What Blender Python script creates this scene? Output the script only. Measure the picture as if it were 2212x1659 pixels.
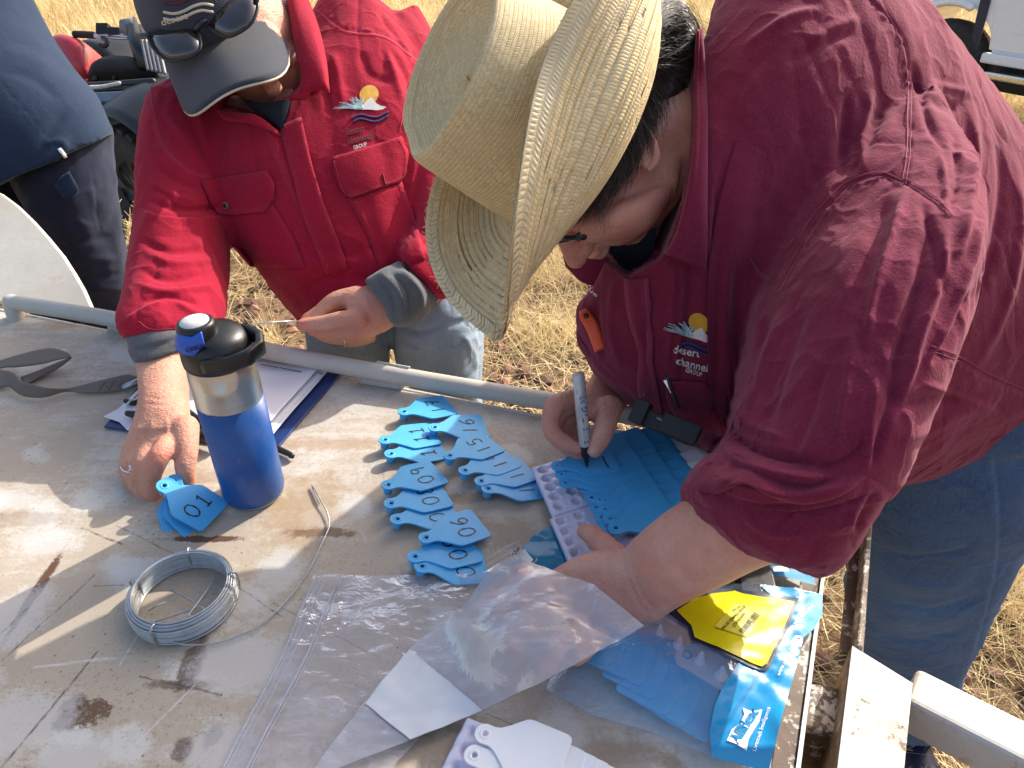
import bpy, bmesh, math, random
import numpy as np
from mathutils import Vector, Matrix
from mathutils.bvhtree import BVHTree

# ------------------------------------------------------------------ camera, sky, sun, exposure
for o in list(bpy.data.objects):
    bpy.data.objects.remove(o)
SC = bpy.context.scene
COL = SC.collection
CAM_Z = 1.62            # camera height; the tray deck is 0.6 m below it
DECK = 1.02             # height of the tray deck
PITCH = math.radians(35.0)
FPX = 1609.0            # focal length measured on a 2212 px wide view of the photograph
cam_d = bpy.data.cameras.new('camera')
cam_d.sensor_width = 36.0
cam_d.lens = 36.0 * FPX / 2212.0
cam_d.clip_start = 0.02
cam_d.clip_end = 600.0
cam = bpy.data.objects.new('camera', cam_d)
COL.objects.link(cam)
cam.location = (0, 0, CAM_Z)
cam.rotation_euler = (math.pi / 2 - PITCH, 0, 0)
SC.camera = cam

SUN_VEC = Vector((10.0, 9.9, 9.4)).normalized()      # towards the sun
sun_el = math.asin(SUN_VEC.z)
sun_az = math.atan2(SUN_VEC.x, SUN_VEC.y)             # from +Y towards +X
world = bpy.data.worlds.new('World')
SC.world = world
world.use_nodes = True
wn = world.node_tree
for n in list(wn.nodes):
    wn.nodes.remove(n)
sky = wn.nodes.new('ShaderNodeTexSky')
sky.sky_type = 'NISHITA'
sky.sun_disc = False
sky.sun_elevation = sun_el
sky.sun_rotation = sun_az
sky.air_density = 1.0
sky.dust_density = 5.0
sky.ozone_density = 0.4
bgn = wn.nodes.new('ShaderNodeBackground')
bgn.inputs['Strength'].default_value = 0.15
won = wn.nodes.new('ShaderNodeOutputWorld')
wn.links.new(sky.outputs[0], bgn.inputs[0])
wn.links.new(bgn.outputs[0], won.inputs[0])
sun_d = bpy.data.lights.new('sun', 'SUN')
sun_d.energy = 3.1
sun_d.angle = math.radians(0.53)
sun_d.color = (1.0, 0.945, 0.86)
sun = bpy.data.objects.new('sun', sun_d)
COL.objects.link(sun)
sun.rotation_euler = SUN_VEC.to_track_quat('Z', 'Y').to_euler()
SC.view_settings.view_transform = 'Standard'
SC.view_settings.look = 'None'
SC.view_settings.exposure = 0.95
SC.view_settings.gamma = 1.0
SC.view_settings.use_curve_mapping = False
SC.render.engine = 'CYCLES'
SC.cycles.use_denoising = True
SC.cycles.max_bounces = 8
SC.cycles.transparent_max_bounces = 16
rng = np.random.default_rng(7)
random.seed(7)
# ------------------------------------------------------------------ measuring: photo position -> point in the place
CP, SP = math.cos(PITCH), math.sin(PITCH)
FWD = np.array((0, CP, -SP)); RGT = np.array((1.0, 0, 0)); UPV = np.array((0, SP, CP))
CAMP = np.array((0, 0, CAM_Z))
def ray(x, y):
    return FWD + RGT * ((x - 1106) / FPX) - UPV * ((y - 829.5) / FPX)
def D(x, y, d):                     # point seen at (x, y), d metres along the viewing axis
    return CAMP + ray(x, y) * d
def Z(x, y, z=DECK):                # point seen at (x, y) lying at height z
    r = ray(x, y)
    return CAMP + r * ((z - CAM_Z) / r[2])
def proj(P):
    q = np.asarray(P) - CAMP
    d = q @ FWD
    return np.stack([1106 + FPX * (q @ RGT) / d, 829.5 - FPX * (q @ UPV) / d, d], -1)
def unit(v):
    v = np.asarray(v, float); return v / (np.linalg.norm(v) + 1e-12)

# ------------------------------------------------------------------ objects
def link(o):
    COL.objects.link(o); return o
def setp(o, label=None, cat=None, group=None, kind=None):
    if label: o['label'] = label
    if cat: o['category'] = cat
    if group: o['group'] = group
    if kind: o['kind'] = kind
    return o
def thing(name, label, cat, loc, group=None):
    o = link(bpy.data.objects.new(name, None))
    o.location = Vector([float(c) for c in loc]); o.empty_display_size = 0.05
    return setp(o, label, cat, group)
def adopt(o, parent):
    o.parent = parent
    base = Matrix.Identity(4)
    chain = []
    p = parent
    while p:
        chain.append(p); p = p.parent
    for q in reversed(chain):
        base = base @ (q.matrix_parent_inverse if q.parent else Matrix.Identity(4)) @ Matrix.LocRotScale(q.location, q.rotation_euler, q.scale)
    o.matrix_parent_inverse = base.inverted()
    return o
def mesh_from(name, V, F):
    me = bpy.data.meshes.new(name)
    V = np.asarray(V, float)
    me.from_pydata(V.tolist() if len(V) else [], [], F if isinstance(F, list) else F.tolist())
    me.update()
    return me
def obj(name, V, F, mat, parent=None, smooth=True, label=None, kind=None):
    me = mesh_from(name, V, F)
    return obj_me(name, me, mat, parent, smooth, label, kind)
def obj_me(name, me, mat, parent=None, smooth=True, label=None, kind=None):
    o = link(bpy.data.objects.new(name, me))
    for m in (mat if isinstance(mat, (list, tuple)) else [mat]):
        if m: me.materials.append(m)
    me.polygons.foreach_set('use_smooth', [bool(smooth)] * len(me.polygons))
    if parent: adopt(o, parent)
    if label: o['label'] = label
    if kind: o['kind'] = kind
    return o
def join(parts):
    V = []; F = []; k = 0
    for v, f in parts:
        v = np.asarray(v, float)
        V.append(v); F += [tuple(int(i) + k for i in q) for q in f]; k += len(v)
    return np.concatenate(V), F
def bevel(o, w=0.002, seg=2, ang=35):
    m = o.modifiers.new('bevel', 'BEVEL'); m.width = w; m.segments = seg; m.limit_method = 'ANGLE'; m.angle_limit = math.radians(ang)
    m.harden_normals = False
    return o

# ------------------------------------------------------------------ shapes as (verts, faces)
def catmull(P, m):
    P = np.asarray(P, float)
    n = len(P)
    if n < 3:
        t = np.linspace(0, 1, m * (n - 1) + 1)[:, None]
        return P[0] * (1 - t) + P[-1] * t
    E = np.concatenate([[2 * P[0] - P[1]], P, [2 * P[-1] - P[-2]]])
    out = []
    for i in range(n - 1):
        p0, p1, p2, p3 = E[i:i + 4]
        for k in range(m):
            t = k / m
            out.append(0.5 * ((2 * p1) + (-p0 + p2) * t + (2 * p0 - 5 * p1 + 4 * p2 - p3) * t * t + (-p0 + 3 * p1 - 3 * p2 + p3) * t ** 3))
    out.append(P[-1])
    return np.array(out)
def loft(C, A, B, n=28, e=2.0, cap=True, sub=1):
    """rings: centre C, half axes A and B (arrays); e > 2 squares the section"""
    C, A, B = (np.asarray(q, float) for q in (C, A, B))
    if sub > 1:
        C, A, B = catmull(C, sub), catmull(A, sub), catmull(B, sub)
    t = np.linspace(0, 2 * math.pi, n, endpoint=False)
    c, s = np.cos(t), np.sin(t)
    c = np.sign(c) * np.abs(c) ** (2 / e); s = np.sign(s) * np.abs(s) ** (2 / e)
    V = (C[:, None] + A[:, None] * c[None, :, None] + B[:, None] * s[None, :, None]).reshape(-1, 3)
    F = []
    for i in range(len(C) - 1):
        for j in range(n):
            k = (j + 1) % n
            F.append((i * n + j, i * n + k, (i + 1) * n + k, (i + 1) * n + j))
    if cap:
        a = len(V); V = np.concatenate([V, [C[0]], [C[-1]]])
        for j in range(n):
            k = (j + 1) % n
            F.append((a, k, j)); F.append((a + 1, (len(C) - 1) * n + j, (len(C) - 1) * n + k))
    return V, F
def ploft(rows, n=32, e=2.2, sub=5, cap=True):
    """rows: (xL, yL, xR, yR, depth, half thickness[, depthL-depthR]) - a body section seen in the photo between two outline points"""
    C = []; A = []; B = []
    for r in rows:
        xl, yl, xr, yr, d, t = r[:6]
        k = r[6] if len(r) > 6 else 0.0
        L, R = D(xl, yl, d + k / 2), D(xr, yr, d - k / 2)
        c = (L + R) / 2
        a = (R - L) / 2
        b = unit(c - CAMP)
        b = unit(b - a * (a @ b) / (a @ a)) * t
        C.append(c); A.append(a); B.append(b)
    return loft(C, A, B, n, e, cap, sub)
def tube(P, r, n=10, sub=1, ends=True, flat=1.0, nrm=None):
    """round tube along P with radii r, rounded ends"""
    P = np.asarray(P, float); r = np.broadcast_to(np.asarray(r, float), (len(P),)).copy()
    if sub > 1:
        P = catmull(P, sub); r = catmull(r[:, None], sub)[:, 0]
    T = np.gradient(P, axis=0); T /= np.linalg.norm(T, axis=1)[:, None] + 1e-12
    if nrm is None:
        nrm = np.array((0, 0, 1.0)) if abs(T[0][2]) < 0.8 else np.array((1.0, 0, 0))
    C = []; A = []; B = []
    u = unit(nrm - T[0] * (nrm @ T[0]))
    if ends:
        for q in (0.0, 0.5, 0.85):
            s = math.sqrt(max(0, 1 - (1 - q) ** 2))
            C.append(P[0] - T[0] * r[0] * (1 - q)); A.append(u * r[0] * max(s, 0.02)); B.append(np.cross(T[0], u) * r[0] * max(s, 0.02) * flat)
    for i in range(len(P)):
        u = unit(u - T[i] * (u @ T[i]))
        w = np.cross(T[i], u)
        C.append(P[i]); A.append(u * r[i]); B.append(w * r[i] * flat)
    if ends:
        for q in (0.85, 0.5, 0.0):
            s = math.sqrt(max(0, 1 - (1 - q) ** 2))
            C.append(P[-1] + T[-1] * r[-1] * (1 - q)); A.append(u * r[-1] * max(s, 0.02)); B.append(w * r[-1] * max(s, 0.02) * flat)
    return loft(C, A, B, n, 2.0, True, 1)
def ball(c, ax, n=16, m=10):
    """ellipsoid, ax = three half-axis vectors"""
    c = np.asarray(c, float); ax = [np.asarray(a, float) for a in ax]
    C = []; A = []; B = []
    for i in range(m + 1):
        th = math.pi * i / m
        s = max(math.sin(th), 0.01)
        C.append(c - ax[2] * math.cos(th)); A.append(ax[0] * s); B.append(ax[1] * s)
    return loft(C, A, B, n)
def box(c, ax):
    c = np.asarray(c, float); X, Y, W = (np.asarray(a, float) for a in ax)
    V = [c + X * i + Y * j + W * k for k in (-1, 1) for j in (-1, 1) for i in (-1, 1)]
    return np.array(V), [(0, 2, 3, 1), (4, 5, 7, 6), (0, 1, 5, 4), (2, 6, 7, 3), (0, 4, 6, 2), (1, 3, 7, 5)]
def beam(p, q, w, h, up=(0, 0, 1)):
    p, q = np.asarray(p, float), np.asarray(q, float)
    t = unit(q - p); s = unit(np.cross(t, up)); u = np.cross(s, t)
    return box((p + q) / 2, (t * np.linalg.norm(q - p) / 2, s * w / 2, u * h / 2))
def slab(poly, off):
    """polygon (n x 3, in order) given thickness vector off"""
    P = np.asarray(poly, float); n = len(P)
    V = np.concatenate([P, P + np.asarray(off, float)])
    F = [tuple(range(n))[::-1], tuple(range(n, 2 * n))] + [(i, (i + 1) % n, n + (i + 1) % n, n + i) for i in range(n)]
    return V, F
def lathe(prof, c, ax, n=40, ref=(1, 0, 0)):
    """profile of (radius, height) turned round axis ax through c"""
    ax = unit(ax); u = unit(np.asarray(ref, float) - ax * (np.asarray(ref, float) @ ax)); w = np.cross(ax, u)
    C = [np.asarray(c) + ax * h for r, h in prof]
    return loft(C, [u * r for r, h in prof], [w * r for r, h in prof], n)
def ribbon(P, w, up, h=0.0):
    """flat strip along P (its width lies across 'up')"""
    P = np.asarray(P, float); T = np.gradient(P, axis=0)
    U = np.broadcast_to(np.asarray(up, float), P.shape)
    S = np.cross(T, U); S /= np.linalg.norm(S, axis=1)[:, None] + 1e-12
    w = np.broadcast_to(np.asarray(w, float), (len(P),))[:, None] / 2
    V = np.concatenate([P - S * w + U * h, P + S * w + U * h]); n = len(P)
    return V, [(i, i + 1, n + i + 1, n + i) for i in range(n - 1)]

# ------------------------------------------------------------------ one continuous skin out of overlapping volumes
def union_mesh(name, parts, voxel, smooth=4, fac=0.5, sub=0):
    V, F = join(parts)
    me = mesh_from(name + '_src', V, F)
    o = bpy.data.objects.new(name + '_src', me); link(o)
    m = o.modifiers.new('r', 'REMESH'); m.mode = 'VOXEL'; m.voxel_size = voxel; m.adaptivity = 0.0
    if smooth:
        s = o.modifiers.new('s', 'SMOOTH'); s.factor = fac; s.iterations = smooth
    if sub:
        u = o.modifiers.new('u', 'SUBSURF'); u.levels = sub; u.render_levels = sub
    dg = bpy.context.evaluated_depsgraph_get()
    out = bpy.data.meshes.new_from_object(o.evaluated_get(dg), depsgraph=dg)
    bpy.data.objects.remove(o); bpy.data.meshes.remove(me)
    out.name = name
    out.materials.clear()
    return out
def get_v(me):
    a = np.empty(len(me.vertices) * 3); me.vertices.foreach_get('co', a); return a.reshape(-1, 3)
def get_n(me):
    a = np.empty(len(me.vertices) * 3); me.vertex_normals.foreach_get('vector', a); return a.reshape(-1, 3)
def set_v(me, V):
    me.vertices.foreach_set('co', np.asarray(V, float).ravel()); me.update()
def attr(me, name, vals):
    a = me.attributes.new(name, 'FLOAT', 'POINT'); a.data.foreach_set('value', np.asarray(vals, np.float32))

def _hash(i, j, k, s):
    h = (i * 374761393 + j * 668265263 + k * 2147483647 + s * 974634541) & 0xffffffff
    h = ((h ^ (h >> 13)) * 1274126177) & 0xffffffff
    return ((h ^ (h >> 16)) & 0xffff) / 32767.5 - 1.0
def vnoise(P, scale, seed=0):
    """smooth value noise in [-1, 1]"""
    Q = np.asarray(P, float) / scale
    I = np.floor(Q).astype(np.int64); f = Q - I; f = f * f * (3 - 2 * f)
    out = 0
    for a in (0, 1):
        for b in (0, 1):
            for c in (0, 1):
                w = (f[:, 0] if a else 1 - f[:, 0]) * (f[:, 1] if b else 1 - f[:, 1]) * (f[:, 2] if c else 1 - f[:, 2])
                out = out + w * _hash(I[:, 0] + a, I[:, 1] + b, I[:, 2] + c, seed)
    return out
def creases(P, scale, seed=0, k=6):
    """thin sharp crease lines, 0..1"""
    n = vnoise(P, scale, seed) + .45 * vnoise(P, scale * .47, seed + 1)
    return np.clip(1 - np.abs(n) * 1.3, 0, 1) ** k
def poly_dist(X, Y, pts):
    """distance, signed side (+ = right of travel on screen) and arc position of points to a polyline"""
    best = np.full(X.shape, 1e9); side = np.zeros(X.shape); arc = np.zeros(X.shape); s0 = 0.0
    for (x0, y0), (x1, y1) in zip(pts[:-1], pts[1:]):
        dx, dy = x1 - x0, y1 - y0; L = math.hypot(dx, dy) + 1e-9
        t = np.clip(((X - x0) * dx + (Y - y0) * dy) / L ** 2, 0, 1)
        d = np.hypot(X - x0 - t * dx, Y - y0 - t * dy)
        m = d < best
        best[m] = d[m]; arc[m] = (s0 + t * L)[m]
        side[m] = np.sign(dx * (Y - y0) - dy * (X - x0))[m]
        s0 += L
    return best, side, arc, s0
def smooth_line(pts, m=4):
    return [tuple(p) for p in catmull([(a, b, 0) for a, b in pts], m)[:, :2]]
def sculpt(me, folds, keep=None):
    """push folds, seams, plackets into a surface where they are seen in the photo.
    kinds: g ridge/groove, s overlap step (raised to the right of travel), p stitched seam with puckers"""
    V = get_v(me); N = get_n(me)
    q = proj(V); X, Y = q[:, 0], q[:, 1]
    vd = V - CAMP; vd /= np.linalg.norm(vd, axis=1)[:, None]
    face = np.clip(-(N * vd).sum(1) * 1.6 + 0.25, 0, 1)
    face = face * (-(N * vd).sum(1) > -0.05)
    off = np.zeros(len(V)); wear = np.zeros(len(V))
    for f in folds:
        kind, pts, w, amp = f[:4]
        opt = f[4] if len(f) > 4 else {}
        pts = smooth_line(pts) if len(pts) > 2 else pts
        xs = [p[0] for p in pts]; ys = [p[1] for p in pts]
        r = 5 * w + opt.get('fall', 0) * 3
        m = (X > min(xs) - r) & (X < max(xs) + r) & (Y > min(ys) - r) & (Y < max(ys) + r)
        if 'd' in opt: m &= (q[:, 2] > opt['d'][0]) & (q[:, 2] < opt['d'][1])
        idx = np.nonzero(m)[0]
        if not len(idx): continue
        d, sd, arc, L = poly_dist(X[idx], Y[idx], pts)
        taper = np.clip(np.minimum(arc, L - arc) / (opt.get('taper', 0.18) * L + 1e-6), 0, 1) if opt.get('taper', 0.18) > 0 else 1.0
        a = amp * 0.001
        if kind == 'g':
            off[idx] += a * np.exp(-(d / w) ** 2) * taper
        elif kind == 's':
            x = d * sd
            off[idx] += a * (1 / (1 + np.exp(-np.clip(x / w, -30, 30) * 3))) * np.exp(-np.maximum(x, 0) / opt.get('fall', 40)) * (d < opt.get('fall', 40) * 4) * (taper if opt.get('taper', 0.18) > 0 else 1)
        elif kind == 'p':
            off[idx] += -a * np.exp(-(d / w) ** 2)
            side = opt.get('side', 1)
            x = d * sd * side
            q1 = np.stack([arc, 0 * arc + pts[0][0], 0 * arc], 1)
            off[idx] += a * 0.8 * (vnoise(q1, 8.0, 77) + .6 * vnoise(q1, 17.0, 78)) * np.exp(-((x - 1.5 * w) / (1.8 * w)) ** 2)
            wear[idx] = np.maximum(wear[idx], opt.get('wear', 0.7) * np.exp(-((x - 0.6 * w) / (1.5 * w)) ** 2))
    V = V + N * (off * face)[:, None]
    set_v(me, V)
    return wear * face
def bvh_of(me):
    V = get_v(me)
    return BVHTree.FromPolygons([Vector(v) for v in V], [tuple(p.vertices) for p in me.polygons])
def drape(bvh, pts, lift=0.0006, dflt=1.0):
    """points seen at (x, y) on a surface, lifted a little off it"""
    out = []; dd = dflt
    for x, y in pts:
        r = ray(x, y); L = np.linalg.norm(r)
        hit, nrm, i, dist = bvh.ray_cast(Vector(CAMP), Vector(r / L))
        if hit is None:
            out.append(CAMP + r * dd)
        else:
            dd = dist / L
            n = np.array(nrm)
            if n @ r > 0: n = -n
            out.append(np.array(hit) + n * lift)
    return np.array(out)
def text_mesh(s, bold=0.0):
    """flat lettering as (verts 2D, faces), 1 unit = capital height about 0.7"""
    cu = bpy.data.curves.new('lettering', 'FONT'); cu.body = s; cu.resolution_u = 2; cu.offset = bold
    o = bpy.data.objects.new('lettering', cu); link(o)
    dg = bpy.context.evaluated_depsgraph_get()
    me = bpy.data.meshes.new_from_object(o.evaluated_get(dg), depsgraph=dg)
    V = get_v(me)[:, :2].copy(); F = [tuple(p.vertices) for p in me.polygons]
    bpy.data.objects.remove(o); bpy.data.meshes.remove(me); bpy.data.curves.remove(cu)
    return V, F
def text_on(bvh, s, p0, p1, h, lift=0.0007, bold=0.0, dflt=1.0):
    """lettering whose baseline runs p0 -> p1 in the photo with capital height h px, laid on a surface"""
    V, F = text_mesh(s, bold)
    w = V[:, 0].max() - V[:, 0].min()
    ux, uy = p1[0] - p0[0], p1[1] - p0[1]
    L = math.hypot(ux, uy); nx, ny = uy / L, -ux / L
    pts = [(p0[0] + (x - V[:, 0].min()) / w * ux + y / 0.7 * h * nx, p0[1] + (x - V[:, 0].min()) / w * uy + y / 0.7 * h * ny) for x, y in V]
    return drape(bvh, pts, lift, dflt), F
def text_at(s, o, u, v, bold=0.0, width=None):
    """lettering in a plane: origin o, baseline direction u, up direction v (v scaled to capital height)"""
    V, F = text_mesh(s, bold)
    V[:, 0] -= V[:, 0].min()
    k = 1 / 0.7 * np.linalg.norm(v)
    kx = k if width is None else width / V[:, 0].max()
    P = np.asarray(o) + V[:, :1] * kx * unit(u) + V[:, 1:] * k * unit(v)
    return P, F
# ------------------------------------------------------------------ procedural materials
class NT:
    def __init__(s, name):
        s.m = bpy.data.materials.new(name); s.m.use_nodes = True
        s.t = s.m.node_tree; s.t.nodes.clear()
        s.out = s.n('ShaderNodeOutputMaterial')
    def n(s, typ, **kw):
        k = s.t.nodes.new(typ)
        for a, b in kw.items(): setattr(k, a, b)
        return k
    def l(s, a, b): s.t.links.new(a, b)
    def put(s, sock, v):
        if isinstance(v, bpy.types.NodeSocket): s.l(v, sock)
        elif v is not None:
            if sock.type == 'RGBA' and len(v) == 3: v = (*v, 1)
            sock.default_value = v
    def coord(s, kind='Object'):
        return s.n('ShaderNodeTexCoord').outputs[kind]
    def mapping(s, v, scale=(1, 1, 1), rot=(0, 0, 0), loc=(0, 0, 0)):
        k = s.n('ShaderNodeMapping'); s.l(v, k.inputs[0])
        k.inputs['Scale'].default_value = scale; k.inputs['Rotation'].default_value = rot; k.inputs['Location'].default_value = loc
        return k.outputs[0]
    def noise(s, v, scale, detail=4, rough=0.55, dist=0.0):
        k = s.n('ShaderNodeTexNoise'); s.l(v, k.inputs['Vector'])
        k.inputs['Scale'].default_value = scale; k.inputs['Detail'].default_value = detail
        k.inputs['Roughness'].default_value = rough; k.inputs['Distortion'].default_value = dist
        return k.outputs['Fac']
    def voro(s, v, scale, out='Distance', rnd=1.0):
        k = s.n('ShaderNodeTexVoronoi'); s.l(v, k.inputs['Vector']); k.inputs['Scale'].default_value = scale
        k.inputs['Randomness'].default_value = rnd
        return k.outputs[out]
    def wave(s, v, scale, dist=0, dscale=1, axis='X'):
        k = s.n('ShaderNodeTexWave'); s.l(v, k.inputs['Vector']); k.bands_direction = axis
        k.inputs['Scale'].default_value = scale; k.inputs['Distortion'].default_value = dist; k.inputs['Detail Scale'].default_value = dscale
        return k.outputs['Fac']
    def math(s, op, a, b=None, c=None, clamp=False):
        k = s.n('ShaderNodeMath', operation=op, use_clamp=clamp)
        s.put(k.inputs[0], a); s.put(k.inputs[1], b)
        if c is not None: s.put(k.inputs[2], c)
        return k.outputs[0]
    def ramp(s, v, a, b, lo=0.0, hi=1.0, smooth=False):
        k = s.n('ShaderNodeMapRange'); s.l(v, k.inputs[0])
        if smooth: k.interpolation_type = 'SMOOTHSTEP'
        for i, x in zip((1, 2, 3, 4), (a, b, lo, hi)): k.inputs[i].default_value = x
        return k.outputs[0]
    def mix(s, f, a, b, blend='MIX'):
        k = s.n('ShaderNodeMix', data_type='RGBA', blend_type=blend)
        s.put(k.inputs[0], f); s.put(k.inputs[6], a); s.put(k.inputs[7], b)
        return k.outputs[2]
    def attr(s, name, kind='Fac'):
        return s.n('ShaderNodeAttribute', attribute_name=name).outputs[kind]
    def bump(s, h, strength=0.3, dist=0.001, prev=None):
        k = s.n('ShaderNodeBump'); s.l(h, k.inputs['Height'])
        k.inputs['Strength'].default_value = strength; k.inputs['Distance'].default_value = dist
        if prev is not None: s.l(prev, k.inputs['Normal'])
        return k.outputs[0]
    def bsdf(s, color, rough=0.6, normal=None, **kw):
        k = s.n('ShaderNodeBsdfPrincipled')
        s.put(k.inputs['Base Color'], color); s.put(k.inputs['Roughness'], rough)
        if normal is not None: s.l(normal, k.inputs['Normal'])
        for a, b in kw.items(): s.put(k.inputs[a.replace('_', ' ')], b)
        return k.outputs[0]
    def done(s, sh):
        s.l(sh, s.out.inputs[0]); return s.m

def plain(name, color, rough=0.5, var=0.06, bump=0.0, bscale=400, **kw):
    """a colour with slight natural unevenness"""
    t = NT(name); c = t.coord()
    f = t.noise(c, 35, 5)
    col = t.mix(t.ramp(f, 0.3, 0.7), tuple(x * (1 - var) for x in color), tuple(min(1, x * (1 + var)) for x in color))
    nrm = t.bump(t.noise(c, bscale, 3), bump, 0.001) if bump else None
    r = t.ramp(t.noise(c, 90, 4), 0.3, 0.7, rough * 0.88, min(1, rough * 1.1))
    return t.done(t.bsdf(col, r, nrm, **kw))

def cloth(name, color, worn, weave=1500, sheen=0.35, sheen_tint=(1, .6, .7), slub=0.12):
    t = NT(name); c = t.coord()
    big = t.noise(c, 9, 5, 0.6)
    thread = t.noise(t.mapping(c, (260, 900, 500)), 1.0, 2)
    grain = t.noise(c, weave, 2)
    col = t.mix(t.ramp(big, 0.35, 0.7), tuple(x * (1 - slub) for x in color), tuple(x * (1 + slub) for x in color))
    col = t.mix(t.math('MULTIPLY', t.ramp(t.noise(c, 420, 4, .75), 0.40, 0.72), 0.20), col, worn)
    col = t.mix(t.math('MULTIPLY', t.ramp(t.noise(t.mapping(c, (700, 90, 240), (.4, .2, .3)), 1, 3, .7), 0.42, 0.75), 0.20), col, tuple(x * .55 for x in color))
    col = t.mix(t.math('MULTIPLY', t.attr('wear'), 0.5), col, worn)
    h = t.math('ADD', t.math('MULTIPLY', grain, 0.5), t.math('MULTIPLY', thread, 0.6))
    nrm = t.bump(h, 0.5, 0.0006, t.bump(t.noise(c, 330, 4, 0.7), 0.45, 0.0016, t.bump(t.noise(c, 60, 6, 0.66, 0.6), 0.22, 0.006)))
    return t.done(t.bsdf(col, 0.88, nrm, Sheen_Weight=sheen, Sheen_Roughness=0.45, Sheen_Tint=(*sheen_tint, 1), Specular_IOR_Level=0.12))

M = {}
M['maroon'] = cloth('maroon cotton drill', (0.165, 0.013, 0.040), (0.36, 0.075, 0.12), sheen=0.26, sheen_tint=(1.0, .58, .68))
M['red'] = cloth('red cotton drill', (0.335, 0.008, 0.030), (0.52, 0.07, 0.11), sheen=0.2, sheen_tint=(1.0, .45, .5))
M['navy'] = cloth('navy polo knit', (0.016, 0.028, 0.058), (0.05, 0.08, 0.14), sheen=0.2, sheen_tint=(.6, .8, 1))
M['navy_pants'] = cloth('dark navy drill', (0.013, 0.016, 0.034), (0.06, 0.07, 0.11), sheen=0.2, sheen_tint=(.7, .8, 1))
M['grey_knit'] = cloth('grey marl jersey', (0.105, 0.11, 0.118), (0.24, 0.25, 0.27), sheen=0.2, sheen_tint=(1, 1, 1))
M['under'] = cloth('dark undershirt', (0.018, 0.022, 0.035), (0.05, 0.06, 0.08), sheen=0.1, sheen_tint=(1, 1, 1))
def denim(name, color, pale):
    t = NT(name); c = t.coord()
    fade = t.noise(c, 7, 5, 0.6)
    warp = t.noise(t.mapping(c, (900, 900, 60)), 1, 3)
    twill = t.wave(t.mapping(c, (1, 1, 1), (0.5, 0.4, 0.6)), 480, 1.5, 3)
    slub = t.noise(t.mapping(c, (60, 60, 900)), 1, 3)
    f = t.math('ADD', t.math('MULTIPLY', t.ramp(warp, 0.35, 0.72), 0.4), t.math('MULTIPLY', t.ramp(slub, 0.4, 0.75), 0.25))
    col = t.mix(t.ramp(fade, 0.3, 0.75), color, tuple(a * .6 + b * .4 for a, b in zip(color, pale)))
    col = t.mix(f, col, pale)
    col = t.mix(t.math('MULTIPLY', t.attr('wear'), 0.55), col, pale)
    nrm = t.bump(t.math('ADD', twill, warp), 0.5, 0.0006, t.bump(t.noise(c, 30, 4, 0.6, 0.5), 0.3, 0.006))
    return t.done(t.bsdf(col, 0.9, nrm, Sheen_Weight=0.15, Specular_IOR_Level=0.12))
M['maroon_thread'] = plain('maroon stitching', (0.30, 0.055, 0.095), 0.8, 0.2)
M['red_thread'] = plain('red stitching', (0.44, 0.035, 0.065), 0.8, 0.2)
M['denim_dark'] = denim('mid blue denim', (0.014, 0.042, 0.115), (0.125, 0.225, 0.40))
M['denim_pale'] = denim('pale washed denim', (0.165, 0.25, 0.36), (0.38, 0.47, 0.57))
def skin(name, color, red, age=0.5):
    t = NT(name); c = t.coord()
    blot = t.noise(c, 28, 5, 0.6)
    frk = t.voro(c, 210, 'Distance')
    col = t.mix(t.ramp(blot, 0.35, 0.66), tuple(x * 1.06 for x in color), red)
    col = t.mix(t.math('MULTIPLY', t.ramp(t.noise(c, 75, 5, .7), .45, .7), .35), col, tuple(x * y for x, y in zip(color, (.80, .66, .60))))
    col = t.mix(t.math('MULTIPLY', t.ramp(t.noise(c, 130, 3), 0.6, 0.72), 0.35), col, tuple(x * 0.72 for x in red))
    col = t.mix(t.math('MULTIPLY', t.ramp(frk, 0.05, 0.16, 1, 0), 0.22), col, tuple(min(1, x * 1.3) for x in color))
    col = t.mix(t.attr('flush'), col, tuple(x * y for x, y in zip(red, (1.12, .74, .70))))
    col = t.mix(t.attr('nail'), col, (0.62, 0.36, 0.30))
    cre = t.noise(t.mapping(c, (1, 1, 1)), 260, 4, 0.65, 0.8)
    net = t.voro(c, 300, 'Distance')
    lines = t.noise(t.mapping(c, (90, 340, 160), (.5, .3, .4)), 1, 4, .7, .9)
    nrm = t.bump(t.math('ADD', t.math('ADD', t.math('MULTIPLY', cre, age * 1.3), t.math('MULTIPLY', lines, age)), t.math('MULTIPLY', net, 0.5)), 0.55, 0.0020)
    rgh = t.math('SUBTRACT', 0.5, t.math('MULTIPLY', t.attr('nail'), 0.2))
    return t.done(t.bsdf(col, rgh, nrm, Subsurface_Weight=0.18, Subsurface_Radius=(0.006, 0.002, 0.001), Subsurface_Scale=0.6, Specular_IOR_Level=0.38))
M['skin_old'] = skin('weathered tanned skin', (0.60, 0.325, 0.225), (0.59, 0.26, 0.185), 0.8)
M['skin_fair'] = skin('fair freckled skin', (0.60, 0.335, 0.25), (0.59, 0.265, 0.20), 0.5)
M['hair_dark'] = plain('dark brown hair', (0.024, 0.0175, 0.0145), 0.42, 0.3, Specular_IOR_Level=0.6)
M['hair_mid'] = plain('greying brown hair', (0.075, 0.062, 0.055), 0.45, 0.3, Specular_IOR_Level=0.6)
M['hair_grey'] = plain('white grey hair', (0.62, 0.60, 0.57), 0.45, 0.1)
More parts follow.
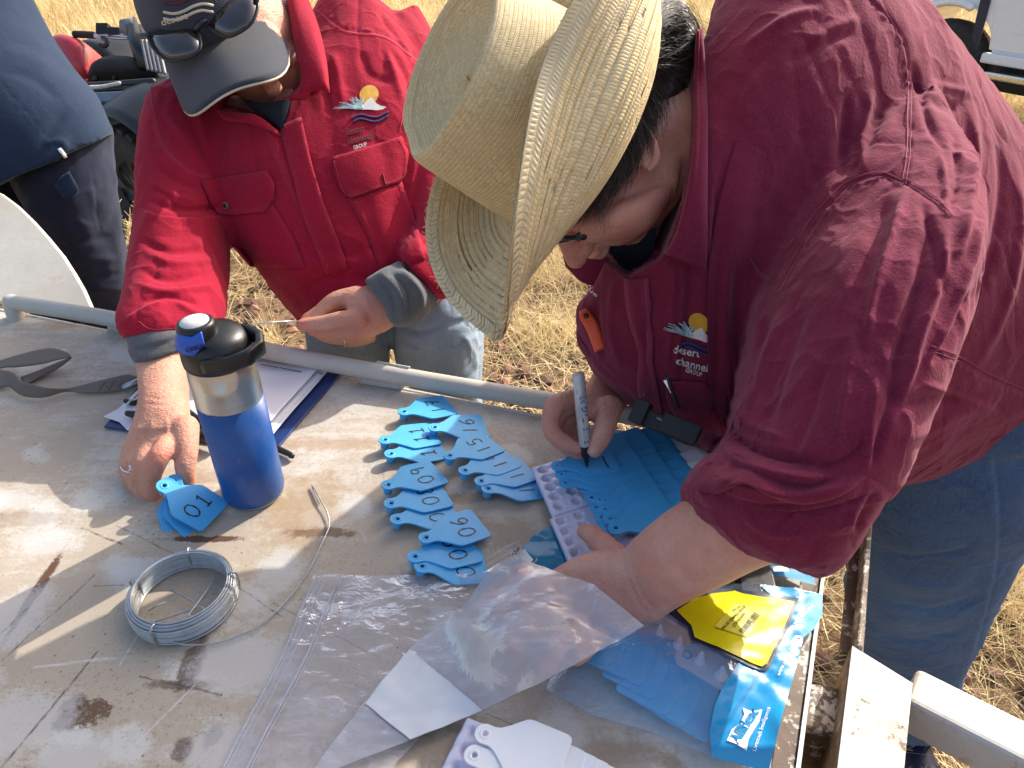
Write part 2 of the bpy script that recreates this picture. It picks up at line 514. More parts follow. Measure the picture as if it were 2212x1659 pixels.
# metals, plastics
M['steel'] = None
t = NT('brushed steel'); c = t.coord()
br = t.noise(t.mapping(c, (40, 40, 1200)), 1, 3)
M['steel'] = t.done(t.bsdf(t.mix(br, (0.50, 0.50, 0.49), (0.66, 0.65, 0.63)), t.ramp(br, 0.3, 0.7, 0.27, 0.4), t.bump(br, 0.12, 0.0004), Metallic=1.0))
t = NT('galvanised wire'); c = t.coord()
M['galv'] = t.done(t.bsdf(t.mix(t.noise(c, 120, 4), (0.33, 0.36, 0.39), (0.58, 0.61, 0.64)), t.ramp(t.noise(c, 300, 3), 0.3, 0.7, 0.28, 0.5), None, Metallic=0.9))
M['black_plastic'] = plain('black plastic', (0.012, 0.012, 0.013), 0.36, 0.2, 0.1)
M['black_rubber'] = plain('black rubber', (0.020, 0.020, 0.021), 0.72, 0.3, 0.3, 200)
t = NT('blue powder coat'); c = t.coord()
sc_ = t.ramp(t.noise(t.mapping(c, (300, 300, 26), (.25, .1, 0)), 1, 4, .6), .66, .70)
scb = t.ramp(t.noise(t.mapping(c, (40, 40, 520), (.1, .3, 0)), 1, 4, .6), .69, .73)
dst = t.ramp(t.noise(c, 26, 8, .7), .48, .75)
col = t.mix(t.math('MULTIPLY', dst, .16), (0.006, 0.072, 0.29), (0.20, 0.20, 0.20))
col = t.mix(t.math('MULTIPLY', t.math('MAXIMUM', sc_, scb), .32), col, (0.22, 0.28, 0.42))
M['bottle_blue'] = t.done(t.bsdf(col, t.ramp(dst, 0, 1, .34, .6), t.bump(t.noise(c, 900, 2), .06, .001), Coat_Weight=0.12))
M['badge_blue'] = plain('blue soft plastic', (0.015, 0.095, 0.50), 0.42, 0.05)
M['tag_blue'] = plain('cyan blue ear tag plastic', (0.060, 0.385, 0.730), 0.42, 0.05, 0.12, 500, Subsurface_Weight=0.12, Subsurface_Radius=(.001, .002, .004), Subsurface_Scale=0.5)
M['tag_white'] = plain('white ear tag plastic', (0.80, 0.80, 0.82), 0.42, 0.02, 0.1, 500)
M['ink'] = plain('black marker ink', (0.006, 0.006, 0.010), 0.45, 0.2)
M['paper'] = plain('white paper', (0.74, 0.74, 0.80), 0.8, 0.015, 0.15, 60)
M['print'] = plain('grey print', (0.10, 0.10, 0.11), 0.8, 0.05)
M['board_blue'] = plain('navy vinyl board', (0.010, 0.035, 0.15), 0.45, 0.05, 0.1)
M['blister'] = plain('pale lilac blister plastic', (0.66, 0.64, 0.78), 0.22, 0.02, 0.04, 200, Subsurface_Weight=0.1, Subsurface_Radius=(.003, .003, .004), Subsurface_Scale=0.5)
M['white_print'] = plain('white print', (0.80, 0.80, 0.80), 0.5, 0.03)
M['blue_print'] = plain('blue print', (0.012, 0.10, 0.30), 0.5, 0.03)
M['navy_print'] = plain('navy print', (0.012, 0.018, 0.05), 0.4, 0.03)
M['pen_body'] = plain('pale grey aluminium pen barrel', (0.50, 0.51, 0.52), 0.35, 0.03, Metallic=0.25)
M['orange'] = plain('orange plastic', (0.70, 0.085, 0.018), 0.42, 0.08)
M['gold'] = plain('gold', (0.80, 0.55, 0.24), 0.25, 0.03, Metallic=1.0)
M['silver'] = plain('silver', (0.75, 0.75, 0.77), 0.2, 0.03, Metallic=1.0)
M['thread_cream'] = plain('cream embroidery thread', (0.62, 0.56, 0.42), 0.7, 0.1, 0.5, 2500)
M['thread_white'] = plain('white embroidery thread', (0.70, 0.66, 0.64), 0.7, 0.1, 0.5, 2500)
M['thread_gold'] = plain('golden embroidery thread', (0.70, 0.36, 0.02), 0.6, 0.2, 0.8, 1800)
M['thread_aqua'] = plain('pale aqua embroidery thread', (0.36, 0.52, 0.54), 0.7, 0.15, 0.5, 2500)
M['thread_navy'] = plain('navy embroidery thread', (0.020, 0.026, 0.12), 0.7, 0.1, 0.5, 2500)
M['thread_dark'] = plain('dark red embroidery thread', (0.11, 0.006, 0.014), 0.7, 0.1, 0.5, 2500)
M['snap'] = plain('dark pewter press stud', (0.10, 0.085, 0.08), 0.32, 0.2, Metallic=0.85)
M['snap_rim'] = plain('pale pewter bead rim', (0.52, 0.48, 0.45), 0.3, 0.1, Metallic=0.8)
M['lens'] = plain('smoky brown lens', (0.020, 0.012, 0.010), 0.06, 0.1, Specular_IOR_Level=0.9, Coat_Weight=0.6, Coat_Roughness=0.03)
M['frame_black'] = plain('satin black frame', (0.014, 0.017, 0.022), 0.3, 0.1)
t = NT('navy cap twill'); c = t.coord()
tw = t.wave(t.mapping(c, (1, 1, 1), (0.2, 0.3, 0.9)), 420, 0.6, 2)
M['cap_navy'] = t.done(t.bsdf(t.mix(tw, (0.012, 0.016, 0.027), (0.036, 0.045, 0.068)), 0.85, t.bump(tw, 0.5, 0.0006), Sheen_Weight=0.25))
t = NT('grey webbing'); c = t.coord()
rib = t.wave(t.mapping(c, (1, 1, 1), (0, 0, 0.35)), 330, 0.4, 2, 'X')
M['webbing'] = t.done(t.bsdf(t.mix(rib, (0.12, 0.10, 0.088), (0.31, 0.265, 0.225)), 0.85, t.bump(rib, 0.6, 0.001)))
M['grey_trim'] = plain('grey trim plastic', (0.20, 0.205, 0.21), 0.5, 0.1)
# ------------------------------------------------------------------ ground and dry grass
t = NT('dry ground'); c = t.coord()
big = t.noise(c, 0.9, 5); mid = t.noise(c, 9, 6, 0.65); fine = t.noise(c, 90, 5, 0.7)
straw = t.noise(t.mapping(c, (30, 260, 1), (0, 0, 0.7), (0, 0, 0)), 1, 4, 0.7, 1.0)
col = t.mix(t.ramp(mid, 0.35, 0.65), (0.15, 0.090, 0.058), (0.30, 0.19, 0.115))
col = t.mix(t.math('MULTIPLY', t.ramp(straw, 0.48, 0.62), 0.8), col, (0.52, 0.38, 0.19))
col = t.mix(t.ramp(fine, 0.6, 0.8, 0, 0.5), col, (0.08, 0.05, 0.035))
sep = t.n('ShaderNodeSeparateXYZ'); t.l(c, sep.inputs[0])
far = t.ramp(sep.outputs[1], 3.5, 7.0)
col = t.mix(far, col, t.mix(t.ramp(mid, 0.3, 0.7), (0.40, 0.27, 0.115), (0.62, 0.45, 0.215)))
M['ground'] = t.done(t.bsdf(col, 0.95, t.bump(t.math('ADD', fine, mid), 0.8, 0.02), Specular_IOR_Level=0.1))
gx = np.concatenate([[-300, -80, -25], np.linspace(-8, 8, 90), [25, 80, 300]])
gy = np.concatenate([[-200, -40, -8], np.linspace(-2, 14, 90), [30, 80, 400]])
GX, GY = np.meshgrid(gx, gy)
gv = np.stack([GX.ravel(), GY.ravel(), 0 * GX.ravel()], 1)
gv[:, 2] = vnoise(gv, 0.9, 3) * 0.02 + vnoise(gv, 0.3, 4) * 0.01 - 0.01
nx = len(gx)
gf = [(j * nx + i, j * nx + i + 1, (j + 1) * nx + i + 1, (j + 1) * nx + i) for j in range(len(gy) - 1) for i in range(nx - 1)]
setp(obj('ground', gv, gf, M['ground']), kind='structure')

t = NT('dry straw grass'); a = t.attr('tone')
col = t.mix(a, (0.55, 0.395, 0.17), (0.90, 0.765, 0.45))
t2 = t.n('ShaderNodeBsdfTranslucent'); t.l(col, t2.inputs[0])
mx = t.n('ShaderNodeMixShader'); mx.inputs[0].default_value = 0.25
t.l(t.bsdf(col, 0.6, None, Specular_IOR_Level=0.3), mx.inputs[1]); t.l(t2.outputs[0], mx.inputs[2])
M['straw'] = t.done(mx.outputs[0])

def grass(name, P, h, lay, w, seed):
    """blades at P (n x 3) of length h, lay 0 upright .. 1 flat"""
    r = np.random.default_rng(seed); n = len(P)
    az = r.uniform(0, 2 * math.pi, n)
    dirv = np.stack([np.cos(az), np.sin(az), 0 * az], 1)
    side = np.stack([-np.sin(az), np.cos(az), 0 * az], 1)
    lev = 4; V = np.zeros((n, lev, 2, 3))
    ang = (1 - lay) * math.pi / 2 * r.uniform(0.75, 1.05, n) + lay * r.uniform(0.0, 0.35, n)
    bend = r.uniform(-0.9, 0.5, n)
    twist = r.uniform(-0.6, 0.6, n)
    p = np.array(P, float)
    for k in range(lev):
        f = k / (lev - 1)
        ww = (w * (1 - 0.8 * f))[:, None]
        sd = side * np.cos(twist * f * 2)[:, None] + np.array((0, 0, 1.0)) * np.sin(twist * f * 2)[:, None]
        V[:, k, 0] = p - sd * ww / 2; V[:, k, 1] = p + sd * ww / 2
        a2 = np.clip(ang + bend * f, -0.25, 1.6)
        p = p + (dirv * np.cos(a2)[:, None] + np.array((0, 0, 1.0)) * np.sin(a2)[:, None]) * (h / (lev - 1))[:, None]
    V[..., 2] = np.maximum(V[..., 2], 0.004)
    base = (np.arange(n) * lev * 2)[:, None]
    F = np.concatenate([base + np.array([2 * k, 2 * k + 1, 2 * k + 3, 2 * k + 2]) for k in range(lev - 1)], 0)
    me = bpy.data.meshes.new(name)
    me.vertices.add(n * lev * 2); me.vertices.foreach_set('co', V.ravel())
    me.loops.add(len(F) * 4); me.loops.foreach_set('vertex_index', F.ravel().astype(np.int32))
    me.polygons.add(len(F)); me.polygons.foreach_set('loop_start', np.arange(0, len(F) * 4, 4, dtype=np.int32))
    me.update(calc_edges=True)
    tone = np.repeat(np.clip(r.normal(0.55, 0.25, n) + vnoise(P, 0.5, 9) * 0.25, 0, 1), lev * 2)
    attr(me, 'tone', tone)
    me.materials.append(M['straw'])
    o = link(bpy.data.objects.new(name, me))
    return setp(o, kind='stuff')
def scatter(n, x0, x1, y0, y1, seed, clump=0.5, cs=0.12):
    r = np.random.default_rng(seed)
    P = np.stack([r.uniform(x0, x1, n), r.uniform(y0, y1, n), np.zeros(n)], 1)
    k = r.random(n) < clump
    ncl = max(4, int((x1 - x0) * (y1 - y0) * 7))
    cen = np.stack([r.uniform(x0, x1, ncl), r.uniform(y0, y1, ncl), np.zeros(ncl)], 1)
    idx = r.integers(0, ncl, n)
    P[k] = cen[idx[k]] + np.stack([r.normal(0, cs, k.sum()), r.normal(0, cs, k.sum()), np.zeros(k.sum())], 1)
    return P, k
P, k = scatter(54000, -2.5, 2.3, 0.5, 3.8, 11, 0.6, 0.10)
gap = vnoise(P, 0.28, 21) + .5 * vnoise(P, .09, 22) > -0.38
P, k = P[gap], k[gap]
r_ = np.random.default_rng(5)
o = grass('dry_grass', P, r_.uniform(0.06, 0.24, len(P)), np.where(k, r_.uniform(0.15, 0.75, len(P)), r_.uniform(0.85, 1.0, len(P))), r_.uniform(0.0016, 0.0042, len(P)), 1)
o['label'] = 'matted pale straw grass on the ground beside the trailer'
P, k = scatter(60000, -4.6, 5.2, 3.3, 8.5, 12, 0.75, 0.14)
o = grass('dry_grass', P, r_.uniform(0.08, 0.30, len(P)), r_.uniform(0.0, 0.75, len(P)), r_.uniform(0.003, 0.007, len(P)), 2)
o['label'] = 'sunlit golden grass further off'
P, k = scatter(50000, -9, 10, 8.3, 22, 13, 0.8, 0.25)
o = grass('dry_grass', P, r_.uniform(0.15, 0.40, len(P)), r_.uniform(0.0, 0.5, len(P)), r_.uniform(0.006, 0.014, len(P)), 3)
o['label'] = 'distant golden grass'
# gravel: small reddish stones between the stalks
t = NT('red brown stones'); c = t.coord()
col = t.mix(t.attr('tone'), (0.085, 0.045, 0.032), (0.36, 0.19, 0.12))
M['stone'] = t.done(t.bsdf(col, 0.9, t.bump(t.noise(c, 120, 4), 0.5, 0.004)))
def gravel(n, x0, x1, y0, y1, s0, s1, seed):
    r = np.random.default_rng(seed); Vs = []; Fs = []; T = []
    b = bmesh.new(); bmesh.ops.create_icosphere(b, subdivisions=1, radius=1.0)
    bv = np.array([v.co for v in b.verts]); bf = np.array([[v.index for v in f.verts] for f in b.faces]); b.free()
    for i in range(n):
        s = s0 + (s1 - s0) * r.random() ** 3
        v = bv * (1 + r.normal(0, 0.16, (len(bv), 1))) * (s * np.array([r.uniform(.7, 1.3), r.uniform(.7, 1.3), r.uniform(.45, .8)]))
        a = r.uniform(0, 6.28); R = np.array([[math.cos(a), -math.sin(a), 0], [math.sin(a), math.cos(a), 0], [0, 0, 1]])
        Vs.append(v @ R.T + (r.uniform(x0, x1), r.uniform(y0, y1), s * 0.25)); Fs.append(bf + i * len(bv)); T += [r.random()] * len(bv)
    me = mesh_from('gravel', np.concatenate(Vs), np.concatenate(Fs)); attr(me, 'tone', T)
    o = obj_me('gravel', me, M['stone'], smooth=False); return setp(o, kind='stuff')
gravel(7000, -1.6, 2.3, 0.5, 3.2, 0.004, 0.030, 31)

# ------------------------------------------------------------------ the trailer
def blob(t, c, px, py, rx, ry, ang, soft=0.35, z=DECK, warp=0.5):
    """ragged patch mask seen at (px, py), half sizes in metres"""
    p = Z(px, py, z)
    v = t.mapping(c, (1, 1, 1), (0, 0, 0), tuple(-p))
    v = t.mapping(v, (1 / rx, 1 / ry, 0.0), (0, 0, math.radians(ang)))
    n = t.n('ShaderNodeVectorMath', operation='LENGTH'); t.l(v, n.inputs[0])
    d = t.math('ADD', n.outputs['Value'], t.math('MULTIPLY', t.math('SUBTRACT', t.noise(c, 48, 9, 0.75, .3), 0.5), warp * 4.6))
    d = t.math('ADD', d, t.math('MULTIPLY', t.math('SUBTRACT', t.noise(c, 330, 3, 0.7), 0.5), 1.0))
    return t.ramp(d, 1 - soft * .45, 1 + soft * .45, 1.0, 0.0)
def streak(t, c, a, b, w, soft=0.5, z=DECK, wob=0.003):
    """thin line mask between two seen points"""
    A, B = Z(*a, z), Z(*b, z)
    m = (A + B) / 2; L = np.linalg.norm(B - A) / 2; ang = math.atan2(B[1] - A[1], B[0] - A[0])
    v = t.mapping(c, (1, 1, 1), (0, 0, 0), tuple(-m)); v = t.mapping(v, (1, 1, 1), (0, 0, -ang))
    s = t.n('ShaderNodeSeparateXYZ'); t.l(v, s.inputs[0])
    nz = t.math('MULTIPLY', t.math('SUBTRACT', t.noise(c, 26, 4, 0.7), 0.5), wob * 2)
    y = t.math('ABSOLUTE', t.math('ADD', s.outputs[1], nz))
    x = t.math('ABSOLUTE', s.outputs[0])
    ww = t.math('MULTIPLY', t.noise(c, 70, 3), 2 * w)
    return t.math('MULTIPLY', t.math('MULTIPLY', t.ramp(t.math('SUBTRACT', ww, y), -.0003, .0004), t.math('LESS_THAN', x, L)), t.ramp(t.noise(c, 120, 4, .7), .35, .6, .1, .75))
def painted(name, deck=False, rust=0.5, base=(0.60, 0.595, 0.57)):
    t = NT(name); c = t.coord()
    n1 = t.noise(c, 5.5, 8, 0.62, 0.4); n2 = t.noise(c, 22, 7, 0.66, 0.3); n3 = t.noise(c, 160, 4, 0.7)
    st = t.noise(t.mapping(c, (14, 90, 14), (0, 0, math.radians(-38))), 1, 5, 0.65, 0.6)
    col = t.mix(t.ramp(n2, 0.3, 0.7), tuple(x * 0.92 for x in base), tuple(min(1, x * 1.06) for x in base))
    if deck:
        dust = t.ramp(t.math('ADD', t.math('MULTIPLY', n1, 0.75), t.math('MULTIPLY', st, 0.35)), 0.34, 0.62, .15, 1.0)
        wipe = t.voro(t.mapping(t.mapping(c, (1, 1, 1), (0, 0, 0.6)), (11, 17, 1)), 1.0, 'Distance')
        wipe = t.ramp(t.math('ADD', wipe, t.math('MULTIPLY', n2, 0.5)), 0.45, 0.62)
        sx = t.n('ShaderNodeSeparateXYZ'); t.l(c, sx.inputs[0])
        lown = t.ramp(t.math('ADD', sx.outputs[1], t.math('MULTIPLY', sx.outputs[0], 0.55)), 0.15, 0.95, 1.0, 0.45)
        dust = t.math('MULTIPLY', t.math('MULTIPLY', dust, t.ramp(wipe, 0, 1, 0.30, 1.0)), lown)
        gr = t.noise(c, 210, 6, 0.72); gr2 = t.noise(c, 60, 7, 0.7, .5)
        cov = t.ramp(t.math('ADD', t.math('ADD', t.math('MULTIPLY', gr, .55), t.math('MULTIPLY', gr2, .45)), t.math('MULTIPLY', dust, .62)), .68, .90)
        dcol = t.mix(n2, (0.46, 0.365, 0.255), (0.30, 0.228, 0.155))
        col = t.mix(t.math('MULTIPLY', dust, 0.20), col, dcol)
        col = t.mix(t.math('MULTIPLY', cov, 0.72), col, dcol)
        speck = t.ramp(t.noise(c, 330, 3, 0.75), 0.58, 0.66)
        spz = t.ramp(t.noise(c, 7, 5, 0.6), 0.38, 0.62)
        col = t.mix(t.math('MULTIPLY', t.math('MULTIPLY', speck, spz), t.math('MULTIPLY', lown, 0.62)), col, (0.10, 0.062, 0.040))
        spk2 = t.ramp(t.voro(c, 85, 'Distance'), 0.05, 0.12, 1, 0)
        col = t.mix(t.math('MULTIPLY', t.math('MULTIPLY', spk2, t.ramp(t.noise(c, 30, 2), 0.46, 0.58)), 0.8), col, (0.07, 0.045, 0.03))
        scr = t.ramp(t.noise(t.mapping(c, (9, 900, 1), (0, 0, math.radians(33))), 1, 3, 0.5), 0.70, 0.74)
        col = t.mix(t.math('MULTIPLY', scr, 0.35), col, (0.11, 0.075, 0.055))
        scr2 = t.ramp(t.noise(t.mapping(c, (12, 700, 1), (0, 0, math.radians(-30))), 1, 3, 0.5), 0.72, 0.76)
        col = t.mix(t.math('MULTIPLY', scr2, 0.4), col, (0.66, 0.65, 0.63))
        rustb = None
        for (x, y, rx, ry, an, soft, wp, alpha, cc) in (
            (172, 1540, .022, .016, 40, .18, .55, .95, (0.115, 0.062, 0.030)), (412, 1432, .010, .030, -20, .25, .5, .8, (0.085, 0.050, 0.028)),
            (388, 1478, .026, .005, -15, .4, .6, .7, (0.09, 0.055, 0.035)), (440, 1163, .045, .0045, -9, .35, .5, .95, (0.10, 0.042, 0.020)),
            (78, 1272, .005, .052, -8, .35, .6, .95, (0.09, 0.036, 0.018)), (655, 1100, .045, .055, 20, .7, .6, .55, (0.33, 0.20, 0.09)),
            (720, 958, .06, .012, -20, .5, .7, .55, (0.34, 0.21, 0.11)), (690, 1150, .035, .008, -25, .5, .6, .8, (0.15, 0.075, 0.03)),
            (1010, 1075, .03, .010, 0, .6, .6, .6, (0.25, 0.16, 0.09)), (1080, 1150, .05, .02, 20, .7, .7, .5, (0.25, 0.165, 0.10)),
            (960, 1255, .04, .02, 20, .7, .7, .55, (0.23, 0.15, 0.09)), (130, 700, .04, .012, -12, .6, .7, .55, (0.36, 0.25, 0.14)),
            (560, 1045, .02, .012, 10, .5, .7, .6, (0.27, 0.16, 0.08)), (480, 1030, .05, .012, -15, .6, .7, .5, (0.24, 0.16, 0.10)),
            (395, 1620, .008, .012, -20, .4, .6, .8, (0.10, 0.065, 0.045)), (460, 1590, .007, .010, 10, .4, .6, .7, (0.10, 0.065, 0.045)),
            (300, 905, .06, .02, -14, .7, .7, .25, (0.30, 0.22, 0.14)), (870, 1610, .06, .02, 20, .7, .7, .5, (0.20, 0.14, 0.09)),
            (1330, 1640, .05, .02, 20, .7, .7, .5, (0.20, 0.14, 0.09)), (40, 1120, .05, .012, 25, .6, .7, .4, (0.22, 0.14, 0.08))):
            col = t.mix(t.math('MULTIPLY', blob(t, c, x, y, rx, ry, an, soft, DECK, wp), alpha), col, cc)
        for (x, y, rx, ry, an) in ((95, 1170, .035, .020, 25), (30, 1330, .03, .035, 0), (40, 1560, .05, .03, 30), (530, 1430, .05, .03, 30), (480, 1620, .03, .025, 10),
                                   (160, 1630, .035, .02, 30), (1210, 1590, .02, .03, -30), (300, 1240, .03, .02, 20), (30, 1080, .03, .015, 10), (600, 1230, .02, .03, 0)):
            col = t.mix(t.math('MULTIPLY', blob(t, c, x, y, rx, ry, an, .5, DECK, .45), 0.55), col, (0.55, 0.545, 0.53))
        for a, b, w in (((0, 1425), (205, 1240), .0009), ((0, 1660), (212, 1405), .0012), ((175, 1140), (265, 1175), .0011), ((250, 1135), (375, 1195), .0006),
                        ((300, 1460), (480, 1500), .0011), ((590, 1300), (820, 1420), .0006), ((0, 1365), (60, 1310), .0008), ((510, 1265), (610, 1330), .0007), ((200, 1265), (268, 1262), .0007),
                        ((1050, 1540), (1175, 1590), .0008), ((1, 806), (230, 790), .0006)):
            col = t.mix(streak(t, c, a, b, w), col, (0.055, 0.038, 0.03))
        for a, b, w in (((255, 1440), (320, 1330), .0009), ((70, 1440), (250, 1420), .0016), ((985, 1255), (1110, 1185), .0007), ((1000, 1230), (1130, 1160), .0006), ((820, 1280), (1000, 1190), .0007), ((280, 1620), (420, 1480), .0010)):
            col = t.mix(streak(t, c, a, b, w), col, (0.58, 0.57, 0.55))
        # rust line along the far folded edge
        hgt = t.math('ADD', t.noise(c, 60, 5), t.math('MULTIPLY', n3, 0.3))
        rgh = t.ramp(n2, 0.3, 0.7, 0.42, 0.7)
        nr = t.bump(hgt, 0.22, 0.002)
    else:
        n2c = t.math('ADD', t.math('MULTIPLY', n2, .45), t.math('MULTIPLY', t.noise(c, 70, 6, .7), .55))
        chip = t.ramp(t.math('ADD', t.math('MULTIPLY', n2c, 0.7), t.math('MULTIPLY', n3, 0.3)), 0.60 - 0.08 * rust, 0.63 - 0.08 * rust)
        edge = t.ramp(t.math('ADD', t.math('MULTIPLY', n2, 0.7), t.math('MULTIPLY', n3, 0.3)), 0.53 - 0.08 * rust, 0.62 - 0.08 * rust)
        col = t.mix(t.math('MULTIPLY', edge, 0.45), col, (0.34, 0.22, 0.11))
        col = t.mix(chip, col, (0.10, 0.060, 0.040))
        col = t.mix(t.math('MULTIPLY', t.ramp(n1, 0.4, 0.7), 0.45), col, (0.42, 0.33, 0.22))
        scr = t.ramp(t.noise(t.mapping(c, (9, 700, 300), (0, 0.3, math.radians(33))), 1, 3, 0.5), 0.70, 0.74)
        col = t.mix(t.math('MULTIPLY', scr, 0.35), col, (0.2, 0.17, 0.14))
        rgh = t.ramp(n2, 0.3, 0.7, 0.32, 0.65)
        nr = t.bump(t.math('ADD', t.noise(c, 60, 5), t.math('MULTIPLY', chip, -0.5)), 0.25, 0.002)
    return t.done(t.bsdf(col, rgh, nr, Specular_IOR_Level=0.4))
M['deck'] = painted('dirty white painted deck', True, .5, (0.545, 0.52, 0.475))
M['paint'] = painted('chipped white paint', False, 0.25)
M['paint_pale'] = painted('clean cream white paint', False, -0.6, (0.50, 0.49, 0.445))
M['paint_rust'] = painted('worn white paint over rust', False, 1.75)
M['paint_worn'] = painted('worn white paint with chips', False, .45, (0.56, 0.55, 0.51))
M['block_side'] = painted('dark rust with paint remains', False, 2.3, (0.42, 0.40, 0.36))
M['rust'] = plain('brown rusted steel', (0.085, 0.052, 0.036), 0.8, 0.5, 0.4, 150)

TR = thing('trailer', 'dirty white painted steel trailer tray that the two women work on', 'trailer', (-0.1, 0.7, 0))
fl = Z(-700, 530); fr = Z(1768, 1015); nr_ = Z(1632, 1860); nl = Z(-900, 1860)
# deck: gently dished sheet with a folded far edge
def grid(c00, c10, c11, c01, nu, nv, fz=None):
    u = np.linspace(0, 1, nu); v = np.linspace(0, 1, nv); U, Vv = np.meshgrid(u, v)
    U = U.ravel()[:, None]; W = Vv.ravel()[:, None]
    P = (c00 * (1 - U) + c10 * U) * (1 - W) + (c01 * (1 - U) + c11 * U) * W
    if fz is not None: P[:, 2] += fz(P)
    F = [(j * nu + i, j * nu + i + 1, (j + 1) * nu + i + 1, (j + 1) * nu + i) for j in range(nv - 1) for i in range(nu - 1)]
    return P, F
V, F = grid(nl, nr_, fr, fl, 120, 90, lambda P: vnoise(P, 0.16, 5) * 0.0013 - 0.0012)
dk = obj('deck', V, F, M['deck'], TR)
edge_d = unit(fr - fl); out_d = np.array((-edge_d[1], edge_d[0], 0))
V, F = join([beam(fl + (0, 0, -.028) - out_d * .003, fr + (0, 0, -.028) - out_d * .003, .004, .05),
             tube([fl - (0, 0, .004), fr - (0, 0, .004)], .0042, 10)])
obj('far_edge_lip', V, F, M['paint'], TR)
s_d = unit(fr - nr_)
V, F = beam(nr_ + np.array((.0105, 0, -.034)), fr + np.array((.0105, 0, -.034)), .0205, .062)
bevel(obj('edge_angle', V, F, M['paint_rust'], TR, False), .002)
V, F = beam(nr_ + np.array((.0225, 0, -.033)), fr + np.array((.0225, 0, -.033)), .0035, .066)
obj('edge_lip', V, F, M['paint'], TR, False)
# side rail: round tube on slotted brackets
rp = [Z(24, 652, 1.045), Z(258, 692, 1.045), Z(640, 771, 1.045), Z(880, 815, 1.04), Z(1180, 866, 1.035), Z(1400, 905, 1.03), Z(1790, 985, 1.03)]
V, F = tube(rp, .0125, 16, 6)
obj('side_rail', V, F, M['paint_pale'], TR)
cornr = Z(24, 652, 1.045)
V, F = tube([cornr + (-.0, 0, .0), cornr + (0.001, -.004, -.02), cornr + (0.004, -.012, -.06)], [.0125, .013, .012], 12, 3)
obj('rail_end', V, F, M['paint_pale'], TR)
def bracket(pa, pb, qa, qb):
    """folded plate from deck edge (pa, pb) up to the rail (qa, qb) with a slot"""
    nu, nv = 17, 13; P = []; keep = []
    for j in range(nv):
        for i in range(nu):
            u, v = i / (nu - 1), j / (nv - 1)
            P.append((pa * (1 - u) + pb * u) * (1 - v) + (qa * (1 - u) + qb * u) * v + np.array((0, 0, .010 * math.sin(v * 1.6))))
    F = []
    for j in range(nv - 1):
        for i in range(nu - 1):
            cx, cy = (i + .5) / (nu - 1) - .42, (j + .5) / (nv - 1) - .55
            if abs(cx) < .27 and abs(cy) < .13: continue
            F.append((j * nu + i, j * nu + i + 1, (j + 1) * nu + i + 1, (j + 1) * nu + i))
    return np.array(P), F
V, F = bracket(Z(772, 828), Z(862, 843), Z(815, 793, 1.045), Z(886, 806, 1.045))
o = obj('rail_bracket', V, F, M['paint_pale'], TR)
m = o.modifiers.new('t', 'SOLIDIFY'); m.thickness = .004
V, F = slab([Z(862, 843), Z(886, 806, 1.045), Z(884, 822, 1.018), Z(872, 850, 1.0)], (.004, .001, 0))
obj('bracket_flange', V, F, M['paint_pale'], TR, False)
V, F = bracket(Z(232, 713), Z(284, 724), Z(240, 694, 1.045), Z(285, 703, 1.045))
o = obj('rail_bracket', V, F, M['paint'], TR); m = o.modifiers.new('t', 'SOLIDIFY'); m.thickness = .004
# white guard panel at the left end, leaning outwards, with one pressed crease
gp = [(-260, 385), (-120, 380), (0, 417), (35, 443), (70, 477), (104, 515), (135, 553), (160, 592), (180, 627), (196, 664), (120, 668), (40, 655), (-120, 640), (-300, 620)]
g0, g1, g2_ = D(40, 656, 1.27), D(190, 662, 1.265), D(0, 417, 1.42)
gn = np.cross(g1 - g0, g2_ - g0)
def guard_p(x, y):
    r = ray(x, y); return CAMP + r * ((g0 - CAMP) @ gn / (r @ gn))
P = np.array([guard_p(x, y) for x, y in gp])
cen = guard_p(40, 560)
off = FWD * 0.012
n = len(P)
V = np.concatenate([P, P + off, [cen], [cen + off]])
F = [(i, 2 * n, (i + 1) % n) for i in range(n)] + [(n + i, n + (i + 1) % n, 2 * n + 1) for i in range(n)] + [(i, (i + 1) % n, n + (i + 1) % n, n + i) for i in range(n)]
bevel(obj('guard_panel', V, F, M['paint_pale'], TR, False), .002, 2, 60)
# frame at the near right corner
top = [Z(1838, 1393, 1.0), Z(1973, 1475, 1.0), Z(1952, 1700, 1.0), Z(1800, 1700, 1.0)]
topq = [np.array(p) for p in top]
xdir = unit(topq[1] - topq[0]); 
V, F = slab(topq, (0, 0, -.11))
bevel(obj('corner_block', V, F, M['block_side'], TR, False), .004, 3)
V, F = slab([p + np.array((0, 0, .0025)) - unit(p - sum(topq) / 4) * .003 for p in topq], (0, 0, -.0015))
obj('block_cap', V, F, M['paint_worn'], TR, False)
V, F = join([beam(Z(1848, 1420, .985), Z(1878, 1060, .985), .006, .035), beam(Z(1838, 1415, .970), Z(1868, 1060, .970), .022, .006)])
bevel(obj('angle_iron', V, F, M['paint_rust'], TR, False), .0015)
V, F = beam(Z(1955, 1505, .965) , Z(2420, 1745, .965), .045, .045)
bevel(obj('draw_beam', V, F, M['paint_worn'], TR, False), .006, 3)
V, F = beam(Z(1700, 1560, .93), Z(1850, 1590, .93), .05, .07)
bevel(obj('cross_beam', V, F, M['paint_rust'], TR, False), .003)
V, F = join([beam((-1.2, .35, .93), (.35, .30, .93), .05, .1), beam((-1.2, .8, .93), (.42, .72, .93), .05, .1)])
obj('under_frame', V, F, M['rust'], TR, False)
for x in (-.75, -.0):
    V, F = beam((x, .6, .06), (x, .6, .9), .06, .06, (0, 1, 0)); obj('support_leg', V, F, M['rust'], TR, False)
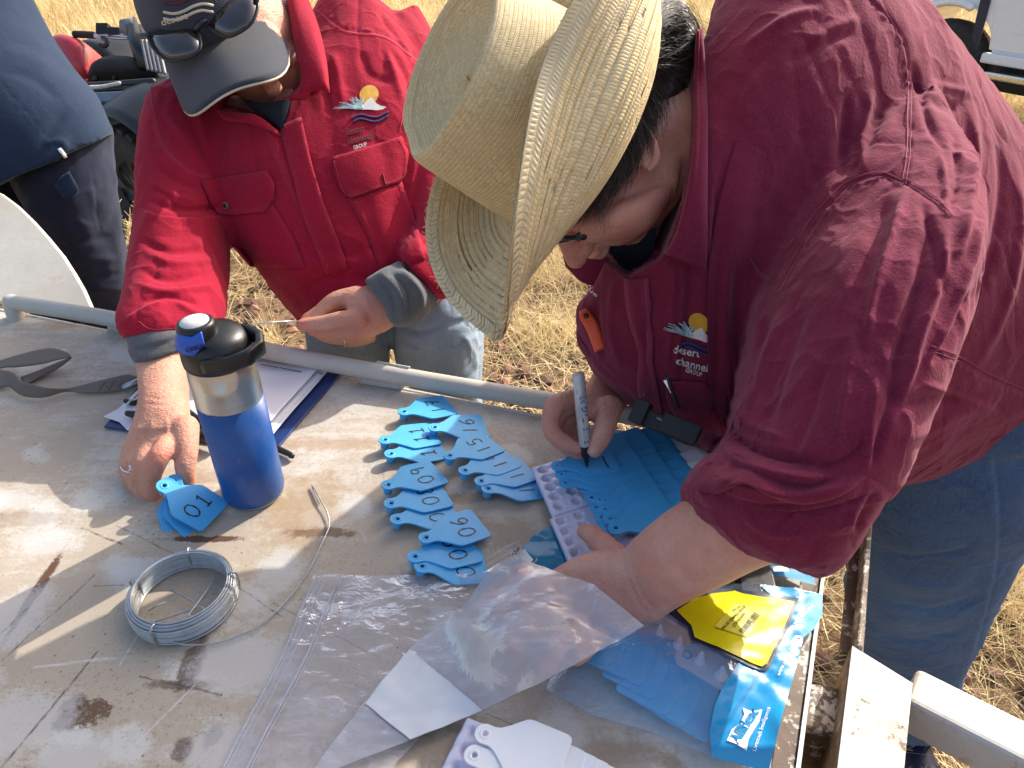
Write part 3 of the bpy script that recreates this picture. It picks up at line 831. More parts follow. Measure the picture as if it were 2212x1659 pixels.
# ------------------------------------------------------------------ sheets and trimmings
def patch(rows, nu=6, nv=6, depth=True):
    """smooth sheet through rows of points; rows of (x, y, d) as seen, or world points when depth=False"""
    P = np.array([[D(*p) if depth else np.asarray(p, float) for p in r] for r in rows])
    A = np.array([catmull(r, nu) for r in P])
    B = np.stack([catmull(A[:, j], nv) for j in range(A.shape[1])], 1)
    a, b = B.shape[:2]
    F = [(i * b + j, i * b + j + 1, (i + 1) * b + j + 1, (i + 1) * b + j) for i in range(a - 1) for j in range(b - 1)]
    return B.reshape(-1, 3), F
def thick(o, t, off=0.0):
    m = o.modifiers.new('thickness', 'SOLIDIFY'); m.thickness = t; m.offset = off; return o
def draped(bvh, left, right, nu=20, nv=8, lift=0.0015, dflt=1.0, bulge=0.0):
    """cloth piece between two seen outlines (left, right polylines) laid on a surface"""
    def res(p, n):
        p = np.array(p, float); s = np.concatenate([[0], np.cumsum(np.hypot(*np.diff(p, axis=0).T))]); q = np.linspace(0, s[-1], n)
        return np.stack([np.interp(q, s, p[:, 0]), np.interp(q, s, p[:, 1])], 1)
    a, b = res(left, nu), res(right, nu)
    pts = [tuple(a[i] * (1 - j / (nv - 1)) + b[i] * j / (nv - 1)) for i in range(nu) for j in range(nv)]
    V = drape(bvh, pts, lift, dflt)
    if bulge:
        for i in range(nu):
            for j in range(nv):
                V[i * nv + j] += unit(CAMP - V[i * nv + j]) * bulge * math.sin(math.pi * j / (nv - 1)) * math.sin(math.pi * min(1, (i + .5) / nu))
    F = [(i * nv + j, i * nv + j + 1, (i + 1) * nv + j + 1, (i + 1) * nv + j) for i in range(nu - 1) for j in range(nv - 1)]
    return V, F
def wear_zero(me, w=None):
    attr(me, 'wear', np.zeros(len(me.vertices)) if w is None else w)
def finish_body(me, flush=(), nails=()):
    """flushed (reddened) spots and finger nails, as (point, radius, strength)"""
    V = get_v(me); f = np.zeros(len(V)); n = np.zeros(len(V))
    for p, r, s in flush: f = np.maximum(f, s * np.exp(-((np.linalg.norm(V - p, axis=1) / r) ** 2)))
    for p, r, s in nails: n = np.maximum(n, s * np.clip((r - np.linalg.norm(V - p, axis=1)) / (0.25 * r), 0, 1))
    attr(me, 'flush', f); attr(me, 'nail', n)
def stitched(bvh, pts, mat, parent, name='seam', w=0.0016, lift=0.0006, dflt=0.9):
    P = drape(bvh, smooth_line(pts, 6) if len(pts) > 2 else [tuple(np.array(pts[0]) * (1 - t) + np.array(pts[1]) * t) for t in np.linspace(0, 1, 12)], lift, dflt)
    V, F = tube(P, w / 2, 6)
    return obj(name, V, F, mat, parent)
def snap_button(bvh, x, y, r, parent, dflt=0.9, name='press_stud'):
    P = drape(bvh, [(x, y), (x + 6, y), (x, y + 6)], 0.0016, dflt)
    n = unit(np.cross(P[1] - P[0], P[2] - P[0]))
    if n @ (CAMP - P[0]) < 0: n = -n
    V, F = lathe([(0.0001, .0012), (r * .45, .0010), (r * .6, .0022), (r * .62, .0005), (r * .9, .0), (r, -.0015)], P[0], n, 20)
    o = obj(name, V, F, M['snap'], parent)
    u = unit(np.cross(n, (0.3, 0.5, 0.8))); w = np.cross(n, u)
    beads = [ball(P[0] + (u * math.cos(a) + w * math.sin(a)) * r * .78 + n * .0008, (u * r * .13, w * r * .13, n * r * .13), 6, 4) for a in np.linspace(0, 2 * math.pi, 16, endpoint=False)]
    obj('bead_rim', *join(beads), M['snap_rim'], o)
    return o
def strands(name, guides, n, jit, r0, mat, parent, seed=3, m=6, fall=0.0, tip=0.25):
    """hair: n strands blended between guide curves (k x p x 3)"""
    r = np.random.default_rng(seed)
    G = np.array([catmull(g, m) for g in guides]); L = G.shape[1]
    parts_v = []; parts_f = []; k = 0
    for i in range(n):
        a = r.uniform(0, len(G) - 1); i0 = int(min(a, len(G) - 2)); t = a - i0
        P = G[i0] * (1 - t) + G[i0 + 1] * t
        s = np.linspace(0, 1, L)[:, None]
        P = P + r.normal(0, jit, 3) * (0.35 + 0.65 * s) + np.sin(s * r.uniform(2, 6) + r.uniform(0, 6)) * r.normal(0, jit * .5, 3)
        cut = int(L * r.uniform(0.7, 1.0)); P = P[:max(cut, 4)]
        q = np.linspace(0, 1, len(P))
        rad = r0 * r.uniform(.6, 1.3) * (1 - (1 - tip) * q)
        T = np.gradient(P, axis=0); T /= np.linalg.norm(T, axis=1)[:, None] + 1e-12
        u = np.cross(T, (0.31, 0.52, 0.79)); u /= np.linalg.norm(u, axis=1)[:, None] + 1e-12; w = np.cross(T, u)
        ring = np.stack([P + (u * math.cos(x) + w * math.sin(x)) * rad[:, None] for x in (0, 2.094, 4.189)], 1)
        parts_v.append(ring.reshape(-1, 3)); nn = len(P)
        b = (np.arange(nn - 1) * 3)[:, None, None] + np.array([[0, 1, 4, 3], [1, 2, 5, 4], [2, 0, 3, 5]])[None]
        parts_f.append(b.reshape(-1, 4) + k); k += nn * 3
    return obj(name, np.concatenate(parts_v), np.concatenate(parts_f), mat, parent)
def emblem(bvh, pth, parent, dark, lift=0.0012, dflt=0.9, clip=None):
    """embroidered landscape emblem: pth maps emblem units (0..1 across, y up) to photo px"""
    def strip_on(pts, w, mat, name, lf=0.0):
        P = drape(bvh, [pth(x, y) for x, y in pts], lift + lf, dflt)
        V, F = tube(P, w, 6, 2, True)
        return obj(name, V, F, mat, parent)
    # sun disc
    ring = [pth(.60 + .225 * math.cos(a), .66 + .27 * math.sin(a)) for a in np.linspace(0, 2 * math.pi, 22, endpoint=False)]
    if clip: ring = [(min(x, clip), y) for x, y in ring]
    c = np.mean(ring, axis=0)
    P = drape(bvh, [tuple(c)] + ring, lift, dflt); P[0] += unit(CAMP - P[0]) * .0008
    obj('sun_embroidery', P, [(0, i + 1, (i + 1) % len(ring) + 1) for i in range(len(ring))], M['thread_gold'], parent)
    # dune
    up = [(.20, .30), (.32, .33), (.46, .40), (.58, .52), (.66, .58), (.70, .50), (.78, .38), (.88, .30), (1.0, .26)]
    lo = [(.20, .30), (.30, .27), (.44, .25), (.56, .24), (.66, .22), (.74, .20), (.82, .19), (.92, .20), (1.0, .25)]
    if clip:
        up = [(x, y) for x, y in up if pth(x, y)[0] < clip + 1]; lo = lo[:len(up)]
    V = drape(bvh, [pth(*p) for p in up] + [pth(*p) for p in lo], lift + .0005, dflt); n = len(up)
    obj('dune_embroidery', V, [(i, i + 1, n + i + 1, n + i) for i in range(n - 1)], M['thread_white'], parent)
    # grass tuft
    rr = np.random.default_rng(4); parts = []
    for i in range(30):
        a = math.radians(rr.uniform(58, 176)); L = rr.uniform(.22, .50) if a > 1.7 else rr.uniform(.25, .46)
        x0, y0 = .30 + rr.uniform(-.06, .16), .29 + rr.uniform(-.02, .04)
        pts = [pth(x0 + math.cos(a) * L * s - .03 * s * s, y0 + math.sin(a) * L * s * (1 - .2 * s)) for s in (0, .35, .7, 1)]
        if clip: pts = [(min(x, clip), y) for x, y in pts]
        parts.append(tube(drape(bvh, pts, lift + .0008, dflt), [.0007, .0007, .0006, .0004], 5, 2))
    obj('grass_embroidery', *join(parts), M['thread_aqua'], parent)
    for k, dy in enumerate((.06, -.06)):
        pts = [(.20 + .045 * k, dy - .01), (.33, dy + .05), (.46, dy + .04), (.62, dy - .03), (.78, dy - .07), (.92, dy - .01), (1.04, dy + .05)]
        if clip:
            pts = [p for p in pts if pth(*p)[0] < clip]
        strip_on(pts, .0017, M['thread_navy'], 'wave_embroidery')

def in_poly(X, Y, poly):
    r = np.zeros(X.shape, bool); n = len(poly); j = n - 1
    for i in range(n):
        (xi, yi), (xj, yj) = poly[i], poly[j]
        c = ((yi > Y) != (yj > Y)) & (X < (xj - xi) * (Y - yi) / (yj - yi + 1e-12) + xi)
        r ^= c; j = i
    return r
def hollow(me, poly, depth, blend=25.0, amount=1.0):
    """press a surface back inside a seen outline (neck openings)"""
    V = get_v(me); q = proj(V); X, Y, d = q[:, 0], q[:, 1], q[:, 2]
    m = in_poly(X, Y, poly) & (d < depth); idx = np.nonzero(m)[0]
    dist, _, _, _ = poly_dist(X[idx], Y[idx], list(poly) + [poly[0]])
    k = np.clip(dist / blend, 0, 1); k = k * k * (3 - 2 * k) * amount
    nd = d[idx] * (1 - k) + depth * k
    V[idx] = CAMP + (V[idx] - CAMP) * (nd / d[idx])[:, None]
    set_v(me, V)
# ------------------------------------------------------------------ quad bike standing in the grass
M['red_plastic'] = plain('faded red plastic', (0.42, 0.022, 0.035), 0.4, 0.12, 0.05, 60, Coat_Weight=0.2)
M['fender'] = plain('dusty blue grey plastic', (0.055, 0.085, 0.13), 0.55, 0.2, 0.1, 60)
M['white_car'] = plain('white car paint', (0.86, 0.87, 0.88), 0.22, 0.02, Coat_Weight=0.5)
M['tyre'] = plain('dusty tyre rubber', (0.030, 0.029, 0.029), 0.85, 0.35, 0.4, 90)
M['glass'] = plain('dark car glass', (0.02, 0.025, 0.03), 0.05, 0.1, Specular_IOR_Level=0.8)

QB = thing('quad_bike', 'red and black quad bike standing in the dry grass behind the people', 'quad bike', (-1.9, 3.2, 0))
qf = unit((0.82, -0.57, 0)); qs = unit((0.57, 0.82, 0)); qz = np.array((0, 0, 1.0))    # forward, away from the viewer, up
W0 = D(330, 412, 3.72); W0[2] = .30                     # near front wheel
def qp(f, s, z): return np.array((W0[0], W0[1], 0)) + qf * f + qs * s + qz * z
def wheel(f, s, r, w, parent, name='tyre'):
    c = qp(f, s, r)
    prof = [(r * .45, -w * .36), (r * .6, -w * .5), (r * .86, -w * .5), (r * .97, -w * .36), (r, 0), (r * .97, w * .36), (r * .86, w * .5), (r * .6, w * .5), (r * .45, w * .36)]
    V, F = lathe(prof, c, qs, 40, (0, 0, 1)); ty = obj(name, V, F, M['tyre'], parent)
    kn = []
    for i in range(26):
        a = 2 * math.pi * i / 26; u = qf * math.cos(a) + qz * math.sin(a); tdir = -qf * math.sin(a) + qz * math.cos(a)
        for k, o_ in ((-.34, 0), (.34, .5), (0, .25)):
            a2 = a + o_ * 2 * math.pi / 26; u2 = qf * math.cos(a2) + qz * math.sin(a2); t2 = -qf * math.sin(a2) + qz * math.cos(a2)
            kn.append(box(c + u2 * r * .995 + qs * w * k, (u2 * .012, t2 * .022, qs * w * .14)))
    obj('tread', *join(kn), M['tyre'], ty, False)
    V, F = lathe([(0.001, -w * .22), (r * .2, -w * .26), (r * .25, -w * .14), (r * .40, -w * .18), (r * .47, -w * .38), (r * .5, -w * .38)], c, qs, 30, (0, 0, 1)); obj('rim', V, F, M['black_plastic'], ty)
    return ty
for f, s in ((0, 0), (0, .85), (-1.22, 0), (-1.22, .85)): wheel(f, s, .30, .21, QB)
V, F = join([box(qp(-.6, .42, .46), (qf * .75, qs * .18, qz * .16)), box(qp(-.15, .42, .62), (qf * .3, qs * .20, qz * .12)), box(qp(-.6, .42, .33), (qf * .5, qs * .30, qz * .03))])
bevel(obj('chassis', V, F, M['black_plastic'], QB, False), .03, 3)
# front fender: arched shell over the wheels
def arch(f0, s0, s1, mat, name, r=.40, a0=10, a1=165, lift=0.04):
    rows = []
    for a in np.linspace(math.radians(a0), math.radians(a1), 14):
        rows.append([qp(f0 + math.cos(a) * (r + .02), s0, .30 + math.sin(a) * (r - .07) + lift), qp(f0 + math.cos(a) * r, (s0 + s1) / 2, .30 + math.sin(a) * r + lift + .02), qp(f0 + math.cos(a) * r, s1, .30 + math.sin(a) * r + lift + .02)])
    V, F = patch(rows, 4, 1, False); return thick(obj(name, V, F, mat, QB), .008)
arch(0, -.12, .35, M['black_plastic'], 'front_fender'); arch(0, 1.0, .5, M['black_plastic'], 'front_fender'); arch(-1.22, -.15, .35, M['black_plastic'], 'rear_fender'); arch(-1.22, 1.0, .5, M['black_plastic'], 'rear_fender')
V, F = loft([qp(-.55, .42, .60), qp(-.45, .42, .64), qp(-.30, .42, .66), qp(-.15, .42, .64), qp(-.05, .42, .60)], [qs * .08, qs * .13, qs * .14, qs * .13, qs * .08], [qz * .05, qz * .08, qz * .09, qz * .08, qz * .05], 24, 3, True, 4)
obj('fuel_tank', V, F, M['black_plastic'], QB)
# red cargo box at the back, beside the rider's end
rb = D(195, 150, 3.95)
V, F = loft([D(128, 140, 4.05), D(150, 136, 4.05), D(185, 140, 4.0), D(208, 150, 3.98), D(218, 158, 3.98)], [UPV * .07, UPV * .115, UPV * .11, UPV * .09, UPV * .05], [FWD * .10, FWD * .16, FWD * .16, FWD * .14, FWD * .08], 20, 3.2, True, 4)
obj('red_fairing', V, F, M['red_plastic'], QB)
V, F = loft([D(212, 178, 3.85), D(235, 168, 3.85), D(270, 162, 3.85), D(320, 166, 3.85), D(360, 175, 3.85)], [UPV * .015, UPV * .05, UPV * .065, UPV * .06, UPV * .03], [FWD * .1, FWD * .15, FWD * .16, FWD * .16, FWD * .1], 20, 2.4, True, 4)
obj('seat', V, F, M['black_rubber'], QB)
V, F = tube([D(205, 172, 3.75), D(212, 150, 3.75), D(228, 142, 3.75), D(244, 150, 3.75), D(248, 168, 3.75)], .014, 10, 4); obj('grab_handle', V, F, M['black_plastic'], QB)
V, F = join([tube([D(185, 186, 3.62), D(250, 182, 3.6), D(330, 176, 3.55)], .017, 10, 3), tube([D(190, 196, 3.60), D(260, 192, 3.58), D(330, 188, 3.54)], .013, 10, 3), tube([D(186, 176, 3.75), D(186, 192, 3.6)], .014, 10)])
obj('rack', V, F, M['black_plastic'], QB)
V, F = tube([D(192, 189, 3.585), D(225, 187, 3.58), D(258, 180, 3.57)], .010, 8, 4); obj('rack_wear', V, F, M['paint'], QB)
V, F = slab([D(198, 198, 3.56), D(330, 192, 3.50), D(330, 218, 3.46), D(206, 222, 3.52)], FWD * .10); bevel(obj('side_panel', V, F, M['fender'], QB, False), .012, 3)
V, F = slab([D(205, 222, 3.60), D(330, 218, 3.52), D(330, 420, 3.66), D(238, 400, 3.72)], FWD * .12); obj('engine_cover', V, F, M['black_plastic'], QB, False)
# steering: bar, grip, lever, clutter, stem
V, F = tube([D(163, 74, 3.9), D(200, 76, 3.88), D(255, 77, 3.85), D(290, 84, 3.85), D(312, 110, 3.83), D(330, 150, 3.8)], .012, 12, 4); HBAR = obj('handlebar', V, F, M['steel'], QB)
V, F = tube([D(163, 74, 3.9), D(186, 75, 3.89), D(202, 76, 3.88)], .0185, 12, 3); obj('grip', V, F, M['black_rubber'], HBAR)
V, F = join([box(D(226, 66, 3.87), (RGT * .030, UPV * .026, FWD * .03)), box(D(250, 72, 3.86), (RGT * .03, UPV * .018, FWD * .03)), tube([D(222, 82, 3.84), D(232, 92, 3.82), D(226, 100, 3.82), D(216, 98, 3.82)], .012, 8, 3), tube([D(215, 62, 3.86), D(245, 62, 3.86)], .01, 8)])
bevel(obj('switch_cluster', V, F, M['black_plastic'], HBAR, False), .004)
V, F = tube([D(205, 79, 3.86), D(240, 82, 3.84), D(275, 84, 3.84)], .007, 8, 3); obj('brake_lever', V, F, M['steel'], HBAR)
V, F = loft([D(268, 62, 3.84), D(290, 62, 3.84), D(312, 78, 3.83)], [UPV * .035, UPV * .05, UPV * .04], [FWD * .05] * 3, 14, 3); obj('instrument_pod', V, F, M['grey_trim'], HBAR)
V, F = loft([D(296, 60, 3.80), D(306, 100, 3.75), D(330, 150, 3.7)], [RGT * .05, RGT * .055, RGT * .07], [FWD * .05] * 3, 14, 2.5); obj('steering_cowl', V, F, M['black_plastic'], QB)
for i in range(5):
    V, F = tube([D(306 + i * 9, 84 + i * 3, 3.68), D(320 + i * 9, 150 + i * 2, 3.64)], .0085, 8); obj('grille_bar', V, F, M['grey_trim'], QB)

# ------------------------------------------------------------------ white utility vehicle at the top right
UT = thing('utility_vehicle', 'white utility vehicle parked in the grass at the top right corner', 'vehicle', (4.2, 4.9, 0))
A0 = Z(2126, 99, .52); A1 = Z(2212, 112, .52); ud = unit(A1 - A0); un = np.array((ud[1], -ud[0], 0))
if un @ (CAMP - A0) < 0: un = -un
def up_(s, h, o=0.0): return A0 + ud * s + np.array((0, 0, h - .52)) + un * o
wc = -.28; wr_ = .33
body_o = [(wc - .40, .50), (wc - .40, .56)] + [(wc - .36 * math.cos(a), .38 + .40 * math.sin(a)) for a in np.linspace(.35, math.pi - .12, 14)] + [(-.02, .47), (0.0, .42), (3.2, .42), (3.2, 1.25), (-1.2, 1.2), (-1.75, 1.05), (-1.9, .75), (-1.85, .55), (wc - .6, .50)]
V, F = slab([up_(s, h) for s, h in body_o], -un * .8)
me = mesh_from('body', V, [f for f in F if len(f) == 4]); b_ = bmesh.new(); b_.from_mesh(me); b_.verts.ensure_lookup_table(); n = len(body_o)
for ofs in (0, n):
    ee = []
    for i in range(n):
        e = b_.edges.get((b_.verts[ofs + i], b_.verts[ofs + (i + 1) % n])); ee.append(e)
    bmesh.ops.triangle_fill(b_, edges=ee, use_beauty=True)
bmesh.ops.recalc_face_normals(b_, faces=b_.faces); b_.to_mesh(me); b_.free()
obj_me('body', me, M['white_car'], UT, False)
V, F = slab([up_(.04, .50, .012), up_(1.25, .50, .012), up_(1.25, 1.22, .012), up_(.10, 1.2, .012), up_(-.03, .9, .012)], -un * .02); dr = bevel(obj('door', V, F, M['white_car'], UT, False), .012, 3)
V, F = slab([up_(.16, .62, .016), up_(1.2, .62, .016), up_(1.2, 1.18, .016), up_(.2, 1.18, .016)], -un * .012); bevel(obj('door_skin', V, F, M['white_car'], dr, False), .008, 3)
V, F = slab([up_(-.09, .46, .014), up_(-.03, .46, .014), up_(-.08, 1.2, .014), up_(-.16, 1.2, .014)], -un * .01); obj('pillar_trim', V, F, M['navy_print'], UT, False)
V, F = join([tube([up_(wc - .36 * math.cos(a), .38 + .40 * math.sin(a), .02) for a in np.linspace(.2, 1.9, 14)], .028, 10)]); obj('wheel_arch', V, F, M['white_car'], UT)
c_ = up_(wc, wr_, -.10)
V, F = lathe([(.20, -.1), (.26, -.12), (.31, -.11), (.33, 0), (.31, .11), (.26, .12), (.2, .1)], c_, un, 40, (0, 0, 1)); wt = obj('tyre', V, F, M['tyre'], UT)
V, F = lathe([(.001, .05), (.05, .07), (.08, .04), (.15, .03), (.19, .07), (.21, .08)], c_, un, 30, (0, 0, 1)); obj('rim', V, F, M['grey_trim'], wt)
V, F = slab([up_(wc - .56, .30, .01), up_(wc - .40, .30, .01), up_(wc - .39, .95, .01), up_(wc - .54, .95, .01)], -un * .02); obj('mud_flap', V, F, plain('grey brown rubber', (0.09, 0.075, 0.06), 0.8, .1), UT, False)
V, F = beam(up_(.02, .45, .03), up_(3.1, .45, .03), .05, .07); bevel(obj('sill', V, F, M['white_car'], UT, False), .015, 3)
V, F = slab([up_(-.1, .22, -.08), up_(3.1, .22, -.08), up_(3.1, .46, -.08), up_(-.1, .46, -.08)], -un * .5); obj('underbody_shade', V, F, M['black_plastic'], UT, False)  # black slab under the floor, stands in for the shadow between sill and step
V, F = beam(up_(.1, .35, .06), up_(3.0, .35, .06), .10, .05); bevel(obj('side_step', V, F, M['silver'], UT, False), .01, 3)
for s_, h_, x0, sz in (('desert', 1.045, .50, .055), ('channels', .985, .46, .055), ('group', .93, .45, .035), ('07 4658 0600', .83, .44, .048)):
    V, F = text_at(s_, up_(x0, h_, .0215), ud, np.array((0, 0, sz)), .004); obj('door_lettering', V, F, M['print'], dr, False)
V, F = lathe([(.001, .0), (.05, .0), (.05, -.004)], up_(.86, 1.10, .0225), un, 24, (0, 0, 1)); obj('door_logo', V, F, M['print'], dr)

# ------------------------------------------------------------------ person in navy at the left edge
WN = thing('person', 'person in a navy polo shirt and dark work trousers standing at the left edge', 'person', (-1.05, 1.75, 0))
nb = [ball(D(-130, -330, 1.85), (RGT * .075, UPV * .10, FWD * .095), 20, 12), tube([D(-130, -250, 1.84), D(-120, -130, 1.82), D(-80, 60, 1.8), D(0, 300, 1.8)], [.055, .065, .08, .07], 16, 4),
      tube([D(-200, -80, 1.72), D(-280, 120, 1.62), D(-330, 330, 1.50)], [.05, .042, .035], 14, 4), tube([D(-120, -100, 1.82), D(-200, -80, 1.72)], [.05, .05], 12), ball(D(-345, 370, 1.47), (RGT * .035, UPV * .05, FWD * .025), 12, 8),
      tube([D(0, 300, 1.8), D(120, 420, 1.82), D(190, 600, 1.9), D(215, 700, 1.98)], [.06, .05, .04, .04], 14, 4), tube([D(-60, 300, 1.87), D(-10, 440, 1.94), D(90, 600, 2.06)], [.05, .05, .04], 14, 4)]
nb_ = union_mesh('body', nb, .005, 3); finish_body(nb_); obj_me('body', nb_, M['skin_old'], WN)
ns = union_mesh('polo_shirt', [ploft([(-310, -200, 0, -120, 1.80, .12), (-290, -60, 42, -10, 1.79, .15), (-270, 60, 84, 68, 1.78, .16), (-250, 170, 136, 140, 1.77, .165), (-215, 290, 195, 205, 1.77, .16), (-150, 400, 226, 262, 1.775, .155), (-110, 450, 240, 290, 1.78, .15)], 40, 2.2, 6),
     ploft([(-300, -140, -120, -60, 1.74, .09), (-330, -20, -200, 40, 1.66, .08), (-350, 100, -230, 140, 1.6, .075)], 20, 2.1, 4)], .006, 8)
V = get_v(ns); N = get_n(ns); set_v(ns, V + N * (vnoise(V * (1, 1, .5), .07, 61) * .004)[:, None])
w = sculpt(ns, [('p', [(0, 178), (60, 245), (120, 320), (170, 395)], 2.2, 1.0, {'per': 60, 'wear': .2}), ('g', [(40, 380), (90, 320), (110, 280), (150, 230)], 14, -6), ('g', [(60, 400), (120, 350), (150, 290)], 10, 5), ('g', [(0, 110), (60, 120), (110, 150)], 16, 3), ('g', [(0, 150), (70, 170), (130, 220)], 12, -3), ('g', [(90, 310), (130, 305), (150, 330)], 7, 3), ('s', [(165, 352), (200, 320), (238, 282)], 2, -2, {'fall': 12})])
wear_zero(ns, w); SHN = obj_me('polo_shirt', ns, M['navy'], WN); bN = bvh_of(ns)
V, F = draped(bN, [(125, 323), (139, 342)], [(132, 320), (146, 339)], 6, 4, .002, 1.7); thick(obj('seam_label', V, F, M['white_print'], SHN), .001)
V, F = draped(bN, [(112, 395), (140, 430), (165, 418)], [(150, 370), (162, 392), (170, 410)], 8, 8, .004, 1.7, .004); o = obj('side_vent', V, F, M['navy'], SHN); wear_zero(o.data); thick(o, .002)
np_ = union_mesh('work_trousers', [ploft([(0, 300, 232, 270, 1.80, .125), (40, 390, 240, 355, 1.80, .12), (75, 470, 246, 440, 1.82, .11), (110, 550, 262, 530, 1.86, .10), (150, 620, 280, 605, 1.91, .09), (180, 690, 292, 685, 1.98, .08), (220, 800, 310, 800, 2.12, .075)], 30, 2.1, 5),
     ploft([(-150, 340, 90, 340, 1.90, .125), (-90, 430, 120, 440, 1.92, .115), (-30, 530, 160, 540, 1.98, .10), (40, 620, 200, 630, 2.06, .09), (100, 720, 230, 720, 2.18, .08)], 30, 2.1, 5)], .006, 5)
V = get_v(np_); N = get_n(np_); set_v(np_, V + N * (vnoise(V, .06, 71) * .006 + vnoise(V, .028, 72) * .003)[:, None])
w = sculpt(np_, [('s', [(60, 470), (110, 445), (165, 415), (240, 395)], 3, 4, {'fall': 30}), ('p', [(200, 380), (205, 430), (214, 500)], 2.2, 1.2, {'per': 8, 'wear': .5}), ('g', [(120, 540), (180, 520), (250, 510)], 9, -5), ('g', [(130, 570), (200, 560), (265, 560)], 8, 5), ('g', [(140, 600), (210, 600), (275, 590)], 8, -5), ('g', [(160, 640), (220, 625), (285, 625)], 8, 4), ('s', [(165, 470), (200, 485), (235, 460)], 3, 4, {'fall': 30})])
wear_zero(np_, w); obj_me('work_trousers', np_, M['navy_pants'], WN)
for x, y, d in ((300, 890, 2.35), (170, 860, 2.45)):
    V, F = ball(D(x, y, d), (RGT * .05, np.array((0, .12, 0)), np.array((0, 0, .05))), 14, 8); obj('boot', V, F, M['black_rubber'], WN)
# tall seed heads of grass in front of the quad
sg_ = []
rr = np.random.default_rng(3)
for i in range(16):
    x = rr.uniform(248, 330); y1 = rr.uniform(430, 520)
    b0 = Z(x + rr.uniform(-20, 20), 640 + rr.uniform(-20, 40), 0); tp = D(x, y1, (b0 - CAMP) @ FWD * .97)
    mid = (b0 + tp) / 2 + rr.normal(0, .015, 3)
    sg_.append(tube([b0, mid, tp], [.0018, .0016, .0012], 5, 4))
    for k in range(12):
        q = tp + (mid - tp) * (k / 12 * .45); sg_.append(tube([q, q + rr.normal(0, .012, 3) + (0, 0, .016)], [.0026, .0008], 5))
sv, sf = join(sg_); o = obj('seed_head_grass', sv, sf, M['straw'], None); attr(o.data, 'tone', np.full(len(sv), .85)); setp(o, 'pale seed head grass beside the quad bike tyre', kind='stuff')
# ------------------------------------------------------------------ the woman bending over the tray on the right
WR = thing('person', 'person in maroon shirt and straw hat bending over the tray with a pen', 'person', (0.85, 0.95, 0))
def fr_(R, U, Fd): return RGT * R + UPV * U + FWD * Fd
# head frame: face looks down the photo, crown points left, her left side towards the viewer
hF = unit(fr_(-.36, -.92, .06)); hU = fr_(-.92, .38, -.34); hU = unit(hU - hF * (hU @ hF)); hS = np.cross(hU, hF)
HC = D(1242, 292, .785)
def hp(f, s, u): return HC + hF * f + hS * s + hU * u
body = []
body.append(ball(hp(0, 0, .0), (hF * .097, hS * .077, hU * .092), 24, 16))
body.append(ball(hp(.030, 0, -.055), (hF * .060, hS * .064, hU * .075), 20, 12))
body.append(ball(hp(.050, .012, -.062), (hF * .045, hS * .052, hU * .050), 20, 12))          # cheek
body.append(ball(hp(.058, 0, -.105), (hF * .030, hS * .034, hU * .022), 16, 10))             # chin
body.append(ball(hp(.012, .030, -.092), (hF * .050, hS * .034, hU * .032), 16, 10))          # jaw
body.append(ball(hp(.080, 0, -.004), (hF * .026, hS * .055, hU * .034), 16, 10))             # brow
body.append(tube([hp(.092, 0, -.012), hp(.104, 0, -.035), hp(.117, 0, -.052)], [.009, .011, .0125], 12, 3))   # nose
body.append(ball(hp(.104, .010, -.054), (hF * .011, hS * .010, hU * .009), 10, 6))
body.append(ball(hp(.098, -.022, -.076), (hF * .011, hS * .020, hU * .006), 12, 8))              # lips
body.append(ball(hp(.095, -.022, -.084), (hF * .011, hS * .020, hU * .0065), 12, 8))
body.append(loft([D(1248, 492, .772), D(1290, 488, .765), D(1345, 474, .763), D(1400, 452, .770), D(1440, 420, .780)], [UPV * .012, UPV * .0165, UPV * .020, UPV * .022, UPV * .016], [FWD * .022, FWD * .030, FWD * .034, FWD * .032, FWD * .024], 18, 2, True, 4))
# neck and the trunk inside the shirt
body.append(tube([hp(-.02, 0, -.04), D(1470, 300, .82), D(1640, 300, .87), D(1800, 360, .92)], [.062, .064, .075, .09], 20, 4))
body.append(tube([D(1640, 300, .87), D(1850, 480, .95), D(2080, 700, 1.04)], [.07, .08, .08], 16, 4))
# near arm: shoulder, elbow, forearm, hand flat on the bag
body.append(tube([D(1750, 380, .86), D(1830, 520, .76), D(1790, 800, .67), D(1745, 1090, .633)], [.05, .048, .045, .043], 16, 4))
fore = [(1600, 1010, 1800, 1180, .634, .044), (1488, 1078, 1660, 1212, .645, .044), (1425, 1120, 1560, 1258, .665, .042), (1368, 1168, 1470, 1303, .685, .035), (1342, 1190, 1418, 1338, .700, .027), (1318, 1186, 1385, 1358, .705, .022)]
body.append(ploft(fore, 24, 2.1, 5))
def zt(x, y, h): return Z(x, y, DECK + h)
palm = ploft([(1342, 1190, 1418, 1338, .700, .027), (1300, 1188, 1370, 1362, .708, .022), (1240, 1205, 1335, 1392, .712, .018), (1185, 1236, 1300, 1400, .716, .014)], 24, 2.4, 5)
body.append(palm)
def finger(pts, rad, n=12, sub=5):
    return tube(pts, rad, n, sub)
body.append(finger([zt(1335, 1215, .046), zt(1305, 1180, .046), zt(1280, 1157, .044), zt(1262, 1148, .038)], [.016, .0130, .0108, .0085]))
body.append(finger([zt(1200, 1258, .040), zt(1150, 1275, .046), zt(1105, 1302, .042), zt(1072, 1328, .030)], [.0105, .0095, .0085, .0068]))
body.append(finger([zt(1215, 1305, .040), zt(1165, 1335, .048), zt(1125, 1373, .042), zt(1100, 1405, .030)], [.0105, .0096, .0086, .0070]))
body.append(finger([zt(1250, 1345, .040), zt(1215, 1385, .047), zt(1193, 1420, .040), zt(1180, 1450, .028)], [.0102, .0092, .0082, .0068]))
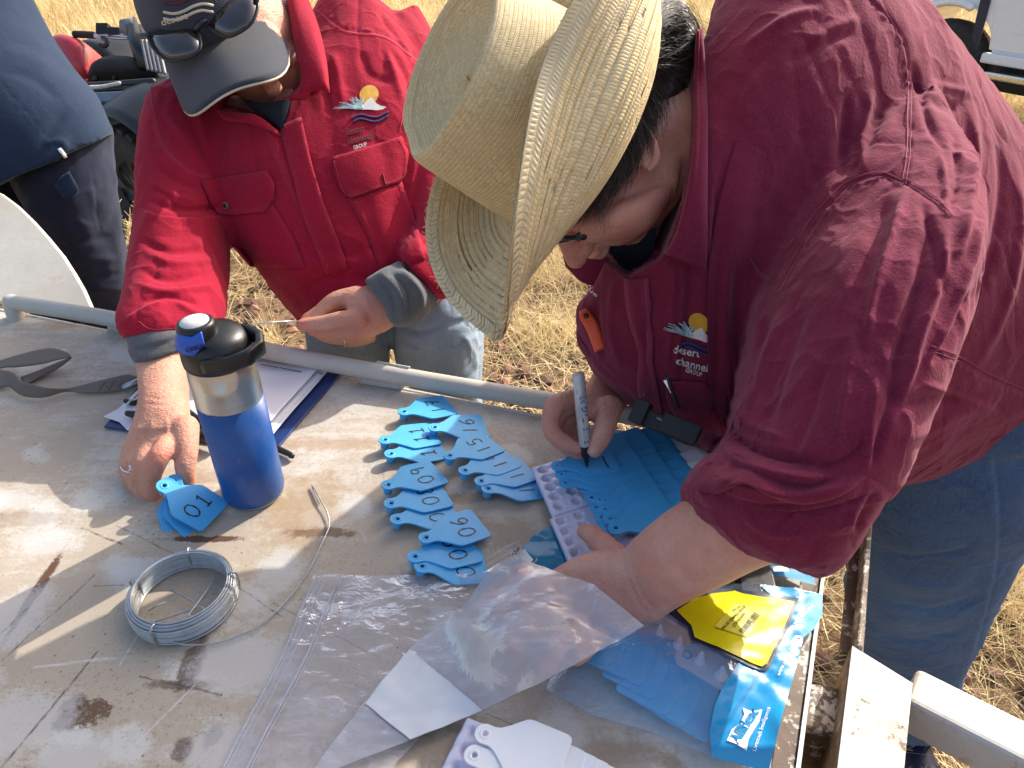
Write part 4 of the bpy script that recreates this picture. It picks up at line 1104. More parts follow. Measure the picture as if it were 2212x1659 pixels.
body.append(finger([zt(1295, 1372, .036), zt(1272, 1398, .040), zt(1256, 1415, .034), zt(1244, 1426, .026)], [.0090, .0080, .0072, .0060]))
# far arm: forearm from under the chest to the fist that holds the pen
body.append(tube([D(1620, 330, 1.02), D(1450, 520, 1.10), D(1395, 730, 1.03), D(1350, 800, .965)], [.055, .05, .046, .042], 16, 4))
body.append(ploft([(1305, 730, 1410, 790, .985, .042), (1288, 788, 1382, 838, .945, .036), (1268, 828, 1352, 880, .900, .030), (1240, 850, 1328, 908, .875, .024), (1215, 866, 1306, 930, .868, .017)], 20, 2.2, 5))
pd = .852
body.append(finger([D(1232, 862, pd + .004), D(1197, 878, pd - .010), D(1190, 928, pd - .012), D(1222, 956, pd - .010), D(1248, 968, pd - .008)], [.0115, .0112, .0105, .0095, .0078]))     # index
body.append(finger([D(1236, 872, pd + .014), D(1203, 900, pd + .008), D(1202, 945, pd + .006), D(1232, 970, pd + .006), D(1252, 980, pd + .008)], [.0112, .0108, .010, .009, .0078]))        # middle
body.append(finger([D(1250, 880, pd + .026), D(1220, 915, pd + .024), D(1222, 955, pd + .022), D(1250, 975, pd + .020)], [.0105, .0100, .0092, .008]))                                        # ring
body.append(finger([D(1266, 890, pd + .034), D(1245, 925, pd + .034), D(1250, 958, pd + .032), D(1270, 972, pd + .026)], [.0095, .009, .0082, .007]))                                       # little
body.append(finger([D(1318, 880, pd + .006), D(1308, 915, pd - .014), D(1297, 948, pd - .016), D(1283, 974, pd - .012)], [.0155, .0130, .0115, .0088]))                                       # thumb
bm_ = union_mesh('body', body, .0026, 3, .45)
# ear, nail and crease detail pushed into the one skin
sculpt(bm_, [('g', [(1345, 1188), (1352, 1235), (1375, 1290), (1405, 1335)], 4, -2.0), ('g', [(1358, 1184), (1366, 1235), (1390, 1288), (1418, 1325)], 3.5, -2.2), ('g', [(1352, 1186), (1359, 1235), (1383, 1290), (1412, 1330)], 3, .8),
             ('g', [(1195, 905), (1215, 915), (1240, 925)], 4, -1.0), ('g', [(1192, 940), (1208, 938), (1222, 945)], 3, -.8), ('g', [(1300, 935), (1312, 937)], 3, -.7), ('g', [(1280, 880), (1300, 872), (1318, 868)], 3, -.8),
             ('g', [(1292, 968), (1282, 962), (1274, 968)], 3, -.6), ('g', [(1480, 330), (1470, 420), (1430, 480)], 9, -3.0), ('g', [(1360, 420), (1330, 455), (1310, 500)], 10, 1.2),
             ('g', [(1285, 505), (1320, 512), (1350, 508)], 4, -1.2)])
finish_body(bm_, [(D(1262, 1148, .71), .02, .55), (D(1283, 974, pd), .016, .7), (D(1246, 968, pd), .016, .6), (D(1190, 930, pd), .02, .4), (hp(.115, 0, -.052), .02, .5), (hp(.06, .05, -.06), .04, .35)],
            [(D(1280, 975, pd - .022), .0062, .9)])
WRB = obj_me('body', bm_, M['skin_fair'], WR)
# ear: separate curled shape joined to the head's side
e0 = D(1381, 318, .722)
eB = unit(-hU * .3 - hF * .95)            # towards the back of the head
eU = unit(hU - eB * (hU @ eB)); eS = unit(hS * .86 + eB * .5)
def ep(b_, u, s): return e0 + eB * b_ + eU * u + eS * s
ear = [ball(ep(0, 0, -.004), (unit(eB - eS * .2) * .0130, eU * .0240, eS * .0052), 18, 12),
       tube([ep(-.010, .009, -.004), ep(-.005, .021, -.001), ep(.005, .0232, .002), ep(.0125, .014, .0035), ep(.0134, .000, .0025), ep(.0095, -.0125, .001), ep(.003, -.021, -.001), ep(-.005, -.022, -.004)], [.0032, .0036, .0040, .0042, .0040, .0042, .0052, .0040], 10, 4)]
em = union_mesh('ear', ear, .0013, 2, .4); finish_body(em, [(ep(.008, .012, .003), .02, .8)])
obj_me('ear', em, M['skin_fair'], WRB)

# ---- shirt
torso = [(1425, 560, 1540, 20, .850, .045), (1330, 600, 1572, -50, .868, .085), (1262, 650, 1625, -90, .882, .125), (1252, 720, 1695, -105, .887, .160), (1278, 800, 1775, -85, .887, .185), (1345, 865, 1855, -30, .897, .195),
         (1470, 945, 1955, 38, .915, .20), (1640, 1030, 2055, 130, .945, .20), (1840, 1070, 2155, 250, .985, .20), (2010, 1035, 2260, 400, 1.02, .20), (2120, 1005, 2360, 570, 1.05, .19), (2160, 992, 2420, 650, 1.06, .185)]
parts = [ploft(torso, 40, 2.15, 6)]
sleeve = [(1660, 400, 1990, 200, .82, .09), (1648, 520, 2040, 360, .765, .125), (1640, 640, 2052, 500, .715, .14), (1622, 760, 2035, 660, .685, .135), (1606, 860, 1990, 800, .660, .125), (1585, 945, 1940, 925, .643, .115), (1530, 1000, 1905, 1030, .633, .100), (1512, 1040, 1880, 1080, .630, .092)]
parts.append(ploft(sleeve, 36, 2.1, 6))
parts.append(ploft([(1480, 250, 1640, 60, 1.02, .07), (1400, 420, 1560, 300, 1.08, .075), (1330, 600, 1460, 560, 1.05, .075), (1290, 740, 1400, 760, .99, .062), (1285, 775, 1388, 812, .965, .056)], 24, 2.1, 5))     # far sleeve
parts.append(ball(D(1290, 720, .86), (unit(fr_(.3, -.9, .1)) * .045, RGT * .022, FWD * .05), 16, 10))         # bulging far pocket
sh = union_mesh('shirt', parts, .0046, 8, .5, 1)
hollow(sh, [(1512, 40), (1500, 110), (1499, 250), (1494, 340), (1477, 430), (1456, 500), (1430, 560), (1355, 602), (1300, 560), (1215, 530), (1100, 480), (1150, 100), (1400, 0)], .862, 22)
# broad crumple, stretched along the pull of the cloth
V = get_v(sh); N = get_n(sh)
ax = unit(fr_(.35, -.9, 0)); W = V - np.outer(V @ ax, ax) * .72
amp = vnoise(W, .065, 1) * .0026 + vnoise(W, .030, 2) * .0016 + vnoise(W * 1.4, .015, 6) * .0006
msk = np.clip(vnoise(V, .16, 44) * 1.5 + .45, 0, 1)
amp = amp + creases(W, .085, 50) * .0018 * msk - creases(W * (1, 1.1, .9), .060, 54) * .0012 * (1 - msk * .5) + creases(V, .034, 58, 7) * .0009
set_v(sh, V + N * amp[:, None])
folds = [
    # yoke and armhole seams
    ('p', [(2212 - 330, 0), (1945, 70), (1965, 150), (1968, 260), (1965, 340), (1958, 398)], 3.2, 1.7, {'side': 1, 'per': 9}),
    ('p', [(1958, 396), (1900, 380), (1845, 395), (1812, 420), (1760, 480), (1715, 560), (1682, 622)], 3.2, 1.9, {'side': -1, 'per': 9}),
    ('s', [(1958, 396), (1900, 380), (1845, 395), (1812, 420), (1760, 480), (1715, 560), (1682, 622)], 3, -3.0, {'fall': 30}),
    ('p', [(1560, 488), (1600, 545), (1645, 598), (1682, 622)], 3, 1.4, {'side': -1, 'per': 9}),
    ('p', [(1958, 396), (1995, 420), (2030, 445), (2050, 470)], 3.2, 1.7, {'side': -1, 'per': 9}),
    ('p', [(2010, 758), (2070, 780), (2130, 815), (2212, 850)], 3, 1.4, {'side': 1, 'per': 9}),
    ('p', [(1640, 640), (1600, 760), (1585, 860), (1570, 900)], 3, 1.3, {'side': 1, 'per': 9}),
    # deep pulls over the back and behind the shoulder
    ('g', [(1975, 190), (2045, 185), (2085, 205), (2060, 235), (1990, 200)], 12, -4.0), ('g', [(1970, 130), (1990, 200), (2010, 270), (2050, 330)], 9, -5.5), ('g', [(2000, 180), (2060, 190), (2100, 205)], 10, 5.5),
    ('g', [(2095, 215), (2105, 330), (2095, 440), (2070, 560)], 11, 6.0), ('g', [(2060, 290), (2070, 380), (2050, 460)], 9, -5.0), ('g', [(2030, 330), (2045, 420), (2040, 470)], 7, 3.5),
    ('g', [(2150, 230), (2165, 400), (2140, 560), (2080, 690)], 12, -4.5), ('g', [(2130, 430), (2100, 560), (2050, 690), (2000, 800)], 9, 4.5), ('g', [(2110, 620), (2060, 720), (2010, 790)], 10, -5.0),
    ('g', [(2190, 330), (2205, 480), (2180, 640), (2110, 800)], 11, 4.0), ('g', [(1990, 430), (2020, 540), (2035, 640)], 10, -5.0),
    # yoke over the near shoulder
    ('g', [(1750, 100), (1800, 60), (1860, 40)], 12, 3.5), ('g', [(1700, 140), (1780, 90), (1850, 70)], 11, -3.5), ('g', [(1880, 190), (1865, 280), (1862, 370)], 10, 4.5), ('g', [(1835, 190), (1825, 290), (1815, 390)], 12, -5.0),
    ('g', [(1940, 240), (1890, 330), (1850, 390)], 12, 3.0), ('g', [(1915, 220), (1870, 310), (1830, 380)], 10, -4.5), ('g', [(1600, 110), (1700, 40), (1780, 20)], 10, 4.0), ('g', [(1560, 300), (1600, 180), (1680, 90)], 16, -4.0),
    ('g', [(1760, 250), (1700, 380), (1660, 500)], 22, -3.0), ('g', [(1800, 300), (1770, 400), (1700, 520)], 14, 2.5),
    # front drape that cuts across the emblem
    ('s', [(1560, 330), (1540, 440), (1531, 560), (1529, 700), (1532, 850), (1540, 930)], 3.0, 8.0, {'fall': 60, 'taper': .25}),
    ('g', [(1575, 440), (1560, 560), (1552, 700), (1556, 830)], 9, -3.0), ('g', [(1500, 440), (1495, 560), (1480, 700), (1470, 850)], 9, -4.5), ('g', [(1455, 560), (1452, 680), (1440, 800)], 7, 3.5), ('g', [(1480, 590), (1472, 700), (1462, 800)], 6, 3.0),
    ('g', [(1600, 560), (1590, 690), (1598, 800)], 14, -9.0), ('g', [(1640, 620), (1640, 720), (1612, 840)], 12, 4.5), ('g', [(1662, 680), (1640, 760), (1620, 860)], 9, -5.0),
    # long folds down the sleeve
    ('g', [(1700, 660), (1640, 800), (1590, 940)], 12, 4.5), ('g', [(1740, 640), (1690, 800), (1640, 950)], 16, -4.0), ('g', [(1960, 400), (1925, 520), (1890, 640), (1870, 760)], 10, 5.5), ('g', [(1920, 410), (1880, 540), (1840, 680)], 16, -4.0),
    ('g', [(2045, 480), (2030, 600), (1990, 720), (1950, 860)], 10, 6.0), ('g', [(2005, 470), (1985, 600), (1950, 730), (1915, 880)], 14, -6.5), ('g', [(1850, 700), (1830, 840), (1800, 980)], 12, 3.5), ('g', [(1780, 780), (1745, 900), (1700, 1000)], 14, -3.5),
    ('g', [(1900, 820), (1880, 920), (1870, 1020)], 9, 4.0), ('g', [(1940, 820), (1905, 930), (1885, 1010)], 8, -4.0),
    # bunching above the rolled cuff
    ('g', [(1560, 900), (1600, 950), (1680, 985), (1790, 1005)], 9, -6.5), ('g', [(1545, 930), (1590, 985), (1690, 1025), (1820, 1030)], 9, 6.0), ('g', [(1590, 870), (1620, 915), (1700, 950)], 8, 4.0), ('g', [(1880, 930), (1840, 985), (1760, 1015)], 8, -4.5),
    # belly
    ('g', [(1540, 930), (1500, 960), (1450, 960)], 9, -5.0), ('g', [(1420, 620), (1400, 700), (1390, 790)], 8, -2.5), ('g', [(1330, 600), (1320, 700), (1340, 800)], 9, 3.0), ('g', [(1290, 640), (1290, 720), (1310, 790)], 8, -3.0),
    ('g', [(1930, 1040), (2040, 1000), (2180, 930)], 14, -4.0), ('g', [(1950, 960), (2060, 900), (2180, 850)], 14, 3.5), ('g', [(1925, 880), (2040, 860), (2190, 870)], 14, -4.0),
    ('g', [(1990, 830), (2080, 860), (2160, 890)], 8, 3.0),
]
w = sculpt(sh, folds)
wear_zero(sh, w)
SHR = obj_me('shirt', sh, M['maroon'], WR)
bR = bvh_of(sh)
# rolled cuff of the near sleeve
cuff = ploft([(1540, 985, 1880, 1005, .634, .094), (1504, 1020, 1882, 1035, .631, .099), (1480, 1062, 1872, 1090, .629, .097), (1486, 1094, 1836, 1156, .630, .092), (1514, 1140, 1785, 1210, .633, .085), (1550, 1168, 1745, 1232, .638, .074)], 40, 2.2, 7)
cf = union_mesh('rolled_cuff', [cuff], .0042, 4, .5, 1)
V = get_v(cf); N = get_n(cf); set_v(cf, V + N * (vnoise(V, .04, 8) * .0035 + creases(V, .055, 61) * .0024 - creases(V, .045, 65) * .0018 + creases(V, .022, 68) * .0007)[:, None])
w = sculpt(cf, [('s', [(1500, 1030), (1560, 1075), (1660, 1105), (1780, 1098), (1900, 1062)], 3, -6, {'fall': 18, 'taper': .1}), ('g', [(1510, 1010), (1600, 1050), (1720, 1070), (1850, 1045)], 9, 4.0), ('g', [(1515, 1045), (1620, 1090), (1740, 1092)], 6, -4.0),
                ('g', [(1900, 1060), (1870, 1110), (1850, 1160)], 8, -4), ('g', [(1600, 1110), (1660, 1150), (1740, 1160)], 9, 2.5), ('g', [(1880, 1060), (1845, 1110), (1835, 1150)], 7, 3)])
wear_zero(cf, w)
CFO = obj_me('rolled_cuff', cf, M['maroon'], WR)
bU = bvh_of(cf)
def roll_flap(edge, base, h, name, parent, bv, mat):
    e_, b_ = smooth_line(edge, 5), smooth_line(base, 5); rows_ = []
    for q, lf in ((0, -.001), (.0, h * .55), (.06, h * .95), (.25, h), (.55, h * .7), (.8, h * .3), (1, 0)):
        P = drape(bv, [(a[0] * (1 - q) + c[0] * q, a[1] * (1 - q) + c[1] * q) for a, c in zip(e_, b_)], 0, .64)
        s_ = np.sin(np.pi * np.linspace(.02, .98, len(P))) ** .5
        rows_.append([p + unit(CAMP - p) * (lf * k + .0003) for p, k in zip(P, s_)])
    V, F = patch(rows_, 1, 3, False); V = V + np.array([unit(CAMP - p) for p in V]) * (vnoise(V, .02, 7) * .0008)[:, None]
    o = obj(name, V, F, mat, parent); wear_zero(o.data); return o
roll_flap([(1492, 1052), (1545, 1068), (1607, 1046), (1662, 1072), (1735, 1090), (1820, 1070), (1872, 1030)], [(1530, 990), (1570, 1010), (1620, 1012), (1680, 1036), (1740, 1048), (1810, 1030), (1862, 1000)], .006, 'cuff_fold', WR, bU, M['maroon'])
roll_flap([(1540, 970), (1566, 1016), (1636, 1040), (1700, 1048), (1769, 1058)], [(1575, 930), (1610, 965), (1660, 990), (1720, 1010), (1780, 1025)], .007, 'cuff_fold', WR, bR, M['maroon'])
# collar: stand behind the neck, near leaf and far leaf, throat
rows = [[(1496, 85, .90), (1500, 160, .805), (1500, 240, .762), (1496, 330, .750), (1482, 420, .752), (1462, 500, .765), (1440, 560, .79)],
        [(1512, 88, .90), (1519, 160, .795), (1521, 240, .748), (1518, 330, .736), (1508, 420, .738), (1492, 500, .752), (1470, 570, .775)],
        [(1530, 100, .90), (1528, 180, .80), (1530, 260, .752), (1532, 350, .738), (1532, 440, .735), (1530, 520, .745), (1500, 590, .768)]]
cb = [(1503, 70), (1498, 160), (1498, 250), (1493, 340), (1476, 430), (1456, 500), (1428, 548)]
co = [(1514, 60), (1521, 160), (1525, 250), (1525, 340), (1524, 430), (1524, 520), (1522, 584)]
rows = [[D(x + 2, y, d) for (x, y), d in zip(cb, (.86, .80, .775, .765, .765, .775, .79))]]
for q, lf in ((.10, .010), (.45, .013), (.8, .010), (1.0, .004)):
    pts = [(a[0] * (1 - q) + b[0] * q + 2, a[1] * (1 - q) + b[1] * q) for a, b in zip(cb, co)]
    P = drape(bR, [(max(x, 1506 if y < 350 else x), y) for x, y in pts], 0, .72)
    ds = [max(min((p - CAMP) @ FWD, .76), .70) for p in P]
    rows.append([D(x, y, d - lf) for (x, y), d in zip(pts, ds)])
V, F = patch(rows, 8, 4, False); o = obj('collar', V, F, M['maroon'], WR); wear_zero(o.data); thick(o, .0022)
rows = [[(1418, 540, .80), (1400, 555, .81), (1384, 580, .822)], [(1440, 545, .785), (1428, 575, .795), (1400, 600, .81)], [(1452, 560, .778), (1448, 600, .785), (1425, 606, .80)]]
V, F = patch(rows, 6, 6); o = obj('collar_tip', V, F, M['maroon'], WR); wear_zero(o.data); thick(o, .002)
# far collar leaf and opening of the placket
rows = [[(1240, 528, .885), (1290, 545, .865), (1335, 560, .850), (1352, 598, .842)], [(1218, 540, .89), (1265, 580, .868), (1310, 600, .855), (1350, 606, .845)], [(1222, 575, .89), (1258, 610, .872), (1300, 618, .862), (1340, 612, .852)]]
V, F = patch(rows, 6, 6); o = obj('collar', V, F, M['maroon'], WR); wear_zero(o.data); thick(o, .002)
rows = [[(1300, 520, .83), (1360, 510, .80), (1420, 490, .785)], [(1330, 560, .835), (1370, 560, .815), (1410, 545, .80)], [(1352, 600, .84), (1372, 590, .83), (1395, 575, .82)]]
V, F = patch(rows, 6, 6); o = obj('undershirt', V, F, M['under'], WR); wear_zero(o.data)
# placket with studs
V, F = draped(bR, [(1352, 604), (1353, 640), (1362, 700), (1380, 760), (1378, 830), (1385, 885)], [(1402, 600), (1404, 660), (1412, 740), (1410, 780), (1424, 850), (1434, 905)], 30, 9, .0022, .82, .0012)
o = obj('placket', V, F, M['maroon'], WR); wear_zero(o.data, np.clip(1 - np.abs(np.tile(np.linspace(-1, 1, 9), 30)) * -1 - 1.25, 0, 1)); thick(o, .0016)
for x, y in ((1397, 732), (1398, 849)):
    snap_button(bR, x, y, .0052, WR, .82)
# near chest pocket with its flap lifted, and the far one
V, F = draped(bR, [(1438, 818), (1440, 850), (1455, 885), (1478, 905)], [(1526, 822), (1534, 850), (1532, 885), (1512, 915)], 16, 12, .004, .8, .004)
o = obj('pocket_flap', V, F, M['maroon'], WR); wear_zero(o.data); thick(o, .002)
V, F = draped(bR, [(1412, 905), (1440, 935), (1490, 962)], [(1545, 880), (1560, 930), (1530, 968)], 12, 12, .003, .8, .012)
o = obj('chest_pocket', V, F, M['maroon'], WR); wear_zero(o.data); thick(o, .0016)
rows = [[(1246, 665, .86), (1262, 655, .85), (1285, 690, .845)], [(1243, 720, .855), (1270, 740, .84), (1312, 770, .838)], [(1262, 776, .855), (1300, 790, .845), (1330, 800, .84)]]
rows = [[(1247, 690, .868), (1262, 745, .850), (1318, 742, .835)], [(1250, 745, .866), (1285, 775, .848), (1330, 762, .835)], [(1290, 800, .870), (1320, 810, .850), (1345, 800, .838)]]
V, F = patch(rows, 6, 6); o = obj('chest_pocket', V, F, M['maroon'], WR); wear_zero(o.data); thick(o, .002)
# loose fold of the shirt front that hides the end of the emblem
fe = smooth_line([(1590, 300), (1562, 400), (1545, 480), (1532, 570), (1528, 660), (1528, 760), (1531, 850), (1542, 925)], 4)
fo = smooth_line([(1660, 330), (1640, 430), (1632, 510), (1622, 590), (1615, 670), (1608, 760), (1604, 850), (1598, 925)], 4)
lifts = [.000, .005, .0085, .0105, .0110, .0095, .0065, .003, .000]; fr_rows = []
for j, lf in enumerate(lifts):
    q = j / (len(lifts) - 1)
    if j == 0: pts = [(a[0] + 6, a[1]) for a in fe]
    else: pts = [(a[0] * (1 - q) + b[0] * q - (6 if 1 <= j <= 2 else 0) * 0, a[1] * (1 - q) + b[1] * q) for a, b in zip(fe, fo)]
    if j == 1: pts = [(a[0], a[1]) for a in fe]
    P = drape(bR, pts, 0, .8); s_ = np.sin(np.pi * np.linspace(0, .97, len(P))) ** .8
    fr_rows.append([p + unit(CAMP - p) * (lf * k + .0004) for p, k in zip(P, s_)])
V, F = patch(fr_rows, 1, 3, False); o = obj('shirt_fold', V, F, M['maroon'], WR); wear_zero(o.data)
# emblem and lettering on her left chest
def ptR(x, y): return (1455 + 92 * x, 742 - 82 * y + 16 * x)
emblem(bR, ptR, SHR, 0, .0014, .8, 1528)
for s, p0, p1, h in (('desert', (1454, 760), (1511, 770), 17), ('channel', (1460, 785), (1527, 801), 17), ('GROUP', (1482, 801), (1515, 812), 9.5)):
    V, F = text_on(bR, s, p0, p1, h, .0016, .006, .8)
    thick(obj('embroidered_lettering', V, F, M['thread_white'], SHR, False), .0006)
V, F = text_on(bR, 'ue', (1274, 628), (1290, 642), 9, .0016, .006, .86)
thick(obj('embroidered_lettering', V, F, M['thread_white'], SHR, False), .0006)

for pts, lf in (([(1898, 4), (1937, 72), (1957, 150), (1960, 260), (1957, 340), (1950, 388)], .0010), ([(1908, -2), (1945, 70), (1965, 150), (1968, 260), (1965, 340), (1958, 396)], .0010), ([(1950, 390), (1900, 372), (1842, 388), (1806, 414), (1752, 474), (1707, 554), (1678, 612)], .0012), ([(1952, 400), (1900, 384), (1848, 399), (1817, 424), (1766, 486), (1722, 565), (1688, 628)], .0012),
    ([(1568, 488), (1606, 541), (1648, 592), (1680, 612)], .0012), ([(1958, 396), (1995, 420), (2030, 445), (2048, 468)], .0012), ([(1955, 386), (1998, 411), (2034, 437), (2052, 460)], .0012), ([(2010, 758), (2070, 780), (2130, 815), (2212, 850)], .001), ([(2012, 748), (2074, 771), (2134, 806), (2212, 840)], .001),
    ([(1358, 610), (1360, 645), (1369, 702), (1387, 760), (1386, 830), (1394, 888)], .0042), ([(1396, 606), (1397, 660), (1404, 740), (1402, 780), (1416, 850), (1426, 900)], .0042)):
    stitched(bR, pts, M['maroon_thread'], SHR, 'stitching', .0008, lf * .8, .8)
# ---- jeans
def jeans(name, rows1, rows2, hips, mat, parent, vox=.005, seed=5):
    m = union_mesh(name, [ploft(rows1, 28, 2.1, 5), ploft(rows2, 28, 2.1, 5), ploft(hips, 28, 2.2, 4)], vox, 5, .5, 1)
    V = get_v(m); N = get_n(m); W = V * np.array((1, 1, 1.6))
    set_v(m, V + N * (vnoise(W, .07, seed) * .004 + creases(W, .09, seed + 3) * .0017 - creases(W * 1.2, .07, seed + 9) * .0015)[:, None]); return m
jr = jeans('jeans', [(1870, 960, 2260, 930, 1.10, .125), (1850, 1120, 2225, 1120, 1.16, .12), (1845, 1230, 2190, 1210, 1.22, .11), (1860, 1360, 2125, 1350, 1.33, .098), (1890, 1450, 2085, 1440, 1.43, .090), (1905, 1520, 2050, 1520, 1.52, .082), (1925, 1610, 2030, 1610, 1.63, .072)],
           [(1980, 940, 2380, 900, 1.22, .12), (1960, 1060, 2300, 1060, 1.32, .115), (1840, 1180, 2080, 1180, 1.50, .10), (1832, 1230, 2040, 1230, 1.60, .09), (1828, 1300, 2000, 1300, 1.72, .08)],
           [(2000, 800, 2460, 560, 1.07, .16), (1940, 940, 2380, 840, 1.10, .17), (1900, 1020, 2300, 980, 1.13, .15)], M['denim_dark'], WR)
w = sculpt(jr, [('p', [(2148, 1000), (2160, 1120), (2150, 1250), (2110, 1400), (2080, 1500)], 4, 1.2, {'per': 10}), ('g', [(1880, 1190), (2000, 1205), (2120, 1180)], 9, -4), ('g', [(1880, 1330), (1980, 1350), (2100, 1320)], 12, 4), ('g', [(1890, 1370), (1990, 1385), (2090, 1360)], 9, -5),
                ('g', [(1900, 1250), (2000, 1280), (2100, 1250)], 10, 3), ('g', [(1920, 1420), (1990, 1440), (2060, 1425)], 9, 3.5), ('g', [(1920, 1300), (2010, 1318), (2110, 1290)], 8, -4)])
V = get_v(jr); wr = np.maximum(w, .8 * np.exp(-(np.linalg.norm((V - D(1985, 1330, 1.24)) * (1, 1, .8), axis=1) / .10) ** 2)); wear_zero(jr, wr)
obj_me('jeans', jr, M['denim_dark'], WR)
V, F = join([ball(D(1962, 1622, 1.66) + (0, 0, .0), (RGT * .05, np.array((0, .11, 0)), np.array((0, 0, .045))), 16, 8)])
obj('shoe', V, F, M['navy_print'], WR)
V, F = ball(D(1900, 1340, 1.80), (RGT * .05, np.array((0, .12, 0)), np.array((0, 0, .045))), 16, 8)
obj('shoe', V, F, M['navy_print'], WR)

# ---- hair under the hat
g = []
for (x0, y0, d0), (x1, y1, d1), (x2, y2, d2), (x3, y3, d3) in (
    ((1405, 60, .70), (1452, 30, .73), (1492, 70, .77), (1500, 130, .80)), ((1390, 80, .70), (1430, 60, .72), (1470, 110, .76), (1482, 190, .78)), ((1370, 120, .70), (1402, 130, .715), (1432, 170, .74), (1455, 215, .76)),
    ((1350, 160, .70), (1388, 190, .705), (1418, 240, .715), (1412, 292, .72)), ((1330, 200, .70), (1372, 240, .702), (1394, 290, .708), (1378, 345, .712)), ((1300, 260, .70), (1350, 300, .702), (1364, 355, .708), (1332, 415, .714)),
    ((1280, 310, .70), (1325, 350, .704), (1324, 405, .710), (1286, 455, .716)), ((1262, 360, .70), (1284, 400, .706), (1268, 440, .712), (1235, 480, .718)), ((1246, 400, .70), (1258, 430, .704), (1240, 460, .71), (1222, 490, .716))):
    g.append([D(x0, y0, d0), D(x1, y1, d1), D(x2, y2, d2), D(x3, y3, d3)])
cap_h = [tube([D(1450, 40, .79), D(1448, 110, .78), D(1412, 200, .772), D(1372, 270, .765)], [.020, .030, .030, .018], 14, 4), ball(hp(-.012, .008, .012), (hF * .086, hS * .080, hU * .088), 20, 12), tube([hp(-.05, .06, -.02), hp(-.02, .076, -.022), hp(.02, .072, -.018), hp(.05, .058, -.01)], [.016, .012, .012, .010], 10, 4)]
hm = union_mesh('hair', cap_h, .003, 3)
V = get_v(hm); N = get_n(hm); set_v(hm, V + N * (vnoise(V * (1, 1, 1), .006, 91) * .0012)[:, None])
hv = obj_me('hair', hm, M['hair_dark'], WR)
strands('hair_strands', g, 1900, .0056, .00046, M['hair_dark'], hv, 3)
gw = [[D(1400, 60, .71), D(1440, 20, .74), D(1478, 30, .77), D(1500, 90, .79), D(1506, 140, .80)], [D(1390, 110, .71), D(1430, 80, .735), D(1470, 95, .765), D(1494, 150, .785), D(1500, 200, .79)], [D(1370, 160, .71), D(1412, 150, .73), D(1448, 165, .755), D(1478, 205, .772), D(1490, 250, .775)]]
strands('hair_strands', gw, 900, .0075, .00042, M['hair_mid'], hv, 13)
strands('grey_strands', gw, 120, .0085, .00028, M['hair_grey'], hv, 14)
g2 = [[D(1400, 90, .72), D(1450, 50, .74), D(1500, 50, .77), D(1540, 95, .79)], [D(1410, 160, .73), D(1460, 140, .75), D(1500, 170, .765), D(1512, 235, .77)], [D(1300, 380, .71), D(1302, 430, .712), D(1290, 470, .712), D(1300, 500, .715)], [D(1262, 420, .705), D(1290, 450, .708), D(1300, 490, .71), D(1285, 512, .715)]]
strands('loose_hair', g2[:2], 150, .012, .00024, M['hair_mid'], hv, 8)
strands('loose_hair', g2[2:], 30, .004, .00022, M['hair_dark'], hv, 9)
# ---- reading glasses
V, F = join([tube([D(1252, 512, .715), D(1225, 514, .722), D(1196, 510, .735), D(1186, 517, .75)], [.0022, .0026, .0026, .0022], 8, 4), tube([D(1250, 508, .714), D(1256, 513, .716), D(1262, 512, .72)], .003, 8, 3)])
gl = obj('glasses', V, F, M['frame_black'], WR)
V, F = patch([[(1188, 520, .745), (1215, 519, .73), (1236, 516, .722)], [(1186, 526, .75), (1208, 526, .735), (1226, 522, .726)]], 6, 4)
thick(obj('lens', V, F, M['lens'], gl), .0015)
rows = [[(1228, 440, .735), (1222, 470, .735), (1204, 512, .738)], [(1222, 440, .74), (1214, 470, .742), (1192, 512, .745)]]
V, F = patch(rows, 6, 4); thick(obj('lens', V, F, M['lens'], gl), .0015)
# ------------------------------------------------------------------ her straw hat
t = NT('woven straw')
uv = t.n('ShaderNodeUVMap', uv_map='weave').outputs[0]
s = t.n('ShaderNodeSeparateXYZ'); t.l(uv, s.inputs[0])
row = t.math('FLOOR', s.outputs[1]); fy = t.math('SUBTRACT', s.outputs[1], row)
par = t.math('MODULO', row, 2.0)
sl = t.math('MULTIPLY', t.math('SUBTRACT', fy, .5), t.math('SUBTRACT', t.math('MULTIPLY', par, 2.0), 1.0))
jx = t.noise(t.mapping(uv, (.35, 1.3, 1)), 1.0, 2)
ux = t.math('ADD', t.math('ADD', s.outputs[0], t.math('MULTIPLY', sl, 1.1)), t.math('MULTIPLY', jx, .9))
fx = t.math('FRACT', ux)
def dome(f):
    a = t.math('ABSOLUTE', t.math('SUBTRACT', f, .5)); return t.math('SUBTRACT', 1.0, t.math('POWER', t.math('MULTIPLY', a, 2.0), 4.0))
hh = t.math('MULTIPLY', dome(fx), dome(fy))
cell = t.n('ShaderNodeCombineXYZ'); t.l(t.math('FLOOR', ux), cell.inputs[0]); t.l(row, cell.inputs[1])
wn_ = t.n('ShaderNodeTexWhiteNoise', noise_dimensions='3D'); t.l(cell.outputs[0], wn_.inputs[0])
c = t.coord()
age = t.noise(c, 18, 5, 0.6)
col = t.mix(wn_.outputs['Value'], (0.69, 0.525, 0.27), (0.89, 0.735, 0.44))
col = t.mix(t.ramp(age, 0.35, 0.75), col, (0.78, 0.62, 0.35))
gapm = t.ramp(hh, 0.0, 0.38, 1.0, 0.0)
col = t.mix(t.math('MULTIPLY', gapm, 0.44), col, (0.21, 0.145, 0.066))
tr = t.n('ShaderNodeBsdfTranslucent'); t.l(col, tr.inputs[0])
mx = t.n('ShaderNodeMixShader'); mx.inputs[0].default_value = 0.10
